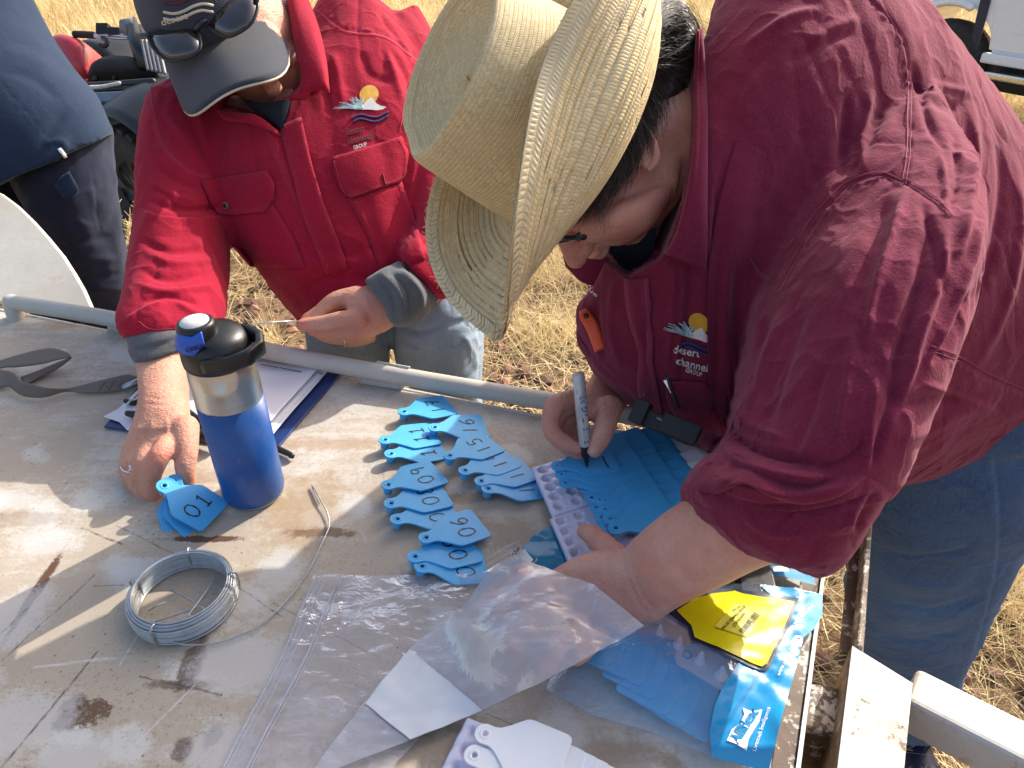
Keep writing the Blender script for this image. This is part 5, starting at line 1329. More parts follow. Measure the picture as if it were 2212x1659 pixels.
t.l(t.bsdf(col, 0.62, t.bump(hh, 0.6, 0.0008), Specular_IOR_Level=0.25), mx.inputs[1]); t.l(tr.outputs[0], mx.inputs[2])
M['straw_weave'] = t.done(mx.outputs[0])
M['straw_braid'] = plain('pale straw braid', (0.72, 0.59, 0.36), 0.5, 0.2, 0.3, 900)
tF = unit(fr_(-.375, -.92, -.05)); tU = fr_(-.92, .375, -.66); tU = unit(tU - tF * (tU @ tF)); tS = np.cross(tU, tF)
HB = D(1222, 290, .744)
def hat_pt(th, rho, arc=.105):
    """brim: rolls up at both sides, dips a little in front and behind"""
    c, s = math.cos(th), math.sin(th)
    a, b = .103, .086
    side = abs(s) ** (1.6 if s > 0 else 1.3)
    W = arc * (1 - .40 * max(0, -s) ** .8) * (1 + .36 * side + .10 * max(0, c) ** 2)
    Phi = math.radians(108) * side + math.radians(8) * (1 - side)
    if c > 0: Phi -= math.radians(14) * c ** 4
    n = 16; y = 0; z = 0
    for i in range(n):
        q = (i + .5) / n
        if q > rho + 1e-6: break
        st = min(1.0 / n, rho - i / n) * W
        ph = Phi * (3 * min(1, q / .62) ** 2 - 2 * min(1, q / .62) ** 3)
        y += math.cos(ph) * st; z += math.sin(ph) * st
    base = np.array((a * c, b * s)); nn = np.array((c / a, s / b)); nn /= np.linalg.norm(nn)
    nn = np.array((c, s * .9)); nn /= np.linalg.norm(nn)
    xy = base + nn * y
    ragged = 0
    return HB + tF * xy[0] + tS * xy[1] + tU * z
NTH, NR = 260, 146
ths = np.linspace(-math.pi, math.pi, NTH, endpoint=False)
V = np.array([[hat_pt(th, r) for th in ths] for r in np.linspace(0, 1, NR)])
# undulation and ragged edge
fl_ = V.reshape(-1, 3)
wob = vnoise(fl_, .045, 12) * .0022
rho_ = np.repeat(np.linspace(0, 1, NR), NTH)
fl_ = fl_ + tU * (wob * rho_)[:, None]
F = []; UVs = []
for i in range(NR - 1):
    for j in range(NTH):
        k = (j + 1) % NTH
        F.append((i * NTH + j, i * NTH + k, (i + 1) * NTH + k, (i + 1) * NTH + j))
        for ii, jj in ((i, j), (i, j + 1), (i + 1, j + 1), (i + 1, j)):
            UVs.append((jj / NTH * 290, ii / (NR - 1) * 29.0))
def add_uv(me, uvs):
    l = me.uv_layers.new(name='weave'); l.data.foreach_set('uv', np.array(uvs, np.float32).ravel())
HAT = obj('straw_hat', *join([ball(HB + tU * .02, (tF * .088, tS * .073, tU * .04), 16, 10)]), M['straw_braid'], WR, label='pale woven straw cowboy hat with the brim rolled up at the sides')
br = obj('brim', fl_, F, M['straw_weave'], HAT); add_uv(br.data, UVs); thick(br, .0022, 0)
# ridged rows of stitched braid, as relief
N = get_n(br.data); fr_row = (rho_ * 29.0) % 1.0
set_v(br.data, fl_ + N * (np.sin(fr_row * math.pi) * .00028)[:, None])
# crown with raised oval ridge round a sunken top
prof = [(0.0, 1.00, 0.000), (.10, .985, .012), (.25, .965, .030), (.45, .94, .055), (.65, .915, .080), (.80, .895, .098), (.90, .875, .108), (.96, .845, .1135), (1.0, .80, .1135), (1.06, .74, .108), (1.15, .66, .100), (1.28, .54, .094), (1.42, .40, .091), (1.6, .22, .090), (1.8, .02, .090)]
def crown_pt(th, k, z):
    c, s = math.cos(th), math.sin(th)
    a, b = .104 * k, .087 * k
    pin = math.exp(-((abs(th) - .62) / .38) ** 2) * max(0, min(1, (z - .03) / .07))
    e = 1 - .10 * pin
    zz = z * (1.27 - .12 * max(0, c) + .04 * max(0, -c))
    if k < .80: zz += .012 * (1 - k / .8) * 0 - .0 
    return HB + tF * (a * c * e + zz * .10) + tS * b * s * e + tU * zz
rowsC = []
pk = np.array([(q[1], q[2]) for q in prof]); pk = np.concatenate([[catmull(np.c_[pk, 0 * pk[:, 0]], 4)[:, :2]]])[0]
V = np.array([[crown_pt(th, k, z) for th in ths] for k, z in pk]); nk = len(pk)
fl_ = V.reshape(-1, 3); fl_ = fl_ + tU * (vnoise(fl_, .05, 15) * .0035)[:, None] + tS * (vnoise(fl_, .06, 16) * .003)[:, None]
F = []; UVs = []
arc = np.concatenate([[0], np.cumsum(np.hypot(np.diff(pk[:, 0]) * .095, np.diff(pk[:, 1])))]) / .0037
for i in range(nk - 1):
    for j in range(NTH):
        k = (j + 1) % NTH
        F.append((i * NTH + j, i * NTH + k, (i + 1) * NTH + k, (i + 1) * NTH + j))
        for ii, jj in ((i, j), (i, j + 1), (i + 1, j + 1), (i + 1, j)):
            UVs.append((jj / NTH * (250 if ii < 36 else 110), arc[ii] * 1.15))
cr = obj('crown', fl_, F, M['straw_weave'], HAT); add_uv(cr.data, UVs)
N = get_n(cr.data); fr_row = np.repeat(arc, NTH) % 1.0
# braided edge strip: herringbone straws laid along the rim
def braid(name, r0, r1, n, lift, inner=False):
    Vs = []; Fs = []; rr = np.random.default_rng(6)
    for rowi in range(2):
        for j in range(n):
            t0 = -math.pi + 2 * math.pi * j / n; dt = 2 * math.pi / n
            ra = r0 + (r1 - r0) * rowi / 2; rb = r0 + (r1 - r0) * (rowi + 1) / 2
            sh = dt * .75 * (1 if rowi == 0 else -1)
            off_a, off_b = (0, sh) if rowi == 0 else (-sh, 0)
            q = [hat_pt(t0 + off_a, ra), hat_pt(t0 + off_a + dt * .95, ra), hat_pt(t0 + off_b + dt * .95, rb), hat_pt(t0 + off_b, rb)]
            nrm = unit(np.cross(q[1] - q[0], q[3] - q[0])) * (1 if not inner else -1)
            lf = lift + rr.uniform(0, .0006)
            Q = [p + nrm * (lf + (.0005 if i in (1, 2) else 0)) for i, p in enumerate(q)]
            mid = sum(Q) / 4 + nrm * .0005
            k = len(Vs); Vs += Q + [mid]
            Fs += [(k, k + 1, k + 4), (k + 1, k + 2, k + 4), (k + 2, k + 3, k + 4), (k + 3, k, k + 4)]
    o = obj(name, Vs, Fs, M['straw_braid'], HAT, False, kind='stuff'); return o
braid('edge_braid', .90, 1.0, 250, .0015)
braid('edge_braid', .90, 1.0, 250, .0015, True)
# frayed ends along the rim
rr = np.random.default_rng(12); fr_parts = []
for i in range(150):
    th = rr.uniform(-2.2, .9) if rr.random() < .8 else rr.uniform(-math.pi, math.pi)
    p = hat_pt(th, 1.0); q = hat_pt(th + rr.normal(0, .03), .96); dv = unit(p - q) + rr.normal(0, .5, 3)
    fr_parts.append(tube([p, p + unit(dv) * rr.uniform(.002, .006)], [.0004, .0002], 4))
obj('frayed_straw', *join(fr_parts), M['straw_braid'], HAT, kind='stuff')
for x, y in ((1002, 96), (950, 156), (945, 352)):
    pass
# ------------------------------------------------------------------ the woman standing across the tray on the left
WL = thing('person', 'person in a bright red shirt and navy cap laying out tags across the tray', 'person', (-0.35, 1.25, 0))
lU = unit(fr_(-.44, .54, -.72)); lF = fr_(.38, -.72, -.58); lF = unit(lF - lU * (lF @ lU)); lS = np.cross(lU, lF)
LC = D(524, 66, 1.145)
CC = D(452, 38, 1.115)
cU = unit(fr_(-.24, .56, -.79)); cF = fr_(.36, -.74, -.46); cF = unit(cF - cU * (cF @ cU)); cS = np.cross(cU, cF)
def cp_(f, s, u): return CC + cF * f + cS * s + cU * u
def lp(f, s, u): return LC + lF * f + lS * s + lU * u
body = [ball(lp(0, 0, 0), (lF * .096, lS * .077, lU * .092), 24, 16), ball(lp(.026, 0, -.060), (lF * .062, lS * .066, lU * .075), 20, 12), ball(lp(.036, .018, -.066), (lF * .05, lS * .054, lU * .052), 18, 12),
        ball(lp(.056, 0, -.110), (lF * .032, lS * .036, lU * .022), 16, 10), ball(lp(.02, .02, -.100), (lF * .048, lS * .046, lU * .030), 16, 10), ball(lp(.078, 0, -.006), (lF * .026, lS * .055, lU * .034), 16, 10),
        tube([lp(.092, 0, -.014), lp(.106, 0, -.036), lp(.119, 0, -.054)], [.009, .011, .013], 12, 3), ball(lp(.100, 0, -.078), (lF * .012, lS * .022, lU * .006), 12, 8), ball(lp(.097, 0, -.087), (lF * .012, lS * .020, lU * .0065), 12, 8),
        ball(lp(-.004, .076, -.03), (lF * .018, lS * .012, lU * .03), 12, 8), ball(lp(.055, .040, -.05), (lF * .03, lS * .022, lU * .022), 12, 8),
        tube([lp(-.02, 0, -.05), D(600, 150, 1.24), D(650, 260, 1.25), D(700, 420, 1.23)], [.060, .058, .07, .09], 20, 4),
        tube([D(420, 260, 1.23), D(410, 380, 1.145), D(390, 520, 1.075), D(385, 680, 1.0)], [.04, .040, .042, .042], 16, 4), tube([D(650, 260, 1.25), D(420, 260, 1.23)], [.06, .04], 12),
        ploft([(285, 640, 450, 625, 1.0, .040), (293, 720, 418, 705, .975, .040), (302, 785, 406, 762, .950, .038), (307, 845, 402, 838, .918, .033), (298, 890, 406, 880, .898, .027), (282, 930, 410, 925, .885, .023)], 24, 2.2, 5),
        ploft([(298, 890, 406, 880, .898, .024), (280, 935, 410, 930, .884, .020), (270, 975, 402, 965, .874, .017), (272, 1000, 380, 985, .868, .013)], 24, 2.3, 5)]
hd = .860
body += [finger([D(372, 950, hd + .014), D(345, 985, hd - .012), D(326, 1030, hd - .006), D(330, 1066, hd + .000), D(342, 1092, hd + .004)], [.0125, .0122, .0115, .0100, .0082]),     # index
         finger([D(335, 958, hd + .016), D(310, 1000, hd - .004), D(300, 1040, hd + .004), D(312, 1072, hd + .008), D(332, 1094, hd + .010)], [.0120, .0112, .0102, .0092, .0078]),
         finger([D(308, 962, hd + .018), D(288, 1000, hd + .004), D(284, 1032, hd + .010), D(298, 1060, hd + .014), D(318, 1080, hd + .016)], [.0112, .0105, .0095, .0086, .0074]),
         finger([D(288, 955, hd + .022), D(275, 990, hd + .012), D(272, 1018, hd + .016), D(284, 1040, hd + .020)], [.0100, .0092, .0084, .0070]),
         finger([D(398, 925, hd + .022), D(404, 970, hd + .004), D(400, 1010, hd - .002), D(406, 1042, hd + .004)], [.0175, .0130, .0118, .0090])]
# her other arm: across the belly, hand holding a wire
body += [tube([D(860, 150, 1.27), D(950, 330, 1.22), D(975, 520, 1.14), D(905, 610, 1.085), D(850, 645, 1.06)], [.05, .048, .046, .040, .034], 16, 4), tube([D(650, 260, 1.25), D(860, 150, 1.27)], [.07, .05], 12)]
hl = 1.05
body += [ploft([(862, 600, 885, 700, 1.075, .030), (828, 612, 856, 702, 1.058, .028), (795, 616, 835, 715, 1.050, .026), (765, 628, 800, 728, 1.046, .022), (742, 645, 770, 732, 1.044, .016)], 22, 2.3, 5),
         finger([D(780, 690, hl - .022), D(745, 690, hl - .026), D(700, 698, hl - .022), D(665, 702, hl - .018), D(650, 702, hl - .016)], [.0130, .0128, .0112, .0095, .0082]),
         finger([D(790, 710, hl - .008), D(750, 715, hl - .012), D(705, 716, hl - .006), D(675, 713, hl - .002)], [.0120, .0115, .0102, .0085]),
         finger([D(795, 722, hl + .006), D(755, 730, hl + .002), D(715, 729, hl + .006), D(690, 722, hl + .012)], [.0112, .0105, .0095, .008]),
         finger([D(800, 726, hl + .02), D(768, 736, hl + .018), D(740, 735, hl + .022)], [.0100, .0092, .0078]),
         finger([D(772, 640, hl + .002), D(725, 650, hl - .002), D(692, 675, hl - .004), D(662, 690, hl - .006)], [.0155, .0132, .0115, .0086])]
bm_ = union_mesh('body', body, .0027, 3, .45)
sculpt(bm_, [('g', [(310, 855), (350, 862), (400, 852)], 3, -1.0), ('g', [(306, 868), (350, 876), (402, 866)], 3, -.8), ('g', [(330, 905), (325, 940)], 5, 1.3), ('g', [(360, 905), (365, 945)], 5, 1.4), ('g', [(300, 915), (298, 950)], 4, 1.1), ('g', [(385, 965), (380, 985), (365, 1000)], 4, -2),
             ('g', [(318, 1015), (330, 1012), (340, 1018)], 3, -.9), ('g', [(322, 1022), (334, 1020)], 3, -.7), ('g', [(398, 990), (412, 990)], 3, -.7), ('g', [(740, 672), (748, 690), (744, 708)], 3, -.8), ('g', [(700, 686), (702, 700)], 3, -.7), ('g', [(785, 640), (800, 665), (805, 690)], 5, 1.0),
             ('g', [(612, 60), (628, 90), (640, 130)], 3, -1.0), ('g', [(618, 100), (630, 140), (625, 185)], 3, -1.4), ('g', [(630, 110), (645, 150), (648, 190)], 3, -.9), ('g', [(600, 180), (620, 200), (635, 195)], 3, -1.0)])
finish_body(bm_, [(D(345, 985, hd - .02), .02, .6), (D(408, 1040, hd), .016, .6), (D(336, 1090, hd), .016, .6), (D(800, 695, hl - .03), .025, .7), (D(655, 702, hl - .02), .016, .6), (lp(.05, .05, -.06), .045, .35)],
            [(D(408, 1044, hd - .008), .006, .8), (D(340, 1096, hd - .004), .006, .8)])
WLB = obj_me('body', bm_, M['skin_old'], WL)
# ---- shirt
torso = [(590, 170, 740, -90, 1.25, .07), (545, 215, 770, -40, 1.235, .095), (470, 225, 830, 10, 1.225, .115), (392, 255, 895, 75, 1.22, .135), (402, 330, 945, 200, 1.205, .145), (430, 400, 962, 320, 1.20, .15), (478, 470, 970, 420, 1.20, .15), (530, 540, 985, 520, 1.205, .15), (585, 600, 992, 600, 1.215, .148), (628, 655, 992, 640, 1.225, .145), (660, 697, 990, 662, 1.235, .142)]
slv = [(405, 160, 560, 250, 1.20, .075), (338, 215, 545, 330, 1.17, .085), (316, 310, 520, 420, 1.14, .084), (311, 400, 496, 480, 1.11, .080), (305, 490, 488, 545, 1.08, .078), (292, 560, 488, 600, 1.05, .076), (280, 620, 484, 645, 1.02, .074), (266, 680, 476, 690, .992, .070), (272, 715, 462, 706, .980, .064), (280, 732, 450, 714, .972, .058)]
slv2 = [(770, 60, 900, 10, 1.26, .07), (815, 110, 945, 85, 1.25, .078), (850, 200, 990, 210, 1.22, .08), (880, 360, 1010, 360, 1.17, .078), (905, 470, 1005, 520, 1.12, .070), (882, 515, 985, 625, 1.085, .060), (862, 548, 950, 648, 1.065, .052)]
sh = union_mesh('shirt', [ploft(torso, 40, 2.2, 6), ploft(slv, 32, 2.1, 6), ploft(slv2, 28, 2.1, 6)], .0054, 8, .5, 1)
hollow(sh, [(652, -30), (648, 100), (655, 180), (628, 210), (612, 292), (545, 256), (470, 240), (500, 120), (560, -30)], 1.20, 20)
V = get_v(sh); N = get_n(sh); ax = unit(fr_(.25, -.95, 0)); W = V - np.outer(V @ ax, ax) * .6
set_v(sh, V + N * (vnoise(W, .075, 31) * .0026 + vnoise(W, .034, 32) * .0020 + vnoise(W * 1.4, .017, 36) * .0006 + creases(W, .10, 150) * .0032 * np.clip(vnoise(V, .16, 144) * 1.5 + .5, 0, 1) - creases(W, .07, 154) * .0024 + creases(V, .036, 158, 7) * .0009)[:, None])
folds = [('p', [(338, 172), (322, 190), (345, 300), (400, 360), (440, 380)], 2.6, 1.5, {'side': 1, 'per': 7}), ('p', [(680, 15), (745, 62), (830, 75), (890, 118), (905, 130)], 2.6, 1.5, {'side': -1, 'per': 7}), ('p', [(908, 128), (880, 200), (868, 280)], 2.6, 1.3, {'side': -1, 'per': 7}),
         ('p', [(555, 225), (600, 350), (660, 480), (720, 590)], 2.2, .8, {'side': -1, 'per': 8, 'wear': .4}),
         ('g', [(345, 230), (400, 300), (450, 380), (470, 440)], 9, 4.5), ('g', [(385, 200), (430, 300), (470, 400)], 10, -4.0), ('g', [(430, 240), (445, 320), (470, 390)], 8, 3.5), ('g', [(480, 250), (490, 330), (500, 390)], 9, -2.5),
         ('s', [(305, 452), (350, 470), (420, 472), (486, 465)], 3, 7, {'fall': 40, 'taper': .12}), ('g', [(315, 430), (380, 450), (450, 450), (490, 440)], 8, -5.5), ('g', [(330, 350), (380, 390), (440, 410)], 9, -4.0), ('g', [(322, 390), (370, 420), (430, 440)], 7, 3.0),
         ('g', [(300, 520), (370, 545), (450, 540)], 8, -4.0), ('g', [(310, 545), (380, 570), (470, 560)], 8, 3.8), ('g', [(300, 580), (360, 605), (450, 590)], 8, -4.0), ('g', [(290, 610), (360, 630), (470, 615)], 7, 3.2), ('g', [(300, 655), (360, 640), (440, 660)], 6, -3.5), ('s', [(268, 690), (320, 660), (360, 648)], 3, 4, {'fall': 25}), ('g', [(380, 650), (420, 675), (470, 690)], 6, 3),
         ('g', [(505, 330), (510, 400), (520, 450)], 9, -3.0), ('g', [(580, 260), (600, 340), (640, 420)], 10, 2.5), ('g', [(720, 110), (735, 180), (740, 230)], 9, 3.5), ('g', [(690, 130), (705, 200), (715, 260)], 9, -3.5), ('g', [(780, 110), (800, 160), (850, 180)], 9, -3.0), ('g', [(830, 100), (850, 150), (870, 220)], 8, 3.5), ('g', [(850, 120), (880, 170), (890, 230)], 8, -3.5),
         ('g', [(620, 640), (720, 600), (820, 600), (900, 570)], 10, -4.5), ('g', [(600, 600), (700, 570), (800, 565)], 10, 3.5), ('g', [(640, 670), (740, 630), (840, 620)], 9, 3.5), ('g', [(560, 560), (650, 540), (720, 545)], 9, -3.0), ('g', [(780, 400), (800, 480), (820, 560)], 12, -3.0), ('g', [(880, 330), (860, 420), (850, 500)], 10, -4.0), ('g', [(905, 300), (890, 400), (885, 480)], 9, 4.0),
         ('g', [(890, 520), (930, 560), (975, 600)], 9, 3.5), ('g', [(900, 490), (945, 520), (985, 560)], 8, -4.0)]
w = sculpt(sh, folds); wear_zero(sh, w)
SHL = obj_me('shirt', sh, M['red'], WL)
bL = bvh_of(sh)
# front band, studs, pockets
V, F = draped(bL, [(606, 275), (626, 360), (650, 450), (686, 545), (705, 590)], [(652, 255), (672, 345), (700, 440), (738, 535), (752, 580)], 30, 9, .0024, 1.05, .0014)
o = obj('placket', V, F, M['red'], WL); wear_zero(o.data, np.clip(np.abs(np.tile(np.linspace(-1, 1, 9), 30)) - .55, 0, .5)); thick(o, .0016)
for x, y in ((654.5, 383), (698, 505)): snap_button(bL, x, y, .0058, WL, 1.05)
V, F = draped(bL, [(434, 394), (440, 410), (452, 440), (470, 466)], [(578, 371), (594, 395), (594, 432), (576, 458)], 16, 18, .0034, 1.05, .003)
o = obj('pocket_flap', V, F, M['red'], WL); wear_zero(o.data, np.clip((np.repeat(np.linspace(0, 1, 16), 18) - .75) * 1.6, 0, .4)); thick(o, .0022)
snap_button(bvh_of(o.data), 489, 444, .0056, WL, 1.05)
V, F = draped(bL, [(717, 343), (722, 372), (735, 410), (758, 430)], [(866, 297), (880, 330), (880, 372), (868, 392)], 16, 18, .0034, 1.05, .003)
o = obj('pocket_flap', V, F, M['red'], WL); wear_zero(o.data, np.clip((np.repeat(np.linspace(0, 1, 16), 18) - .75) * 1.6, 0, .4)); thick(o, .0022)
bF = bvh_of(o.data)
V, F = tube(drape(bF, [(826, 378), (831, 398)], .002, 1.05), .0012, 6); obj('button_hole', V, F, M['thread_dark'], o)
V, F = draped(bL, [(470, 466), (500, 530), (540, 575)], [(590, 440), (640, 520), (660, 580)], 12, 12, .0014, 1.05)
o = obj('chest_pocket', V, F, M['red'], WL); wear_zero(o.data, np.clip(np.abs(np.tile(np.linspace(-1, 1, 12), 12)) - .75, 0, .3)); thick(o, .0012)
V, F = draped(bL, [(752, 430), (790, 500), (825, 590)], [(868, 392), (900, 480), (920, 560)], 12, 12, .0014, 1.05)
o = obj('chest_pocket', V, F, M['red'], WL); wear_zero(o.data, np.clip(np.abs(np.tile(np.linspace(-1, 1, 12), 12)) - .75, 0, .3)); thick(o, .0012)
# collar
rows = [[(605, -20, 1.17), (625, 60, 1.14), (643, 130, 1.11), (650, 180, 1.085), (628, 208, 1.078)], [(628, -10, 1.125), (640, 60, 1.10), (652, 130, 1.080), (657, 178, 1.072), (640, 207, 1.072)], [(655, -10, 1.14), (672, 60, 1.10), (690, 130, 1.075), (697, 175, 1.068), (690, 195, 1.072)], [(664, -5, 1.16), (688, 60, 1.12), (704, 130, 1.095), (710, 185, 1.080), (712, 201, 1.080)]]
V, F = patch(rows, 8, 6); o = obj('collar', V, F, M['red'], WL); wear_zero(o.data); thick(o, .0022)
rows = [[(655, 178, 1.075), (640, 200, 1.072), (612, 212, 1.075)], [(668, 180, 1.072), (664, 205, 1.070), (645, 215, 1.070)], [(672, 190, 1.075), (662, 212, 1.074), (625, 216, 1.078)]]
V, F = patch(rows, 6, 6); o = obj('collar_tip', V, F, M['red'], WL); wear_zero(o.data); thick(o, .002)
rows = [[(470, 238, 1.09), (510, 244, 1.075), (560, 252, 1.07), (610, 294, 1.072)], [(478, 252, 1.085), (505, 258, 1.07), (545, 262, 1.066), (605, 294, 1.068)], [(490, 258, 1.085), (512, 262, 1.075), (542, 266, 1.070), (600, 290, 1.072)]]
V, F = patch(rows, 6, 6); o = obj('collar', V, F, M['red'], WL); wear_zero(o.data); thick(o, .002)
rows = [[(530, 215, 1.10), (570, 222, 1.09), (612, 215, 1.085), (630, 205, 1.09)], [(550, 240, 1.09), (580, 246, 1.08), (612, 246, 1.078), (628, 240, 1.085)], [(585, 262, 1.085), (598, 270, 1.078), (608, 280, 1.076), (614, 292, 1.08)]]
V, F = patch(rows, 6, 6); o = obj('undershirt', V, F, M['under'], WL); wear_zero(o.data)
# emblem and lettering
def ptL(x, y): return (742 + 92 * x, 262 - 76 * y - 10 * x)
emblem(bL, ptL, SHL, 0, .0014, 1.05)
for s, p0, p1, h, mt in (('desert', (748, 294), (789, 284), 15, M['thread_dark']), ('channels', (753, 313), (810, 299), 15, M['thread_dark']), ('GROUP', (765, 325), (793, 316), 8.5, M['thread_white'])):
    V, F = text_on(bL, s, p0, p1, h, .0016, .006, 1.05)
    thick(obj('embroidered_lettering', V, F, mt, SHL, False), .0006)
# grey undershirt cuffs
cf = union_mesh('undershirt_cuff', [ploft([(278, 722, 458, 700, .976, .056), (286, 738, 450, 712, .970, .056), (290, 760, 436, 738, .962, .052), (300, 785, 420, 752, .955, .047)], 32, 2.1, 5)], .0035, 4)
V = get_v(cf); N = get_n(cf); set_v(cf, V + N * (vnoise(V, .02, 41) * .002)[:, None]); wear_zero(cf, sculpt(cf, [('s', [(285, 752), (340, 742), (400, 722), (445, 715)], 2.5, -3, {'fall': 15, 'taper': .1})]))
obj_me('undershirt_cuff', cf, M['grey_knit'], WL)
cf = union_mesh('undershirt_cuff', [ploft([(866, 566, 945, 640, 1.062, .052), (846, 574, 932, 665, 1.055, .054), (822, 586, 908, 690, 1.050, .052), (800, 600, 876, 704, 1.048, .046), (790, 606, 855, 708, 1.048, .040)], 32, 2.1, 5)], .0032, 3)
V = get_v(cf); N = get_n(cf); set_v(cf, V + N * (vnoise(V, .022, 43) * .0028)[:, None])
wear_zero(cf, sculpt(cf, [('g', [(838, 580), (878, 625), (890, 690)], 5, -4), ('g', [(822, 588), (862, 635), (872, 700)], 5, 3.5), ('g', [(860, 575), (905, 625), (915, 670)], 6, 3), ('g', [(808, 598), (845, 640), (856, 705)], 4, -3), ('g', [(870, 570), (920, 620), (932, 650)], 5, -3)]))
obj_me('undershirt_cuff', cf, M['grey_knit'], WL)
for pts in ([(340, 178), (328, 198), (350, 305), (404, 364), (442, 386)], [(682, 22), (746, 69), (830, 82), (888, 124)], [(618, 275), (638, 360), (662, 450), (697, 545), (716, 588)], [(642, 258), (662, 347), (690, 442), (728, 537), (742, 582)], [(905, 132), (876, 204), (864, 282)], [(300, 694), (330, 712), (400, 706), (455, 696)]):
    stitched(bL, pts, M['red_thread'], SHL, 'stitching', .0008, .0030 if pts[0][0] in (618, 642) else .0008, 1.05)
for b_, pts in ((bvh_of(bpy.data.objects['pocket_flap'].data) if False else bF, [(722, 348), (740, 408), (762, 422), (864, 386), (874, 372), (874, 332), (862, 304)]),):
    stitched(b_, pts, M['red_thread'], SHL, 'stitching', .0008, .0012, 1.05)
# ---- jeans
jl = jeans('jeans', [(655, 640, 850, 620, 1.25, .10), (662, 720, 846, 720, 1.27, .10), (672, 800, 840, 800, 1.30, .095), (700, 920, 835, 920, 1.38, .085), (730, 1060, 830, 1060, 1.52, .075)],
           [(848, 620, 1035, 640, 1.25, .11), (846, 700, 1044, 700, 1.25, .11), (856, 780, 1042, 790, 1.27, .10), (880, 860, 1040, 870, 1.31, .092), (905, 960, 1030, 960, 1.40, .082), (920, 1060, 1015, 1060, 1.52, .075)],
           [(650, 560, 1000, 560, 1.25, .125), (652, 640, 1020, 640, 1.26, .13), (665, 690, 1030, 690, 1.27, .11)], M['denim_pale'], WL, .0055, 51)
w = sculpt(jl, [('g', [(848, 690), (846, 740), (850, 800)], 6, -9), ('g', [(850, 690), (900, 715), (970, 700), (1030, 690)], 8, -3.5), ('g', [(860, 740), (910, 760)], 8, 3), ('g', [(1000, 720), (1020, 760), (1030, 800)], 8, 3.5), ('p', [(1020, 680), (1036, 730), (1034, 800), (1036, 860)], 3, 1.0, {'per': 8}), ('g', [(760, 770), (810, 790), (840, 780)], 8, -3)])
wear_zero(jl, w); obj_me('jeans', jl, M['denim_pale'], WL)
# ---- rings
def ring_at(p, axis, r, w, mat, name, parent):
    u = unit(np.cross(axis, (.3, .5, .8))); v = np.cross(unit(axis), u)
    V, F = tube([p + (u * math.cos(a) + v * math.sin(a)) * r for a in np.linspace(0, 2 * math.pi, 25)], w, 8, 1, False)
    return obj(name, V, F, mat, parent)
ax_ = unit(D(284, 1032, hd + .01) - D(288, 1000, hd + .004))
rg = ring_at(D(287, 1010, hd + .006), ax_, .0121, .0012, M['silver'], 'ring', WL)
V, F = join([ball(D(x, y, hd - .009), (RGT * .0018, UPV * .0018, FWD * .0018), 8, 6) for x, y in ((281, 1008), (285, 1012), (281, 1015))]); obj('ring_stone', V, F, M['silver'], rg)
ring_at(D(748, 731, hl + .003), unit(D(755, 730, hl) - D(715, 729, hl)), .0112, .0016, M['gold'], 'ring', WL)
# ---- hair
g = [[lp(.02, -.06, -.02), lp(.03, -.085, -.03), lp(.03, -.095, -.05), lp(.02, -.095, -.075)], [lp(-.02, -.07, -.02), lp(-.02, -.09, -.04), lp(-.02, -.10, -.06), lp(-.02, -.10, -.085)]]
hg = strands('hair', g, 170, .006, .00022, M['hair_grey'], WL, 5)
g = [[lp(.02, .060, .01), lp(.01, .080, -.005), lp(-.01, .088, -.03), lp(-.03, .088, -.06)], [lp(-.03, .070, .0), lp(-.04, .084, -.02), lp(-.05, .086, -.05), lp(-.06, .084, -.085)]]
strands('hair', g, 200, .005, .00022, M['hair_grey'], WL, 6)
# ---- cap with logo
CAPO = obj('cap', *ball(cp_(-.004, 0, .018), (cF * .108, cS * .090, cU * .098), 32, 20), M['cap_navy'], WL, label='dark navy twill cap with embroidered logo and sunglasses on the bill')
bmd = bmesh.new(); bmd.from_mesh(CAPO.data)
for v in list(bmd.verts):
    p = np.array(v.co) - CC
    if p @ cU < .004 - .02 * max(0, (p @ cF) / .1): bmd.verts.remove(v)
bmd.to_mesh(CAPO.data); bmd.free(); thick(CAPO, .002)
ring = []; rows = []
for k in np.linspace(0, 1, 12):
    row_ = []
    for a in np.linspace(-1, 1, 25):
        ang = a * 1.28
        f0 = .092 * math.cos(ang); s0 = .086 * math.sin(ang)
        f1 = .088 + .112 * (1 - abs(a) ** 5.0) ** .7; s1 = .088 * a
        f = f0 + (f1 - f0) * k; s_ = s0 + (s1 - s0) * k ** .8
        u = .006 - .012 * k - .030 * (abs(a) ** 2) * (.35 + .65 * k) - .012 * k * k
        row_.append(cp_(f, s_, u))
    rows.append(row_)
rows = np.array(rows); nA, nB = rows.shape[:2]
F = [(i * nB + j, i * nB + j + 1, (i + 1) * nB + j + 1, (i + 1) * nB + j) for i in range(nA - 1) for j in range(nB - 1)]
bill = obj('bill', rows.reshape(-1, 3), F, M['cap_navy'], CAPO); thick(bill, .0032)
bB = bvh_of(bill.data)
V, F = tube(rows[-1] - cU * .001, .0019, 8); obj('bill_piping', V, F, M['thread_cream'], bill)
bC = bvh_of(CAPO.data)
for k in (1, 2, 3):
    pts = [(356 + i * 20.5, 22 + 14 * (k - 1) - 6 * (i / 5) + 6.5 * math.sin(i * 1.25) - i * 1.6 - 16 + (6 if k > 1 else 0)) for i in range(6)]
    P = drape(bC, smooth_line(pts, 4), .0012, 1.05); V, F = tube(P, .0019 if k > 1 else .0017, 8)
    obj('logo_wave', V, F, M['thread_cream'] if k > 1 else M['thread_dark'], CAPO)
V, F = text_on(bC, 'desert', (352, 55), (407, 40), 15, .0016, .008, 1.05); thick(obj('logo_lettering', V, F, M['thread_cream'], CAPO, False), .0008)
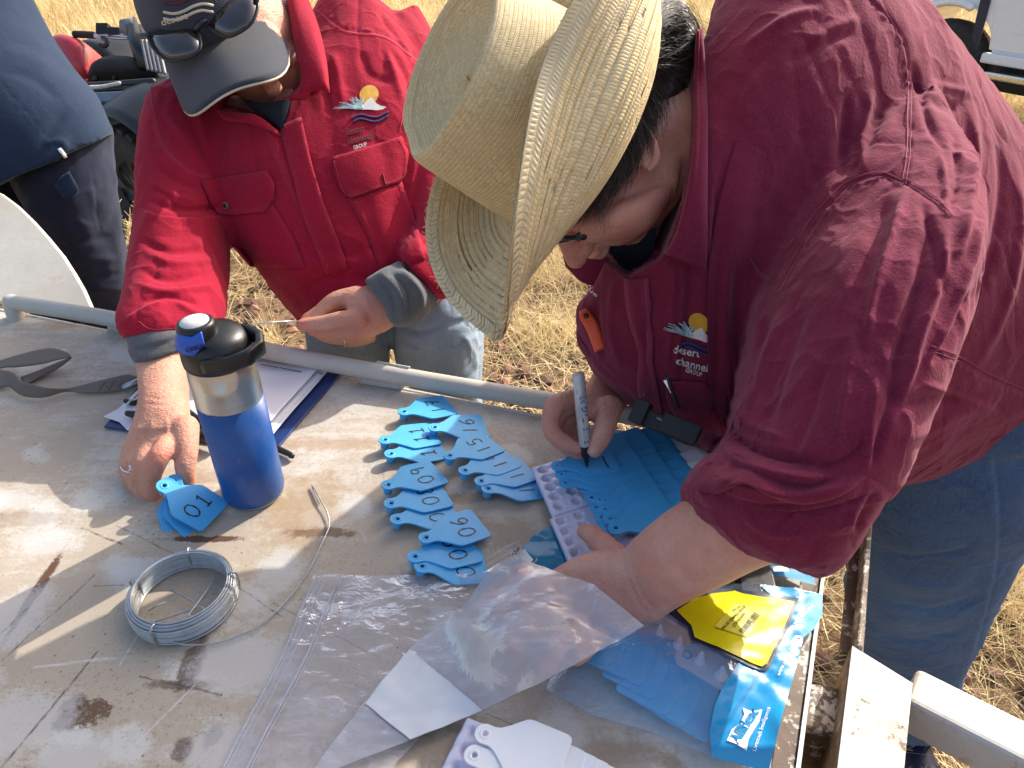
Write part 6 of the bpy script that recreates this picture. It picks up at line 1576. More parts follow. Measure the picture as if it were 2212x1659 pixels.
# sunglasses resting on the bill
SG = thing('sunglasses', 'dark wraparound sunglasses pushed up on the navy cap', 'sunglasses', lp(.10, 0, .03))
def sgl(cx, cy, pts):
    return pts
def lens_shape(ptsA, d0, name):
    outer = smooth_line(ptsA + [ptsA[0]], 5)[:-1]
    cx = np.mean([p[0] for p in outer]); cy = np.mean([p[1] for p in outer])
    P = np.array([D(x, y, d0(x, y)) for x, y in outer]); c = D(cx, cy, d0(cx, cy) - .006)
    n = len(P); mid = np.array([(P[i] + c) / 2 + unit(CAMP - c) * .0035 for i in range(n)])
    V = np.concatenate([P, mid, [c]])
    F = [(i, (i + 1) % n, n + (i + 1) % n, n + i) for i in range(n)] + [(n + i, n + (i + 1) % n, 2 * n) for i in range(n)]
    o = obj('lens', V, F, M['lens'], SG); thick(o, .0015)
    V, F = tube(np.concatenate([P, P[:2]]), .0020, 8); obj('lens_rim', V, F, M['frame_black'], SG)
def dsg(x, y): return 1.026 - (x - 430) * .00010 - (y - 70) * .00022
lens_shape([(316, 72), (350, 62), (395, 52), (416, 50), (428, 68), (434, 98), (424, 116), (398, 127), (366, 131), (345, 120), (328, 100)], dsg, 'lens')
lens_shape([(440, 32), (452, 18), (475, 0), (510, -14), (545, -22), (556, -2), (556, 22), (545, 48), (522, 68), (492, 80), (466, 70), (447, 54)], dsg, 'lens')
V, F = tube([D(424, 62, dsg(424, 62) - .004), D(434, 50, dsg(434, 50) - .008), D(446, 42, dsg(446, 42) - .004)], [.004, .0045, .004], 8, 4); obj('bridge', V, F, M['frame_black'], SG)
V, F = tube([D(320, 76, dsg(320, 76)), D(303, 76, 1.05), D(296, 60, 1.10), D(290, 40, 1.16)], [.004, .005, .004, .003], 8, 4); obj('temple_arm', V, F, M['frame_black'], SG)
V, F = tube([D(556, -10, dsg(556, -10)), D(566, -14, 1.03), D(575, -40, 1.1)], [.004, .005, .004], 8, 4); obj('temple_arm', V, F, M['frame_black'], SG)
# ------------------------------------------------------------------ things on the tray
def hz(x, y, h=0.0): return Z(x, y, DECK + h)
UPZ = np.array((0, 0, 1.0))
# ---- drink bottle
bc = hz(551, 1063)
BR0 = 64.5 * proj(bc)[2] / FPX
def h_of(y, c=None):
    if c is None: c = bc + unit(np.array((CAMP[0] - bc[0], CAMP[1] - bc[1], 0))) * BR0
    lo, hi = -.02, .5
    for _ in range(40):
        m = (lo + hi) / 2
        if proj(c + UPZ * m)[1] > y: lo = m
        else: hi = m
    return lo
BR = 64.5 * proj(bc)[2] / FPX
hB = h_of(897); hS = h_of(808); hL = h_of(772)
BO = thing('drink_bottle', 'dented blue and bare steel drink bottle with a black screw lid', 'bottle', bc)
V, F = lathe([(BR * .05, .002), (BR * .85, .0015), (BR * .96, .004), (BR, .010), (BR, .03), (BR, hB)], bc, UPZ, 64); obj('blue_body', V, F, M['bottle_blue'], BO)
V, F = lathe([(BR * .88, .0), (BR * .93, .0016), (BR * .95, .004)], bc, UPZ, 48); obj('bare_foot', V, F, M['steel'], BO)
prof = [(BR * .99, hB - .001), (BR * .995, hB + .002)] + [(BR * .995, h) for h in np.linspace(hB + .004, hS - .022, 26)] + [(BR * .985, hS - .014), (BR * .95, hS - .006), (BR * .88, hS), (BR * .86, hS + .01)]
V, F = lathe(prof, bc, UPZ, 110)
dent = bc + UPZ * (h_of(838) - 0) ; 
tc = D(470, 826, proj(bc + UPZ * h_of(838))[2] - BR)
for i in range(len(V)):
    d = np.linalg.norm(V[i] - tc)
    rad = V[i] - bc; rad[2] = 0
    V[i] -= unit(rad) * (.0048 * math.exp(-(d / .0125) ** 2) - .0012 * math.exp(-((d - .019) / .006) ** 2))
t2 = D(522, 800, proj(bc + UPZ * hS)[2] - BR * .8)
for i in range(len(V)):
    d = np.linalg.norm((V[i] - t2) * (1, 1, .5)); rad = V[i] - bc; rad[2] = 0
    V[i] -= unit(rad) * (.0028 * math.exp(-(d / .011) ** 2))
obj('steel_shoulder', V, F, M['steel'], BO)
V, F = lathe([(BR * .90, hS - .003), (BR * 1.0, hS - .002), (BR * 1.01, hS + .004), (BR * 1.0, hL - .004), (BR * .93, hL + .004), (BR * .74, hL + .011), (BR * .4, hL + .014), (.001, hL + .014)], bc, UPZ, 56); LID = obj('lid', V, F, M['black_plastic'], BO)
cdir = unit(np.array((-.80, -.45, 0)))
cc = bc + cdir * BR * .36; hc0 = hL + .008; hc1 = h_of(694, cc)
ctilt = unit(UPZ + cdir * .04)
V, F = lathe([(BR * .56, 0), (BR * .57, .004), (BR * .54, (hc1 - hc0) * .75), (BR * .50, (hc1 - hc0) * .96), (BR * .46, hc1 - hc0), (.001, hc1 - hc0)], cc + UPZ * hc0, ctilt, 40); CAPB = obj('spout_cap', V, F, M['black_plastic'], BO)
V, F = lathe([(.001, .0008), (BR * .40, .0008), (BR * .41, -.001)], cc + UPZ * hc0 + ctilt * (hc1 - hc0), ctilt, 30); obj('worn_cap_top', V, F, plain('scuffed white disc', (.62, .62, .60), .6, .35, .3, 250), CAPB)
# blue badge wrapped round the spout neck
rowsb = []
for a in np.linspace(-.75, .62, 14):
    u = unit(np.array((-.30 + math.sin(a) * 1.0, -math.cos(a), 0)))
    u = np.array((math.sin(a - .25), -math.cos(a - .25), 0))
    r = BR * .80; c0 = bc + cdir * BR * .22
    k = max(0, (a - .2) / .35)
    rowsb.append([c0 + u * r + UPZ * (hL + .002 + .010 * k), c0 + u * r * .94 + UPZ * (hL + .012 + .007 * k), c0 + u * r * .80 + UPZ * (hL + .020 + .004 * k)])
V, F = patch(rowsb, 3, 2, False); bd = thick(obj('badge', V, F, M['badge_blue'], BO), .0025)
bb = bvh_of(bd.data)
V, F = text_on(bb, 'CAMELBAK', (405, 760), (452, 748), 9, .0018, .01, .8); thick(obj('raised_lettering', V, F, plain('dark blue print', (.01, .03, .14), .4), bd, False), .0006)
# angular carry loop on the right
cdr = unit(np.array((.93, -.36, 0))); cdn = np.array((-cdr[1], cdr[0], 0))
hp_ = [bc + cdn * BR * .80 + cdr * BR * .45 + UPZ * (hL - .000), bc + cdn * BR * .62 + cdr * BR * 1.12 + UPZ * (hL - .001), bc + cdn * BR * .25 + cdr * BR * 1.42 + UPZ * (hL - .002), bc - cdn * BR * .30 + cdr * BR * 1.40 + UPZ * (hL - .003), bc - cdn * BR * .72 + cdr * BR * 1.0 + UPZ * (hL - .006), bc - cdn * BR * .90 + cdr * BR * .25 + UPZ * (hL - .010)]
P = []
for a, b in zip(hp_[:-1], hp_[1:]):
    for k in (0, .2, .8): P.append(a + (b - a) * k)
P.append(hp_[-1]); P = np.array(P); T = np.gradient(P, axis=0); T /= np.linalg.norm(T, axis=1)[:, None]
V, F = loft(P, np.array([np.cross(t_, UPZ) * .0042 for t_ in T]), np.array([UPZ * .0085] * len(P)), 12, 4); obj('carry_loop', V, F, M['black_plastic'], BO)

# ---- clipboard, papers, pens
CB = thing('clipboard', 'navy clipboard holding curled white papers behind the drink bottle', 'clipboard', hz(480, 870))
bp = [hz(225, 926), hz(594, 980), hz(742, 805), hz(374, 753)]
V, F = slab([p + UPZ * .0005 for p in bp], UPZ * .003); bevel(obj('board', V, F, M['board_blue'], CB, False), .002, 2)
def sheet(name, pts, lift, curl, seed, parent):
    P = [hz(*p) for p in pts]
    def fz(Q):
        c = (P[0] + P[2]) / 2; e = unit(P[1] - P[0]); s = (Q - c) @ e / (np.linalg.norm(P[1] - P[0]) / 2)
        return lift + curl * np.clip(s, 0, 1) ** 3 + vnoise(Q, .06, seed) * .0008 + .0008
    V, F = grid(P[0], P[1], P[2], P[3], 26, 18, fz); return thick(obj(name, V, F, M['paper'], parent), .0002)
sheet('paper_sheet', [(240, 908), (585, 958), (722, 799), (392, 757)], .0042, .004, 2, CB)
sheet('paper_sheet', [(250, 905), (580, 953), (716, 800), (396, 760)], .0056, .003, 3, CB)
ps = sheet('paper_sheet', [(290, 912), (566, 956), (702, 803), (404, 764)], .0072, .008, 4, CB)
V, F = slab([hz(223, 900, .006), hz(262, 880, .006), hz(300, 925, .006), hz(275, 930, .006), hz(258, 912, .006)], UPZ * .0003); obj('torn_paper', V, F, M['paper'], CB, False)
bP = bvh_of(bpy.data.objects['paper_sheet.001'].data) if 'paper_sheet.001' in bpy.data.objects else None
for a, b, wd in (((564, 787), (602, 794), .0022), ((604, 794), (651, 803), .0020), ((688, 806), (698, 808), .003)):
    P = np.array([hz(*a, .0175 if a[0] > 680 else .0118), hz(*b, .0175 if a[0] > 680 else .0128)]); V, F = ribbon(np.array([P[0] * (1 - k) + P[1] * k for k in np.linspace(0, 1, 6)]), wd, UPZ, .0); obj('printed_line', V, F, M['print'], CB, False)
V, F = tube([hz(274, 874, .010), hz(282, 866, .014), hz(304, 846, .012), hz(318, 838, .010)], .0016, 8, 3); obj('clip_wire', V, F, M['steel'], CB)
V, F = tube([hz(272, 866, .012), hz(287, 871, .010), hz(300, 866, .009), hz(308, 856, .009)], .0035, 8, 3); obj('clip_jaw', V, F, M['black_plastic'], CB)
def pen(name, label, a, b, r, mat, clip=None, group=None):
    A_, B_ = hz(*a), hz(*b); t_ = thing(name, label, 'pen', (A_ + B_) / 2, group)
    V, F = tube([A_, A_ * .9 + B_ * .1, A_ * .1 + B_ * .9, B_], [r * .8, r, r, r * .85], 12); obj('barrel', V, F, mat, t_)
    if clip: 
        n_ = unit(np.cross(B_ - A_, UPZ)); V, F = tube([A_ * .05 + B_ * .95 + n_ * r * 1.1, A_ * .4 + B_ * .6 + n_ * r * 1.3], [.0016, .0012], 8); obj('clip', V, F, clip, t_)
    return t_
pen('pen', 'black pen on the papers partly under the wrist', (276, 893, .014), (424, 918, .014), .0050, M['black_plastic'])
pen('pen', 'black marker across the papers, its end behind the bottle', (385, 874, .014), (450, 925, .014), .0050, M['black_plastic'])
pen('pen', 'thick black marker at the near edge of the papers', (395, 926, .014), (468, 952, .014), .0066, M['black_plastic'])
t_ = pen('pen', 'black ballpoint with silver clip poking out beside the bottle', (560, 950, .006), (631, 985, .006), .0042, M['black_plastic'], M['silver'])

# ---- webbing strap
def strap_rows(rows):
    return patch([[hz(a, b, c), hz((a + d) / 2, (b + e) / 2, (c + f) / 2), hz(d, e, f)] for a, b, c, d, e, f in rows], 3, 6, False)
s1 = strap_rows([(-60, 800, .012, -55, 822, .008), (0, 779, .022, 0, 796, .016), (50, 764, .030, 36, 793, .020), (100, 753, .036, 85, 787, .024), (130, 756, .034, 125, 777, .028), (150, 766, .028, 152, 772, .026), (146, 774, .018, 148, 779, .016), (120, 785, .010, 118, 800, .006), (85, 800, .004, 80, 818, .003), (45, 815, .002, 50, 834, .002)])
s2 = strap_rows([(-40, 790, .010, -40, 842, .004), (0, 798, .016, 0, 838, .003), (27, 805, .022, 22, 836, .004), (45, 824, .022, 40, 850, .003), (69, 830, .021, 60, 857, .002), (100, 838, .016, 95, 858, .002), (137, 840, .009, 140, 846, .003), (170, 834, .008, 175, 849, .003), (206, 825, .010, 206, 849, .002), (240, 817, .012, 240, 847, .002), (275, 810, .012, 275, 840, .003), (302, 815, .010, 304, 831, .004)])
o = obj('webbing_strap', *join([s1, s2]), M['webbing']); thick(o, .0016)
setp(o, 'twisted grey webbing strap lying on the tray at the left', 'strap')
V, F = join([tube([hz(270, 836, .006), hz(288, 828, .010), hz(304, 822, .008)], .0045, 8, 3)]); obj('strap_end', V, F, M['galv'], o)
zz = [hz(x, y, .0125) for x, y in ((214, 843), (226, 826), (236, 842), (248, 822), (258, 838), (264, 820))]
V, F = tube(zz, .0006, 5); obj('strap_stitching', V, F, M['black_plastic'], o)

# ---- coil of wire
wc_ = hz(402, 1303); wR = 113 * proj(wc_ + UPZ * .02)[2] / FPX
CO = thing('wire_coil', 'coil of galvanised wire tied at four points', 'wire coil', wc_)
rr = np.random.default_rng(8); P = []
turns = []
for lay, rad in enumerate((wR - .0013, wR - .0030, wR - .0048, wR - .0066)):
    nn = (10, 12, 13, 13)[lay]
    for k in range(nn): turns.append((rad - .0008 * abs(k / nn - .5), .0014 + k * .00188 + (0, .0002, .0006, .0010)[lay] + (.0018 if lay == 0 else 0)))
tp = []
for rad, hh in turns:
    a0 = rr.uniform(0, 6.28); e1, e2 = rr.normal(0, .00035, 2); p1 = rr.uniform(0, 6.28)
    Q = np.array([wc_ + (math.cos(a) * (rad + e1 * math.sin(a + p1)), math.sin(a) * (rad + e1 * math.cos(2 * a + p1)), hh + e2 * math.sin(a + a0)) for a in np.linspace(0, 2 * math.pi, 73)])
    tp.append(tube(Q, .00098, 6, 1, False))
o = obj('winding', *join(tp), M['galv'], CO, kind='stuff')
for a in (.35, 1.75, 3.0, 4.55):
    u = np.array((math.cos(a), math.sin(a), 0)); ro, ri, z0, z1 = wR + .001, wR - .0075, .000, .0262
    loop = [wc_ + u * ro + UPZ * .004, wc_ + u * (ro + .0004) + UPZ * .016, wc_ + u * ro + UPZ * .0235, wc_ + u * (ro - .004) + UPZ * z1, wc_ + u * ri + UPZ * .0235, wc_ + u * ri + UPZ * .014, wc_ + u * (ri + .001) + UPZ * .003]
    V, F = tube(loop, .0011, 7, 4); obj('tie_wire', V, F, M['galv'], CO)
for pts in ([(467, 1245, .004), (440, 1285, .006), (415, 1318, .008), (408, 1330, .008), (420, 1335, .008), (438, 1328, .006), (440, 1316, .006), (428, 1312, .006), (390, 1325, .004), (325, 1346, .003)], [(370, 1275, .004), (400, 1290, .006), (418, 1300, .006)], [(322, 1318, .004), (340, 1308, .006), (356, 1302, .004)]):
    V, F = tube([hz(*p) for p in pts], .00095, 7, 5); obj('wire_tail', V, F, M['galv'], CO)
V, F = tube([hz(*p) for p in ((352, 1380, .010), (390, 1391, .006), (430, 1393, .003), (490, 1383, .002), (560, 1350, .002), (620, 1296, .002), (665, 1235, .003), (695, 1175, .004), (711, 1135, .003), (706, 1105, .004), (690, 1075, .005), (677, 1053, .004), (674, 1048, .003), (678, 1062, .002), (686, 1080, .002), (690, 1088, .002))], .00085, 7, 6); obj('loose_end', V, F, M['galv'], CO)
# the wire held up by the woman at the back
V, F = tube([D(684, 694, 1.03), D(652, 694, 1.03), D(620, 694, 1.02), D(590, 696, 1.0), D(550, 700, .99)], .0009, 7, 5)
o = obj('wire_piece', V, F, M['galv']); setp(o, 'short straight piece of wire held between finger and thumb', 'wire')

# ---- ear tags
def tag_mesh(name, s=1.0):
    cu = bpy.data.curves.new('tag', 'CURVE'); cu.dimensions = '2D'; cu.fill_mode = 'BOTH'; cu.extrude = .00060; cu.bevel_depth = .00040; cu.bevel_resolution = 1
    half = [(-.0082, 0.0)] + [(-.0082 * math.cos(a), .0082 * math.sin(a)) for a in np.linspace(.25, 1.75, 7)] + [(.0058, .0078), (.0105, .0092), (.0155, .0128), (.0205, .0172), (.0250, .0212), (.0278, .0236), (.0302, .0248), (.034, .0251), (.060, .0240), (.0640, .0235), (.0660, .0222), (.0668, .0198)]
    out = half + [(x, -y) for x, y in half[::-1][:-1]]
    for pts in (out, [(.0026 * math.cos(a), .0026 * math.sin(a)) for a in np.linspace(2 * math.pi, 0, 16, endpoint=False)]):
        sp = cu.splines.new('POLY'); sp.points.add(len(pts) - 1)
        for p_, (x, y) in zip(sp.points, pts): p_.co = (x * s, y * s, 0, 1)
        sp.use_cyclic_u = True
    o = bpy.data.objects.new('tag', cu); link(o); dg = bpy.context.evaluated_depsgraph_get()
    me = bpy.data.meshes.new_from_object(o.evaluated_get(dg), depsgraph=dg); bpy.data.objects.remove(o); bpy.data.curves.remove(cu)
    me.name = name
    me.polygons.foreach_set('use_smooth', [False] * len(me.polygons))
    return me
def stud_mesh(s=1.0):
    V, F = lathe([(.0027, -.0006), (.0058, -.0006), (.0056, -.003), (.0050, -.010), (.0044, -.0112), (.0026, -.0112)], (0, 0, 0), (0, 0, 1), 18); return mesh_from('stud', V * s, [f for f in F if len(f) == 4])
TAGM, STUDM = tag_mesh('ear_tag'), stud_mesh()
_v, _f = lathe([(.0026, -.0006), (.0028, .0012), (.0034, .00125), (.0048, .00125), (.0052, .0006)], (0, 0, 0), (0, 0, 1), 20)
RINGM = mesh_from('hole_rim', _v, [f for f in _f if len(f) == 4])
PITM = mesh_from('hole', *lathe([(.0026, -.004), (.0001, -.0042)], (0, 0, 0), (0, 0, 1), 16))
MOUND = mesh_from('moulded_mark', *lathe([(.0001, .00022), (.0022, .00022), (.0030, .00005)], (.022, 0, 0.00005), (0, 0, 1), 16))
GL = {'0': [[(.5, 1), (.15, .82), (.05, .45), (.25, .08), (.55, .0), (.88, .2), (.97, .6), (.8, .92), (.5, 1)]], '1': [[(.5, .98), (.5, .0)]], '1s': [[(.25, .78), (.55, 1), (.5, .0)], [(.2, .0), (.85, .02)]],
      '4': [[(.25, 1), (.15, .45), (.95, .5)], [(.75, .85), (.62, -.05)]], '5': [[(.9, 1), (.3, .98), (.22, .58), (.6, .62), (.88, .38), (.7, .06), (.15, .05)]], '6': [[(.75, 1), (.3, .7), (.1, .3), (.35, .0), (.75, .08), (.82, .38), (.5, .5), (.15, .3)]],
      '7': [[(.05, .95), (.9, .98), (.45, .0)], [(.25, .5), (.8, .52)]], '8': [[(.75, .85), (.45, 1), (.2, .8), (.45, .55), (.8, .25), (.5, .0), (.15, .2), (.5, .55), (.78, .85)]], '9': [[(.85, .65), (.5, .5), (.15, .7), (.4, .98), (.8, .9), (.85, .6), (.8, .0)]],
      '2': [[(.1, .75), (.4, 1), (.8, .8), (.6, .4), (.1, .02), (.95, .05)]], '3': [[(.1, .9), (.7, 1), (.75, .7), (.4, .55), (.85, .35), (.6, .0), (.1, .1)]]}
def digits(parent, txt, cx=.044, h=.019, w=.0125, gap=.0055, sw=.0016, jig=0.0, dy=0.0):
    """marker strokes: upright when the tag hangs from its hole"""
    chars = txt if isinstance(txt, (list, tuple)) else list(txt)
    tot = len(chars) * w + (len(chars) - 1) * gap
    for i, ch in enumerate(chars):
        y0 = -tot / 2 + i * (w + gap) + dy; parts_ = []
        for st in GL[ch]:
            q = smooth_line(st, 5) if len(st) > 3 else st
            if len(q) == 2: q = [q[0], ((q[0][0] + q[1][0]) / 2 + .02, (q[0][1] + q[1][1]) / 2), q[1]]
            P = np.array([(cx + h / 2 - y * h, y0 + x * w, 0) for x, y in q]); P[:, 2] = .00108
            n_ = len(P); parts_.append(ribbon(P, sw * (1 + .25 * np.sin(np.arange(n_) * .9 + i)), (0, 0, 1), .00012))
        V, F = join(parts_); me = mesh_from('digit', V, F); o = bpy.data.objects.new('digit', me); link(o); me.materials.append(M['ink']); o.parent = parent
        sm = o.modifiers.new('t', 'SOLIDIFY'); sm.thickness = .0002
def put_tag(label, hole, end, mat, txt=None, group=None, roll=0.0, stud=True, **kw):
    H = hole if isinstance(hole, np.ndarray) else hz(*hole); E = end if isinstance(end, np.ndarray) else hz(*end)
    x = unit(E - H); z = unit(UPZ - x * x[2]); y = np.cross(z, x)
    if roll: z, y = z * math.cos(roll) + y * math.sin(roll), y * math.cos(roll) - z * math.sin(roll)
    me = TAGM
    o = link(bpy.data.objects.new('ear_tag', me))
    o.matrix_world = Matrix(((x[0], y[0], z[0], H[0]), (x[1], y[1], z[1], H[1]), (x[2], y[2], z[2], H[2]), (0, 0, 0, 1)))
    setp(o, label, 'ear tag', group)
    if not me.materials: me.materials.append(None)
    o.material_slots[0].link = 'OBJECT'; o.material_slots[0].material = mat
    for nm, mm in (('hole_rim', RINGM), ('moulded_mark', MOUND)) + ((('stud', STUDM),) if stud else ()):
        c_ = link(bpy.data.objects.new(nm, mm)); c_.parent = o
        if not mm.materials: mm.materials.append(None)
        c_.material_slots[0].link = 'OBJECT'; c_.material_slots[0].material = mat
        for p_ in mm.polygons: p_.use_smooth = True
    if txt: digits(o, txt, **kw)
    return o
BG = 'numbered blue ear tags laid out in rows'
NUM = [('17', (873, 890, .012), (961, 876, .002), ['1', '7'], 'alone at the far end near the rail'), ('16', (939, 924, .012), (1029, 921, .002), ['1', '6'], 'just below and right of tag 17'),
       ('12', (1055, 1056, .0125), (1155, 1048, .001), ['1', '2'], 'lowest of the right hand fan'), ('13', (1040, 1040, .014), (1132, 1013, .004), ['1', '3'], 'third of the right hand fan, just above its lowest'), ('14', (1005, 1017, .016), (1093, 989, .006), ['1', '4'], 'overlapping tag 13'), ('15', (972, 985, .0185), (1056, 957, .008), ['1', '5'], 'on top of the right hand fan'),
       ('10', (845, 981, .012), (942, 968, .001), ['1s', '9'], 'partly under tag 11'), ('11', (832, 951, .0145), (926, 938, .0035), ['1s', '1s'], 'left of tag 16'),
       ('07', (859, 1122, .0122), (962, 1104, .001), ['0', '7'], 'lowest in the middle row of three'), ('08', (845, 1088, .0145), (948, 1068, .0035), ['0', '8'], 'in the centre of the middle row of three'), ('09', (839, 1048, .017), (934, 1022, .006), ['0', '9'], 'at the top of the middle row'),
       ('04', (912, 1224, .0122), (1020, 1222, .001), ['0', '4'], 'half covered by the clear bag'), ('05', (897, 1203, .0145), (1006, 1183, .0035), ['0', '5'], 'lying over tag 04'), ('06', (921, 1162, .017), (1027, 1132, .006), ['0', '6'], 'lying over tags 05 and 07')]
for nm, a, b, tx, wh in NUM:
    put_tag('blue ear tag marked %s, %s' % (nm, wh), a, b, M['tag_blue'], tx, BG)
put_tag('blank blue ear tag held under tag 01', (376, 1040, .024), (398, 1114, .004), M['tag_blue'], None, BG, .0)
put_tag('blank blue ear tag second under tag 01', (362, 1046, .026), (418, 1110, .006), M['tag_blue'], None, BG, .0)
put_tag('blue ear tag marked 01 held by the ringed hand', (355, 1050, .032), (436, 1099, .012), M['tag_blue'], ['0', '1s'], BG, .0, True, cx=.043, h=.018)

# ---- blister trays with rows of round wells
def blister(name, label, o, eu, ev, nu_, nv_, margin, wu, wv, r, depth, h0, mat, group=None, res=.0022):
    """o = corner (world), eu/ev unit directions, nu_ x nv_ wells pitched wu, wv"""
    Lu, Lv = margin * 2 + wu * (nu_ - 1), margin * 2 + wv * (nv_ - 1)
    ku, kv = int(Lu / res) + 1, int(Lv / res) + 1
    U, W = np.meshgrid(np.linspace(0, Lu, ku), np.linspace(0, Lv, kv)); U = U.ravel(); W = W.ravel()
    iu = np.clip(np.round((U - margin) / wu), 0, nu_ - 1); iv = np.clip(np.round((W - margin) / wv), 0, nv_ - 1)
    d = np.hypot(U - margin - iu * wu, W - margin - iv * wv) / r
    z = np.where(d < 1.0, -depth * np.clip((1.0 - d) / .35, 0, 1) ** .6, 0) + .0009 * np.exp(-((d - 1.12) / .12) ** 2)
    # shallow runnel between wells
    z -= .0016 * np.exp(-((W - margin - iv * wv) / .0035) ** 2) * np.clip((np.abs(U - margin - iu * wu) - r * .9) / .004, 0, 1) * 0.8
    edge = np.minimum(np.minimum(U, Lu - U), np.minimum(W, Lv - W)); z -= .004 * np.clip(1 - edge / .003, 0, 1) ** 2
    P = np.asarray(o)[None] + np.outer(U, eu) + np.outer(W, ev) + np.outer(z + h0, UPZ)
    F = [(j * ku + i, j * ku + i + 1, (j + 1) * ku + i + 1, (j + 1) * ku + i) for j in range(kv - 1) for i in range(ku - 1)]
    ob = obj(name, P, F, mat); setp(ob, label, 'blister tray', group); thick(ob, .0006, -1); return ob
hS_ = .016
eu = unit(hz(1300, 975, hS_) - hz(1172, 1013, hS_)); eu[2] = 0; eu = unit(eu)
ev = unit(hz(1212, 1104, hS_) - hz(1172, 1016, hS_)); ev[2] = 0; ev = unit(ev)
pv = np.linalg.norm(hz(1208, 1094, hS_) - hz(1172, 1016, hS_)) / 4
pu = np.linalg.norm(hz(1232, 1000, hS_) - hz(1172, 1016, hS_)) * .62
o1 = hz(1172, 1016, hS_) - UPZ * hS_ - eu * .011 - ev * .011
blister('blister_tray', 'pale lilac blister tray of round wells under the blue tags, upper end', o1, eu, ev, 9, 5, .011, pu, pv, pv * .36, .008, hS_, M['blister'], 'lilac blister trays')
o2 = hz(1208, 1116, hS_) - UPZ * hS_ - eu * .010 - ev * .004
blister('blister_tray', 'pale lilac blister tray of round wells under the bare hand', o2, eu, ev, 9, 6, .010, pu, pv, pv * .36, .008, hS_ - .001, M['blister'], 'lilac blister trays')
# fan of blank blue tags on the tray
ORD = ('first', 'second', 'third', 'fourth', 'fifth', 'sixth', 'seventh', 'eighth', 'ninth')
BG2 = 'blank blue ear tags fanned on the blister tray'
EUx = (118, -39)
jr_ = np.random.default_rng(17)
for col_, (ox, oy, n_) in enumerate(((172, -62, 6), (128, -40, 7), (88, -30, 8), (46, -16, 8))):
    for i in range(n_):
        x0, y0 = 1223 + ox + (i * 10.8) - 14, 1020 + oy + i * 20.5 - 6
        hh = .0190 + i * .0016 + col_ * .0022
        mat = M['tag_white'] if col_ == 0 else M['tag_blue']
        put_tag('blank %s ear tag in the %s column of the fan, %s from the rail' % ('white' if col_ == 0 else 'blue', ('white', 'rightmost blue', 'middle blue', 'leftmost blue')[col_], ORD[i]), (x0, y0, hh - .0015), (x0 + EUx[0] + jr_.uniform(-5, 5), y0 + EUx[1] + jr_.uniform(-6, 6), hh + .0026), mat, None, BG2 if col_ else 'blank white ear tags fanned under the blue ones', 0, False)
for i in range(5):
    x0, y0 = 1268 + i * 10.8, 1054 + i * 21.2
    put_tag('blank blue ear tag with its hole showing, %s of the five below the marked one' % ORD[i], (x0, y0, .0275 + i * .0010), (x0 + 112 + jr_.uniform(-3, 3), y0 - 40 + jr_.uniform(-4, 4), .0290 + i * .0010), M['tag_blue'], None, 'blue ear tags in the lower row of five', 0, False)
for i, (hx, hy) in enumerate(((1223, 1043), (1215, 1025))):
    put_tag(('blank blue ear tag second under the tag being written on', 'blank blue ear tag directly under the tag being written on')[i], (hx, hy, .0305 + i * .0014), (hx + 112, hy - 20, .0310 + i * .0014), M['tag_blue'], None, 'blue ear tags directly under the tag being written on', 0, False)
put_tag('blue ear tag being written on, one black stroke so far', (1206, 1007, .0345), (1319, 987, .0345), M['tag_blue'], None, None, 0, False)
o = [x for x in bpy.data.objects if x.get('label', '').startswith('blue ear tag being written')][0]
P = np.array([(.0545, -.018, 0), (.0535, -.008, 0), (.0545, .003, 0)]); P[:, 2] = .00108
V, F = ribbon(P, .0017, (0, 0, 1), .00012); q = bpy.data.objects.new('marker_stroke', mesh_from('marker_stroke', V, F)); link(q); q.data.materials.append(M['ink']); q.parent = o
# white tags on their own tray at the bottom
eu3 = unit(hz(1185, 1641, .012) - hz(1048, 1585, .012)); eu3[2] = 0; eu3 = unit(eu3); ev3 = np.array((eu3[1], -eu3[0], 0))
blister('blister_tray', 'pale lilac blister tray under the white ear tags', hz(1036, 1556, .010) - UPZ * .010 - eu3 * .012, eu3, ev3, 5, 6, .012, .034, .016, .0055, .006, .010, M['blister'])
WG = 'blank white ear tags stacked on a lilac tray'
for i, (ex, ey) in enumerate(((1300, 1722), (1283, 1712), (1262, 1699), (1238, 1686), (1212, 1672))):
    put_tag('blank white ear tag %s from the bottom of the white stack' % ORD[i], (ex - 136, ey - 54, .0125 + i * .0012), (ex, ey, .0125 + i * .0012), M['tag_white'], None, WG, 0, False)
put_tag('white ear tag under the topmost one, only its hole end showing', (1025, 1632, .0190), (1166, 1690, .0190), M['tag_white'], None, WG, 0, False)
put_tag('topmost blank white ear tag', (1048, 1586, .0215), (1188, 1640, .0212), M['tag_white'], None, WG, 0, False)

# ---- marker pen in the writing hand
pt, pb = D(1249, 806, .812), D(1268, 1008, 0); tip = hz(1268, 1009, .0355)
pax = unit(pt - tip); Lp = np.linalg.norm(pt - tip); PR = .0068
MP = thing('marker_pen', 'pale grey tag marker with a black tip held in the writing hand', 'marker', tip)
cut = Lp * .24
V, F = lathe([(PR * .98, cut), (PR, cut + .001), (PR, Lp - .001), (PR * .93, Lp)], tip, pax, 32); brl = obj('barrel', V, F, M['pen_body'], MP)
V, F = lathe([(PR * .9, Lp - .0003), (.0001, Lp + .0004)], tip, pax, 24); obj('end_plug', V, F, plain('beige plug', (.55, .42, .33), .6, .05), MP)
V, F = lathe([(.0001, 0), (.0013, .0005), (.0016, .004), (.0026, .006), (.0032, .012), (.0050, .014), (.0054, .022), (.0064, .026), (PR * .99, cut + .0002)], tip, pax, 28); obj('tip', V, F, M['black_plastic'], MP)
su = unit(np.cross(pax, CAMP - pt)); sf_ = unit(np.cross(su, pax))
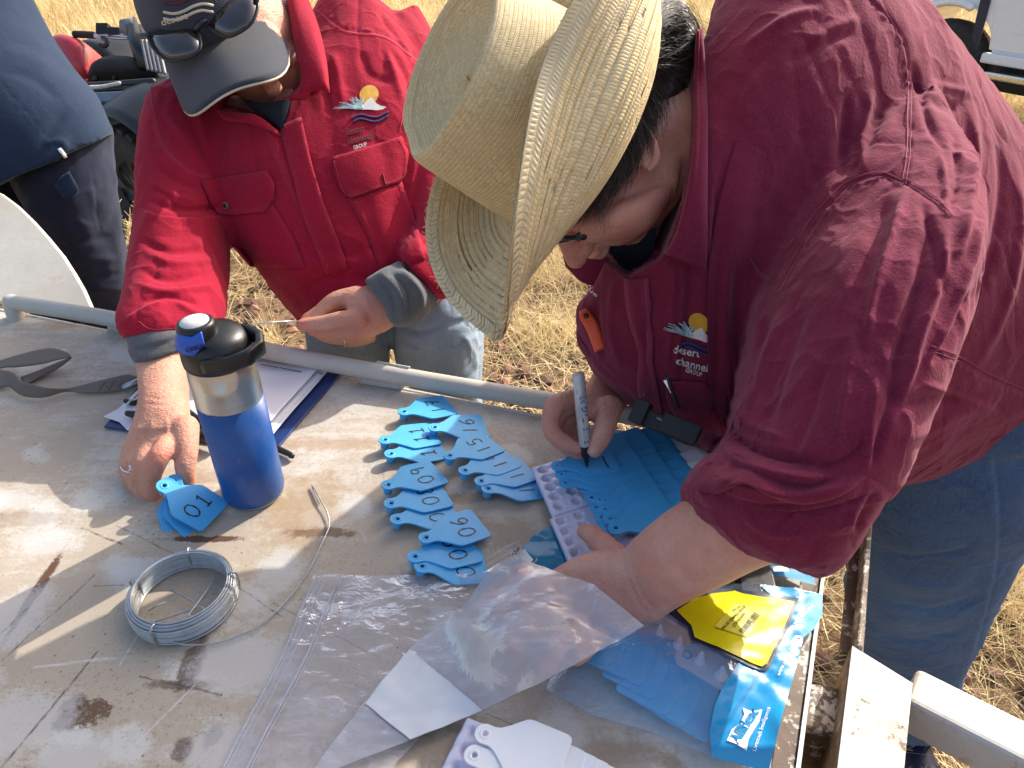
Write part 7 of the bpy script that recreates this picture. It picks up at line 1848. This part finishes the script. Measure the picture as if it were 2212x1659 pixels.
if sf_ @ (CAMP - pt) < 0: sf_ = -sf_
def barrel_text(s, a0, a1, ang, h, mat, bold=.0):
    V, F = text_mesh(s, bold); w_ = V[:, 0].max() - V[:, 0].min(); u_ = (V[:, 0] - V[:, 0].min()) / w_ * (a1 - a0) + a0; v_ = V[:, 1] / .7 * h
    th = ang - v_ / PR
    # text reads upwards along the barrel
    P = tip + np.outer(u_, pax) + (np.outer(np.cos(th), sf_) + np.outer(np.sin(th), sgn * su)) * (PR + .00015)
    return obj('printed_lettering', P, F, mat, brl, False)
sgn = 1.0 if su @ RGT > 0 else -1.0
barrel_text('TAG PEN', cut + .030, Lp - .018, 1.10, .0076, M['blue_print'], .02)
barrel_text('KEEP OUT OF REACH OF CHILDREN', cut + .035, Lp - .025, -.05, .0015, M['print'])
barrel_text('CAUTION', cut + .035, cut + .050, -.38, .0013, M['print'])
barrel_text('FINE', cut + .004, cut + .024, 1.10, .0076, M['blue_print'], .02)
V, F = text_mesh('TL'); 
barrel_text('TL', Lp - .022, Lp - .017, -.35, .0022, M['print'])

# ---- things in her pockets
KN = thing('folding_knife', 'orange folding knife sticking out of the far shirt pocket', 'knife', D(1288, 710, .85))
kp = drape(bR, [(1266, 672), (1272, 684), (1283, 704), (1296, 730), (1306, 752)], .005, .85)
V, F = loft(kp, [unit(fr_(.9, .42, 0)) * r for r in (.0040, .0065, .0072, .0068, .0066)], [FWD * .006] * 5, 18, 3, True, 4)
obj('handle', V, F, M['orange'], KN)
V, F = lathe([(.0001, .001), (.003, .001), (.0032, -.002)], kp[1] - FWD * .006, -FWD, 14); obj('pivot', V, F, M['black_plastic'], KN)
M['device'] = plain('matt black casing', (0.008, 0.008, 0.009), 0.55, 0.2, 0.1)
PH = thing('pocket_radio', 'black clip cased device sticking out of the near shirt pocket', 'device', D(1440, 915, .78))
ua = unit(D(1496, 942, .775) - D(1382, 893, .795)); uw = unit(np.cross(ua, FWD)); un_ = np.cross(ua, uw)
V, F = box((D(1496, 946, .775) + D(1384, 896, .795)) / 2, (ua * np.linalg.norm(D(1496, 942, .775) - D(1382, 893, .795)) / 2, uw * .0095, un_ * .016)); bevel(obj('case', V, F, M['device'], PH, False), .0025, 3)
V, F = box(D(1470, 927, .762), (ua * .020, uw * .0105, un_ * .008)); bevel(obj('belt_clip', V, F, M['device'], PH, False), .002, 3)
V, F = box(D(1384, 891, .785), (ua * .008, uw * .013, un_ * .013)); bevel(obj('hinge', V, F, M['device'], PH, False), .002, 3)
V, F = tube([D(1420, 903, .774), D(1450, 917, .766)], .0014, 8); obj('ridge', V, F, M['grey_trim'], PH)
pp = thing('pocket_pen', 'thin black pen with steel clip tucked in the near pocket flap', 'pen', D(1450, 850, .76))
V, F = tube([D(1441, 818, .752), D(1452, 848, .752), D(1466, 880, .758)], [.0035, .003, .0018], 10, 3); obj('barrel', V, F, M['black_plastic'], pp)
V, F = tube([D(1437, 823, .748), D(1442, 832, .747), D(1449, 848, .748)], [.002, .0018, .0008], 8, 3); obj('clip', V, F, M['silver'], pp)
# ------------------------------------------------------------------ plastic bags
def film(name, tint, opac, rough=0.12, milk=0.15, wr=1.0):
    t = NT(name); c = t.coord()
    w1 = t.noise(c, 16, 3, 0.5, 0.6); w2 = t.noise(t.mapping(c, (30, 75, 30), (0, 0, .9)), 1, 2, 0.5, 0.9)
    ed = t.voro(t.mapping(c, (1, 1, 1), (0, 0, .4)), 38, 'Distance')
    nr = t.bump(t.math('ADD', t.math('ADD', w1, t.math('MULTIPLY', w2, .45)), t.math('MULTIPLY', ed, .28)), 0.5 * wr, 0.006, t.bump(t.math('POWER', t.math('ABSOLUTE', t.math('SUBTRACT', t.noise(t.mapping(c, (1, 1, 1)), 30, 3, .6, 1.2), .5)), .5), .16, .004))
    gl = t.n('ShaderNodeBsdfGlossy'); gl.inputs['Roughness'].default_value = rough; t.l(nr, gl.inputs['Normal']); gl.inputs['Color'].default_value = (.9, .9, .9, 1)
    df = t.n('ShaderNodeBsdfDiffuse'); df.inputs['Color'].default_value = (*tint, 1); t.l(nr, df.inputs['Normal'])
    tl = t.n('ShaderNodeBsdfTranslucent'); tl.inputs['Color'].default_value = (*tint, 1); t.l(nr, tl.inputs['Normal'])
    dd = t.n('ShaderNodeMixShader'); dd.inputs[0].default_value = .45; t.l(df.outputs[0], dd.inputs[1]); t.l(tl.outputs[0], dd.inputs[2])
    tp_ = t.n('ShaderNodeBsdfTransparent'); tp_.inputs['Color'].default_value = (.97, .97, .98, 1)
    fac = t.math('ADD', opac, t.math('MULTIPLY', t.ramp(w2, .45, .8), milk), clamp=True)
    m1 = t.n('ShaderNodeMixShader'); t.l(fac, m1.inputs[0]); t.l(tp_.outputs[0], m1.inputs[1]); t.l(dd.outputs[0], m1.inputs[2])
    fr = t.n('ShaderNodeFresnel'); fr.inputs['IOR'].default_value = 1.45; t.l(nr, fr.inputs['Normal'])
    m2 = t.n('ShaderNodeMixShader'); t.l(t.math('MULTIPLY', fr.outputs[0], .42, clamp=True), m2.inputs[0]); t.l(m1.outputs[0], m2.inputs[1]); t.l(gl.outputs[0], m2.inputs[2])
    return t.done(m2.outputs[0])
M['film'] = film('clear polythene', (.74, .73, .80), .27, .18, .2, .8)
M['film2'] = film('milky polythene', (.76, .76, .83), .58, .3, .2, .7)
M['film_blue'] = film('faint blue clear film', (.42, .62, .82), .22, .08, .12, .6)
M['bag_blue'] = plain('bright blue printed film', (0.012, 0.275, 0.56), 0.22, 0.06, 0.3, 25, Coat_Weight=0.4)
M['bag_teal'] = plain('teal printed film', (0.008, 0.19, 0.34), 0.22, 0.06, 0.3, 25, Coat_Weight=0.4)
M['yellow'] = plain('yellow printed label', (0.70, 0.62, 0.005), 0.3, 0.03, 0.2, 22, Coat_Weight=0.3)
M['label_yellow'] = plain('paler yellow sticker', (0.74, 0.68, 0.08), 0.35, 0.03)
def poly_sheet(poly, hfun, res=9.0, seed=0, wr=.0012):
    """film cut to a seen outline, resting at heights hfun(x, y)"""
    poly = [tuple(p) for p in poly]; xs = [p[0] for p in poly]; ys = [p[1] for p in poly]
    b = bmesh.new(); vs = []
    n = len(poly); pts = []
    for i in range(n):
        a, c = poly[i], poly[(i + 1) % n]; L = math.hypot(c[0] - a[0], c[1] - a[1]); m = max(1, int(L / res))
        pts += [(a[0] + (c[0] - a[0]) * k / m, a[1] + (c[1] - a[1]) * k / m) for k in range(m)]
    def inside(x, y):
        r = False; j = n - 1
        for i in range(n):
            if (poly[i][1] > y) != (poly[j][1] > y) and x < (poly[j][0] - poly[i][0]) * (y - poly[i][1]) / (poly[j][1] - poly[i][1] + 1e-12) + poly[i][0]: r = not r
            j = i
        return r
    rr_ = np.random.default_rng(seed + 5)
    inner = []
    for y in np.arange(min(ys) + res * .5, max(ys), res * .87):
        for x in np.arange(min(xs) + res * .5, max(xs), res):
            q = (x + rr_.uniform(-.25, .25) * res, y + rr_.uniform(-.25, .25) * res)
            if inside(*q) and min(abs(q[0] - p[0]) + abs(q[1] - p[1]) for p in pts) > res * .6: inner.append(q)
    from mathutils.geometry import delaunay_2d_cdt
    allp = pts + inner
    k = len(pts)
    v2, e2, f2, _, _, _ = delaunay_2d_cdt([Vector(p) for p in allp], [(i, (i + 1) % k) for i in range(k)], [list(range(k))], 1, 1e-4)
    V = np.array([hz(p.x, p.y, hfun(p.x, p.y)) for p in v2])
    V[:, 2] += vnoise(V, .030, seed) * wr + vnoise(V * (1, 2.2, 1), .013, seed + 1) * wr * .45
    V[:, 2] = np.maximum(V[:, 2], DECK + .0012)
    return V, [tuple(f) for f in f2]
def bump_at(x, y, cx, cy, rx, ry, h): return h * math.exp(-(((x - cx) / rx) ** 2 + ((y - cy) / ry) ** 2))
# blue and yellow printed bag with its own tags inside
def hA(x, y):
    c = .016 + bump_at(x, y, 1480, 1420, 170, 110, .016)
    e = min(1, max(0, min(x - 1175, (1780 - x) * 1.3, (1665 - y) * 1.2) / 60))
    return c * (.25 + .75 * e)
BAG = thing('tag_bag', 'clear and bright blue plastic bag of blue ear tags with a yellow label', 'bag', hz(1500, 1450))
outline = [(1180, 1488), (1215, 1400), (1300, 1350), (1400, 1300), (1480, 1268), (1560, 1258), (1640, 1262), (1720, 1270), (1777, 1284), (1776, 1330), (1758, 1358), (1736, 1376), (1727, 1410), (1712, 1470), (1694, 1530), (1676, 1600), (1660, 1668), (1600, 1652), (1535, 1634), (1470, 1606), (1410, 1582), (1350, 1566), (1290, 1548), (1235, 1518)]
V, F = poly_sheet(outline, lambda x, y: hA(x, y) + .004, 10, 3, .0016); flm = obj('clear_film', V, F, M['film_blue'], BAG)
V, F = poly_sheet(outline, lambda x, y: .0015, 26, 13, .0004); obj('back_film', V, F, M['film_blue'], BAG)
bluep = [(1640, 1264), (1720, 1271), (1777, 1284), (1776, 1330), (1758, 1358), (1736, 1376), (1727, 1410), (1712, 1470), (1694, 1530), (1676, 1600), (1660, 1668), (1600, 1652), (1538, 1635), (1533, 1579), (1543, 1527), (1561, 1484), (1592, 1436), (1640, 1380), (1690, 1310)]
V, F = poly_sheet(bluep, lambda x, y: hA(x, y) + .0052 + bump_at(x, y, 1690, 1560, 25, 40, .006) - bump_at(x, y, 1722, 1395, 14, 20, .004), 9, 3, .0022); bp_ = obj('blue_panel', V, F, M['bag_blue'], BAG)
yb = [(1440, 1322), (1480, 1290), (1530, 1272), (1588, 1268), (1604, 1275), (1640, 1283), (1726, 1292), (1705, 1350), (1664, 1440), (1654, 1449), (1640, 1446), (1560, 1412), (1494, 1382), (1486, 1354)]
V, F = poly_sheet(yb, lambda x, y: hA(x, y) + .0066, 9, 3, .0016); obj('label_border', V, F, M['navy_print'], BAG)
yi = [(1462, 1318), (1500, 1292), (1540, 1280), (1588, 1274), (1604, 1281), (1640, 1289), (1716, 1298), (1696, 1350), (1657, 1434), (1646, 1439), (1562, 1404), (1501, 1376), (1494, 1350)]
V, F = poly_sheet(yi, lambda x, y: hA(x, y) + .0078, 9, 3, .0016); yl = obj('yellow_label', V, F, M['yellow'], BAG)
V, F = poly_sheet([(1543, 1353), (1586, 1304), (1662, 1312), (1612, 1378)], lambda x, y: hA(x, y) + .0088, 9, 3, .0016); st = obj('barcode_sticker', V, F, M['label_yellow'], yl)
bS = bvh_of(st.data); bY = bvh_of(bp_.data)
for s_, p0, p1, h in (('996 pca', (1584, 1323), (1600, 1311), 5.5), ('LARGE FEMALE BLUE', (1560, 1364), (1612, 1311), 6.5), ('STANDARD', (1586, 1357), (1614, 1324), 7), ('9 325741 002663', (1608, 1374), (1642, 1330), 4.5)):
    V, F = text_on(bS, s_, p0, p1, h, .0005, .01, .66); obj('printed_text', V, F, M['ink'], st, False)
V, F = text_on(yl and bvh_of(yl.data), '19666', (1548, 1361), (1560, 1349), 4.5, .0007, .01, .66); obj('printed_text', V, F, M['ink'], yl, False)
bars = []
rb_ = np.random.default_rng(9); x = 0
while x < 1:
    w_ = rb_.choice([.012, .02, .03]); a = np.array((1596, 1363)) * (1 - x) + np.array((1629, 1322)) * x; b = np.array((1596, 1363)) * (1 - x - w_) + np.array((1629, 1322)) * (x + w_)
    nx_, ny_ = 9, 7
    P = drape(bS, [tuple(a), tuple(b), (b[0] + nx_, b[1] + ny_), (a[0] + nx_, a[1] + ny_)], .0005, .66); bars.append((P, [(0, 1, 2, 3)])); x += w_ + rb_.choice([.012, .02, .03])
obj('barcode', *join(bars), M['ink'], st, False)
for s_, p0, p1, h in (('www.allflex.com', (1684, 1462), (1716, 1390), 9), ('www.allflex.co.nz', (1718, 1352), (1757, 1308), 9), ('Livestock Intelligence', (1632, 1622), (1664, 1530), 9)):
    V, F = text_on(bY, s_, p0, p1, h, .0010, .006, .64); obj('printed_text', V, F, M['white_print'], bp_, False)
# brand panel: white flag shape with blue letters
fl2 = [(1569, 1602), (1580, 1578), (1600, 1562), (1607, 1545), (1604, 1530), (1625, 1538), (1646, 1534), (1640, 1560), (1626, 1582), (1616, 1600), (1612, 1624), (1590, 1610)]
V, F = poly_sheet(fl2, lambda x, y: hA(x, y) + .0062 + bump_at(x, y, 1690, 1560, 25, 40, .006), 7, 3, .0022); lg = obj('logo_flag', V, F, M['white_print'], bp_)
bG = bvh_of(lg.data)
V, F = text_on(bG, 'Allflex', (1592, 1612), (1640, 1538), 24, .0008, .03, .64); obj('logo_lettering', V, F, M['bag_blue'], lg, False)
# inside: lilac tray with upright pins, fanned tags
tp0, tp1 = hz(1395, 1330, .008), hz(1575, 1490, .008); eu4 = unit(tp1 - tp0); eu4[2] = 0; eu4 = unit(eu4); ev4 = np.array((-eu4[1], eu4[0], 0))
TRY = thing('pin_tray', 'lilac tray of upright clear pins inside the printed bag', 'blister tray', (tp0 + tp1) / 2)
V, F = slab([hz(1300, 1380, .010), hz(1380, 1310, .010), hz(1620, 1400, .010), hz(1560, 1490, .010), hz(1450, 1428, .010)], -UPZ * .002); obj('tray_sheet', V, F, M['blister'], TRY, False)
for x, y in ((1376, 1356), (1424, 1372), (1466, 1398), (1512, 1430), (1556, 1462), (1452, 1340)):
    V, F = lathe([(.0065, 0), (.0060, .003), (.0035, .006), (.0026, .011), (.0012, .015), (.0003, .016)], hz(x, y, .008), UPZ, 14); obj('pin', V, F, M['blister'], TRY)
for i, (cx, cy) in enumerate(((1508, 1578), (1459, 1549), (1420, 1527), (1389, 1497), (1364, 1472), (1334, 1459), (1304, 1446))):
    ex, ey = cx - 37, cy - 9
    put_tag(('lowest blue ear tag inside the printed bag, nearest the logo', 'second blue ear tag from the logo inside the printed bag', 'third blue ear tag from the logo inside the printed bag', 'middle blue ear tag seen through the printed bag', 'third blue ear tag from the clear bag inside the printed bag', 'second blue ear tag from the clear bag inside the printed bag', 'topmost blue ear tag inside the printed bag, beside the clear bag')[i],
            (ex + 62, ey - 124, .0075 + i * .0013), (ex, ey, .0075 + i * .0013), M['tag_blue'], None, 'blue ear tags inside the printed bag', 0, False)

# second bag, teal end with a small white sticker, under the tray
B2 = thing('tag_bag', 'teal end of another tag bag under the lilac tray', 'bag', hz(1190, 1180))
V, F = poly_sheet([(1112, 1202), (1150, 1160), (1194, 1130), (1206, 1134), (1222, 1170), (1250, 1225), (1300, 1290), (1210, 1290), (1160, 1240), (1128, 1218)], lambda x, y: .006, 9, 21, .0018); o = obj('teal_film', V, F, M['bag_teal'], B2)
b2 = bvh_of(o.data)
V, F = draped(b2, [(1102, 1195), (1120, 1182), (1128, 1182)], [(1138, 1224), (1146, 1218), (1152, 1210)], 8, 8, .0010, .75); o2_ = obj('white_sticker', V, F, M['white_print'], B2)
V, F = text_on(bvh_of(o2_.data), 'Allflex', (1108, 1202), (1124, 1184), 7, .0006, .02, .75); obj('printed_text', V, F, M['ink'], o2_, False)
V, F = text_on(b2, 'your', (1150, 1226), (1163, 1208), 6, .0010, .0, .75); obj('printed_text', V, F, M['white_print'], B2, False)
# third bag beyond the elbow
B3 = thing('tag_bag', 'flat pale blue bag of tags beyond the elbow at the corner of the tray', 'bag', hz(1690, 1240))
V, F = poly_sheet([(1560, 1180), (1700, 1190), (1765, 1222), (1758, 1262), (1700, 1246), (1620, 1232), (1560, 1230)], lambda x, y: .014, 12, 31, .0016); obj('blue_film', V, F, plain('pale blue film', (.10, .36, .62), .25, .05, .3, 30), B3)
V, F = poly_sheet([(1668, 1222), (1700, 1222), (1705, 1234), (1672, 1234)], lambda x, y: .0175, 12, 31, .001); obj('white_sticker', V, F, M['white_print'], B3)
o = bevel(obj('wallet', *box(hz(1628, 1246, .008), (RGT * .018, unit((0.1, 1, 0)) * .03, UPZ * .008)), M['black_plastic'], None, False), .002); setp(o, 'small black case between the bags under the forearm', 'case')

# clear zip bag, folded over itself across her hand
ZB = thing('zip_bag', 'empty clear zip bag with a white write on band folded over the hand', 'bag', hz(900, 1450))
HANDP = [(1342, 1264, .075, 80), (1290, 1270, .062, 85), (1240, 1300, .058, 85), (1200, 1290, .060, 75), (1150, 1290, .062, 62), (1105, 1310, .056, 55), (1075, 1328, .044, 48), (1165, 1340, .062, 60), (1125, 1375, .056, 52), (1100, 1405, .044, 46), (1215, 1385, .062, 58), (1193, 1420, .054, 50), (1180, 1448, .042, 44), (1275, 1405, .054, 56), (1258, 1440, .045, 46), (1110, 1220, .024, 60)]
def hZ(x, y):
    h = 0
    for cx, cy, a, r in HANDP: h += math.exp(18 * 16 * a * math.exp(-(max(0, math.hypot(x - cx, y - cy) - 22) / (r * 1.55)) ** 2)) - 1
    return .004 + math.log(1 + h / 2.0) / (18 * 16) + .006 * math.exp(-((x - 1160) / 90) ** 2 - ((y - 1235) / 26) ** 2)
L1 = [(680, 1240), (760, 1242), (860, 1240), (960, 1241), (1040, 1240), (1080, 1215), (1105, 1204), (1180, 1235), (1120, 1330), (1050, 1420), (960, 1540), (860, 1640), (800, 1740), (440, 1740), (480, 1659), (520, 1575), (562, 1500), (610, 1410), (645, 1320)]
V, F = poly_sheet(L1, lambda x, y: .0045 + .004 * (x > 1000) * (y < 1260), 9, 41, .0016); l1 = obj('lower_layer', V, F, M['film'], ZB)
L2 = [(1105, 1202), (1160, 1222), (1230, 1246), (1282, 1262), (1330, 1300), (1392, 1350), (1340, 1382), (1240, 1436), (1150, 1484), (1050, 1530), (960, 1570), (885, 1600), (780, 1640), (660, 1690), (700, 1632), (745, 1575), (788, 1518), (838, 1456), (884, 1400), (920, 1370), (950, 1352), (985, 1320), (1015, 1290), (1040, 1254), (1070, 1222)]
V, F = poly_sheet(L2, lambda x, y: hZ(x, y) + .004, 8, 45, .0022); l2 = obj('folded_layer', V, F, M['film2'], ZB)
band = [(884, 1401), (950, 1456), (1012, 1508), (1041, 1534), (960, 1569), (886, 1598), (838, 1560), (789, 1519)]
V, F = poly_sheet(band, lambda x, y: hZ(x, y) + .0056, 9, 45, .0022); obj('write_on_band', V, F, plain('white film band', (.60, .62, .65), .5, .06, .2, 60), ZB)
bZ = bvh_of(l1.data)
for k, (dx, r_) in enumerate(((0, .0007), (10, .0004), (22, .0004), (52, .0011), (60, .0005))):
    P = drape(bZ, smooth_line([(684 + dx, 1245), (650 + dx, 1320), (612 + dx, 1412), (566 + dx, 1502), (524 + dx, 1578), (478 + dx, 1668), (450 + dx, 1725)], 5), .0008, .7)
    V, F = tube(P, r_, 6); obj('zip_ridge', V, F, M['film2'], ZB)
P = drape(bvh_of(l2.data), smooth_line([(884, 1400), (838, 1456), (788, 1518), (745, 1575), (700, 1632)], 5), .0006, .7); V, F = tube(P, .0007, 6); obj('fold_edge', V, F, M['film2'], ZB)
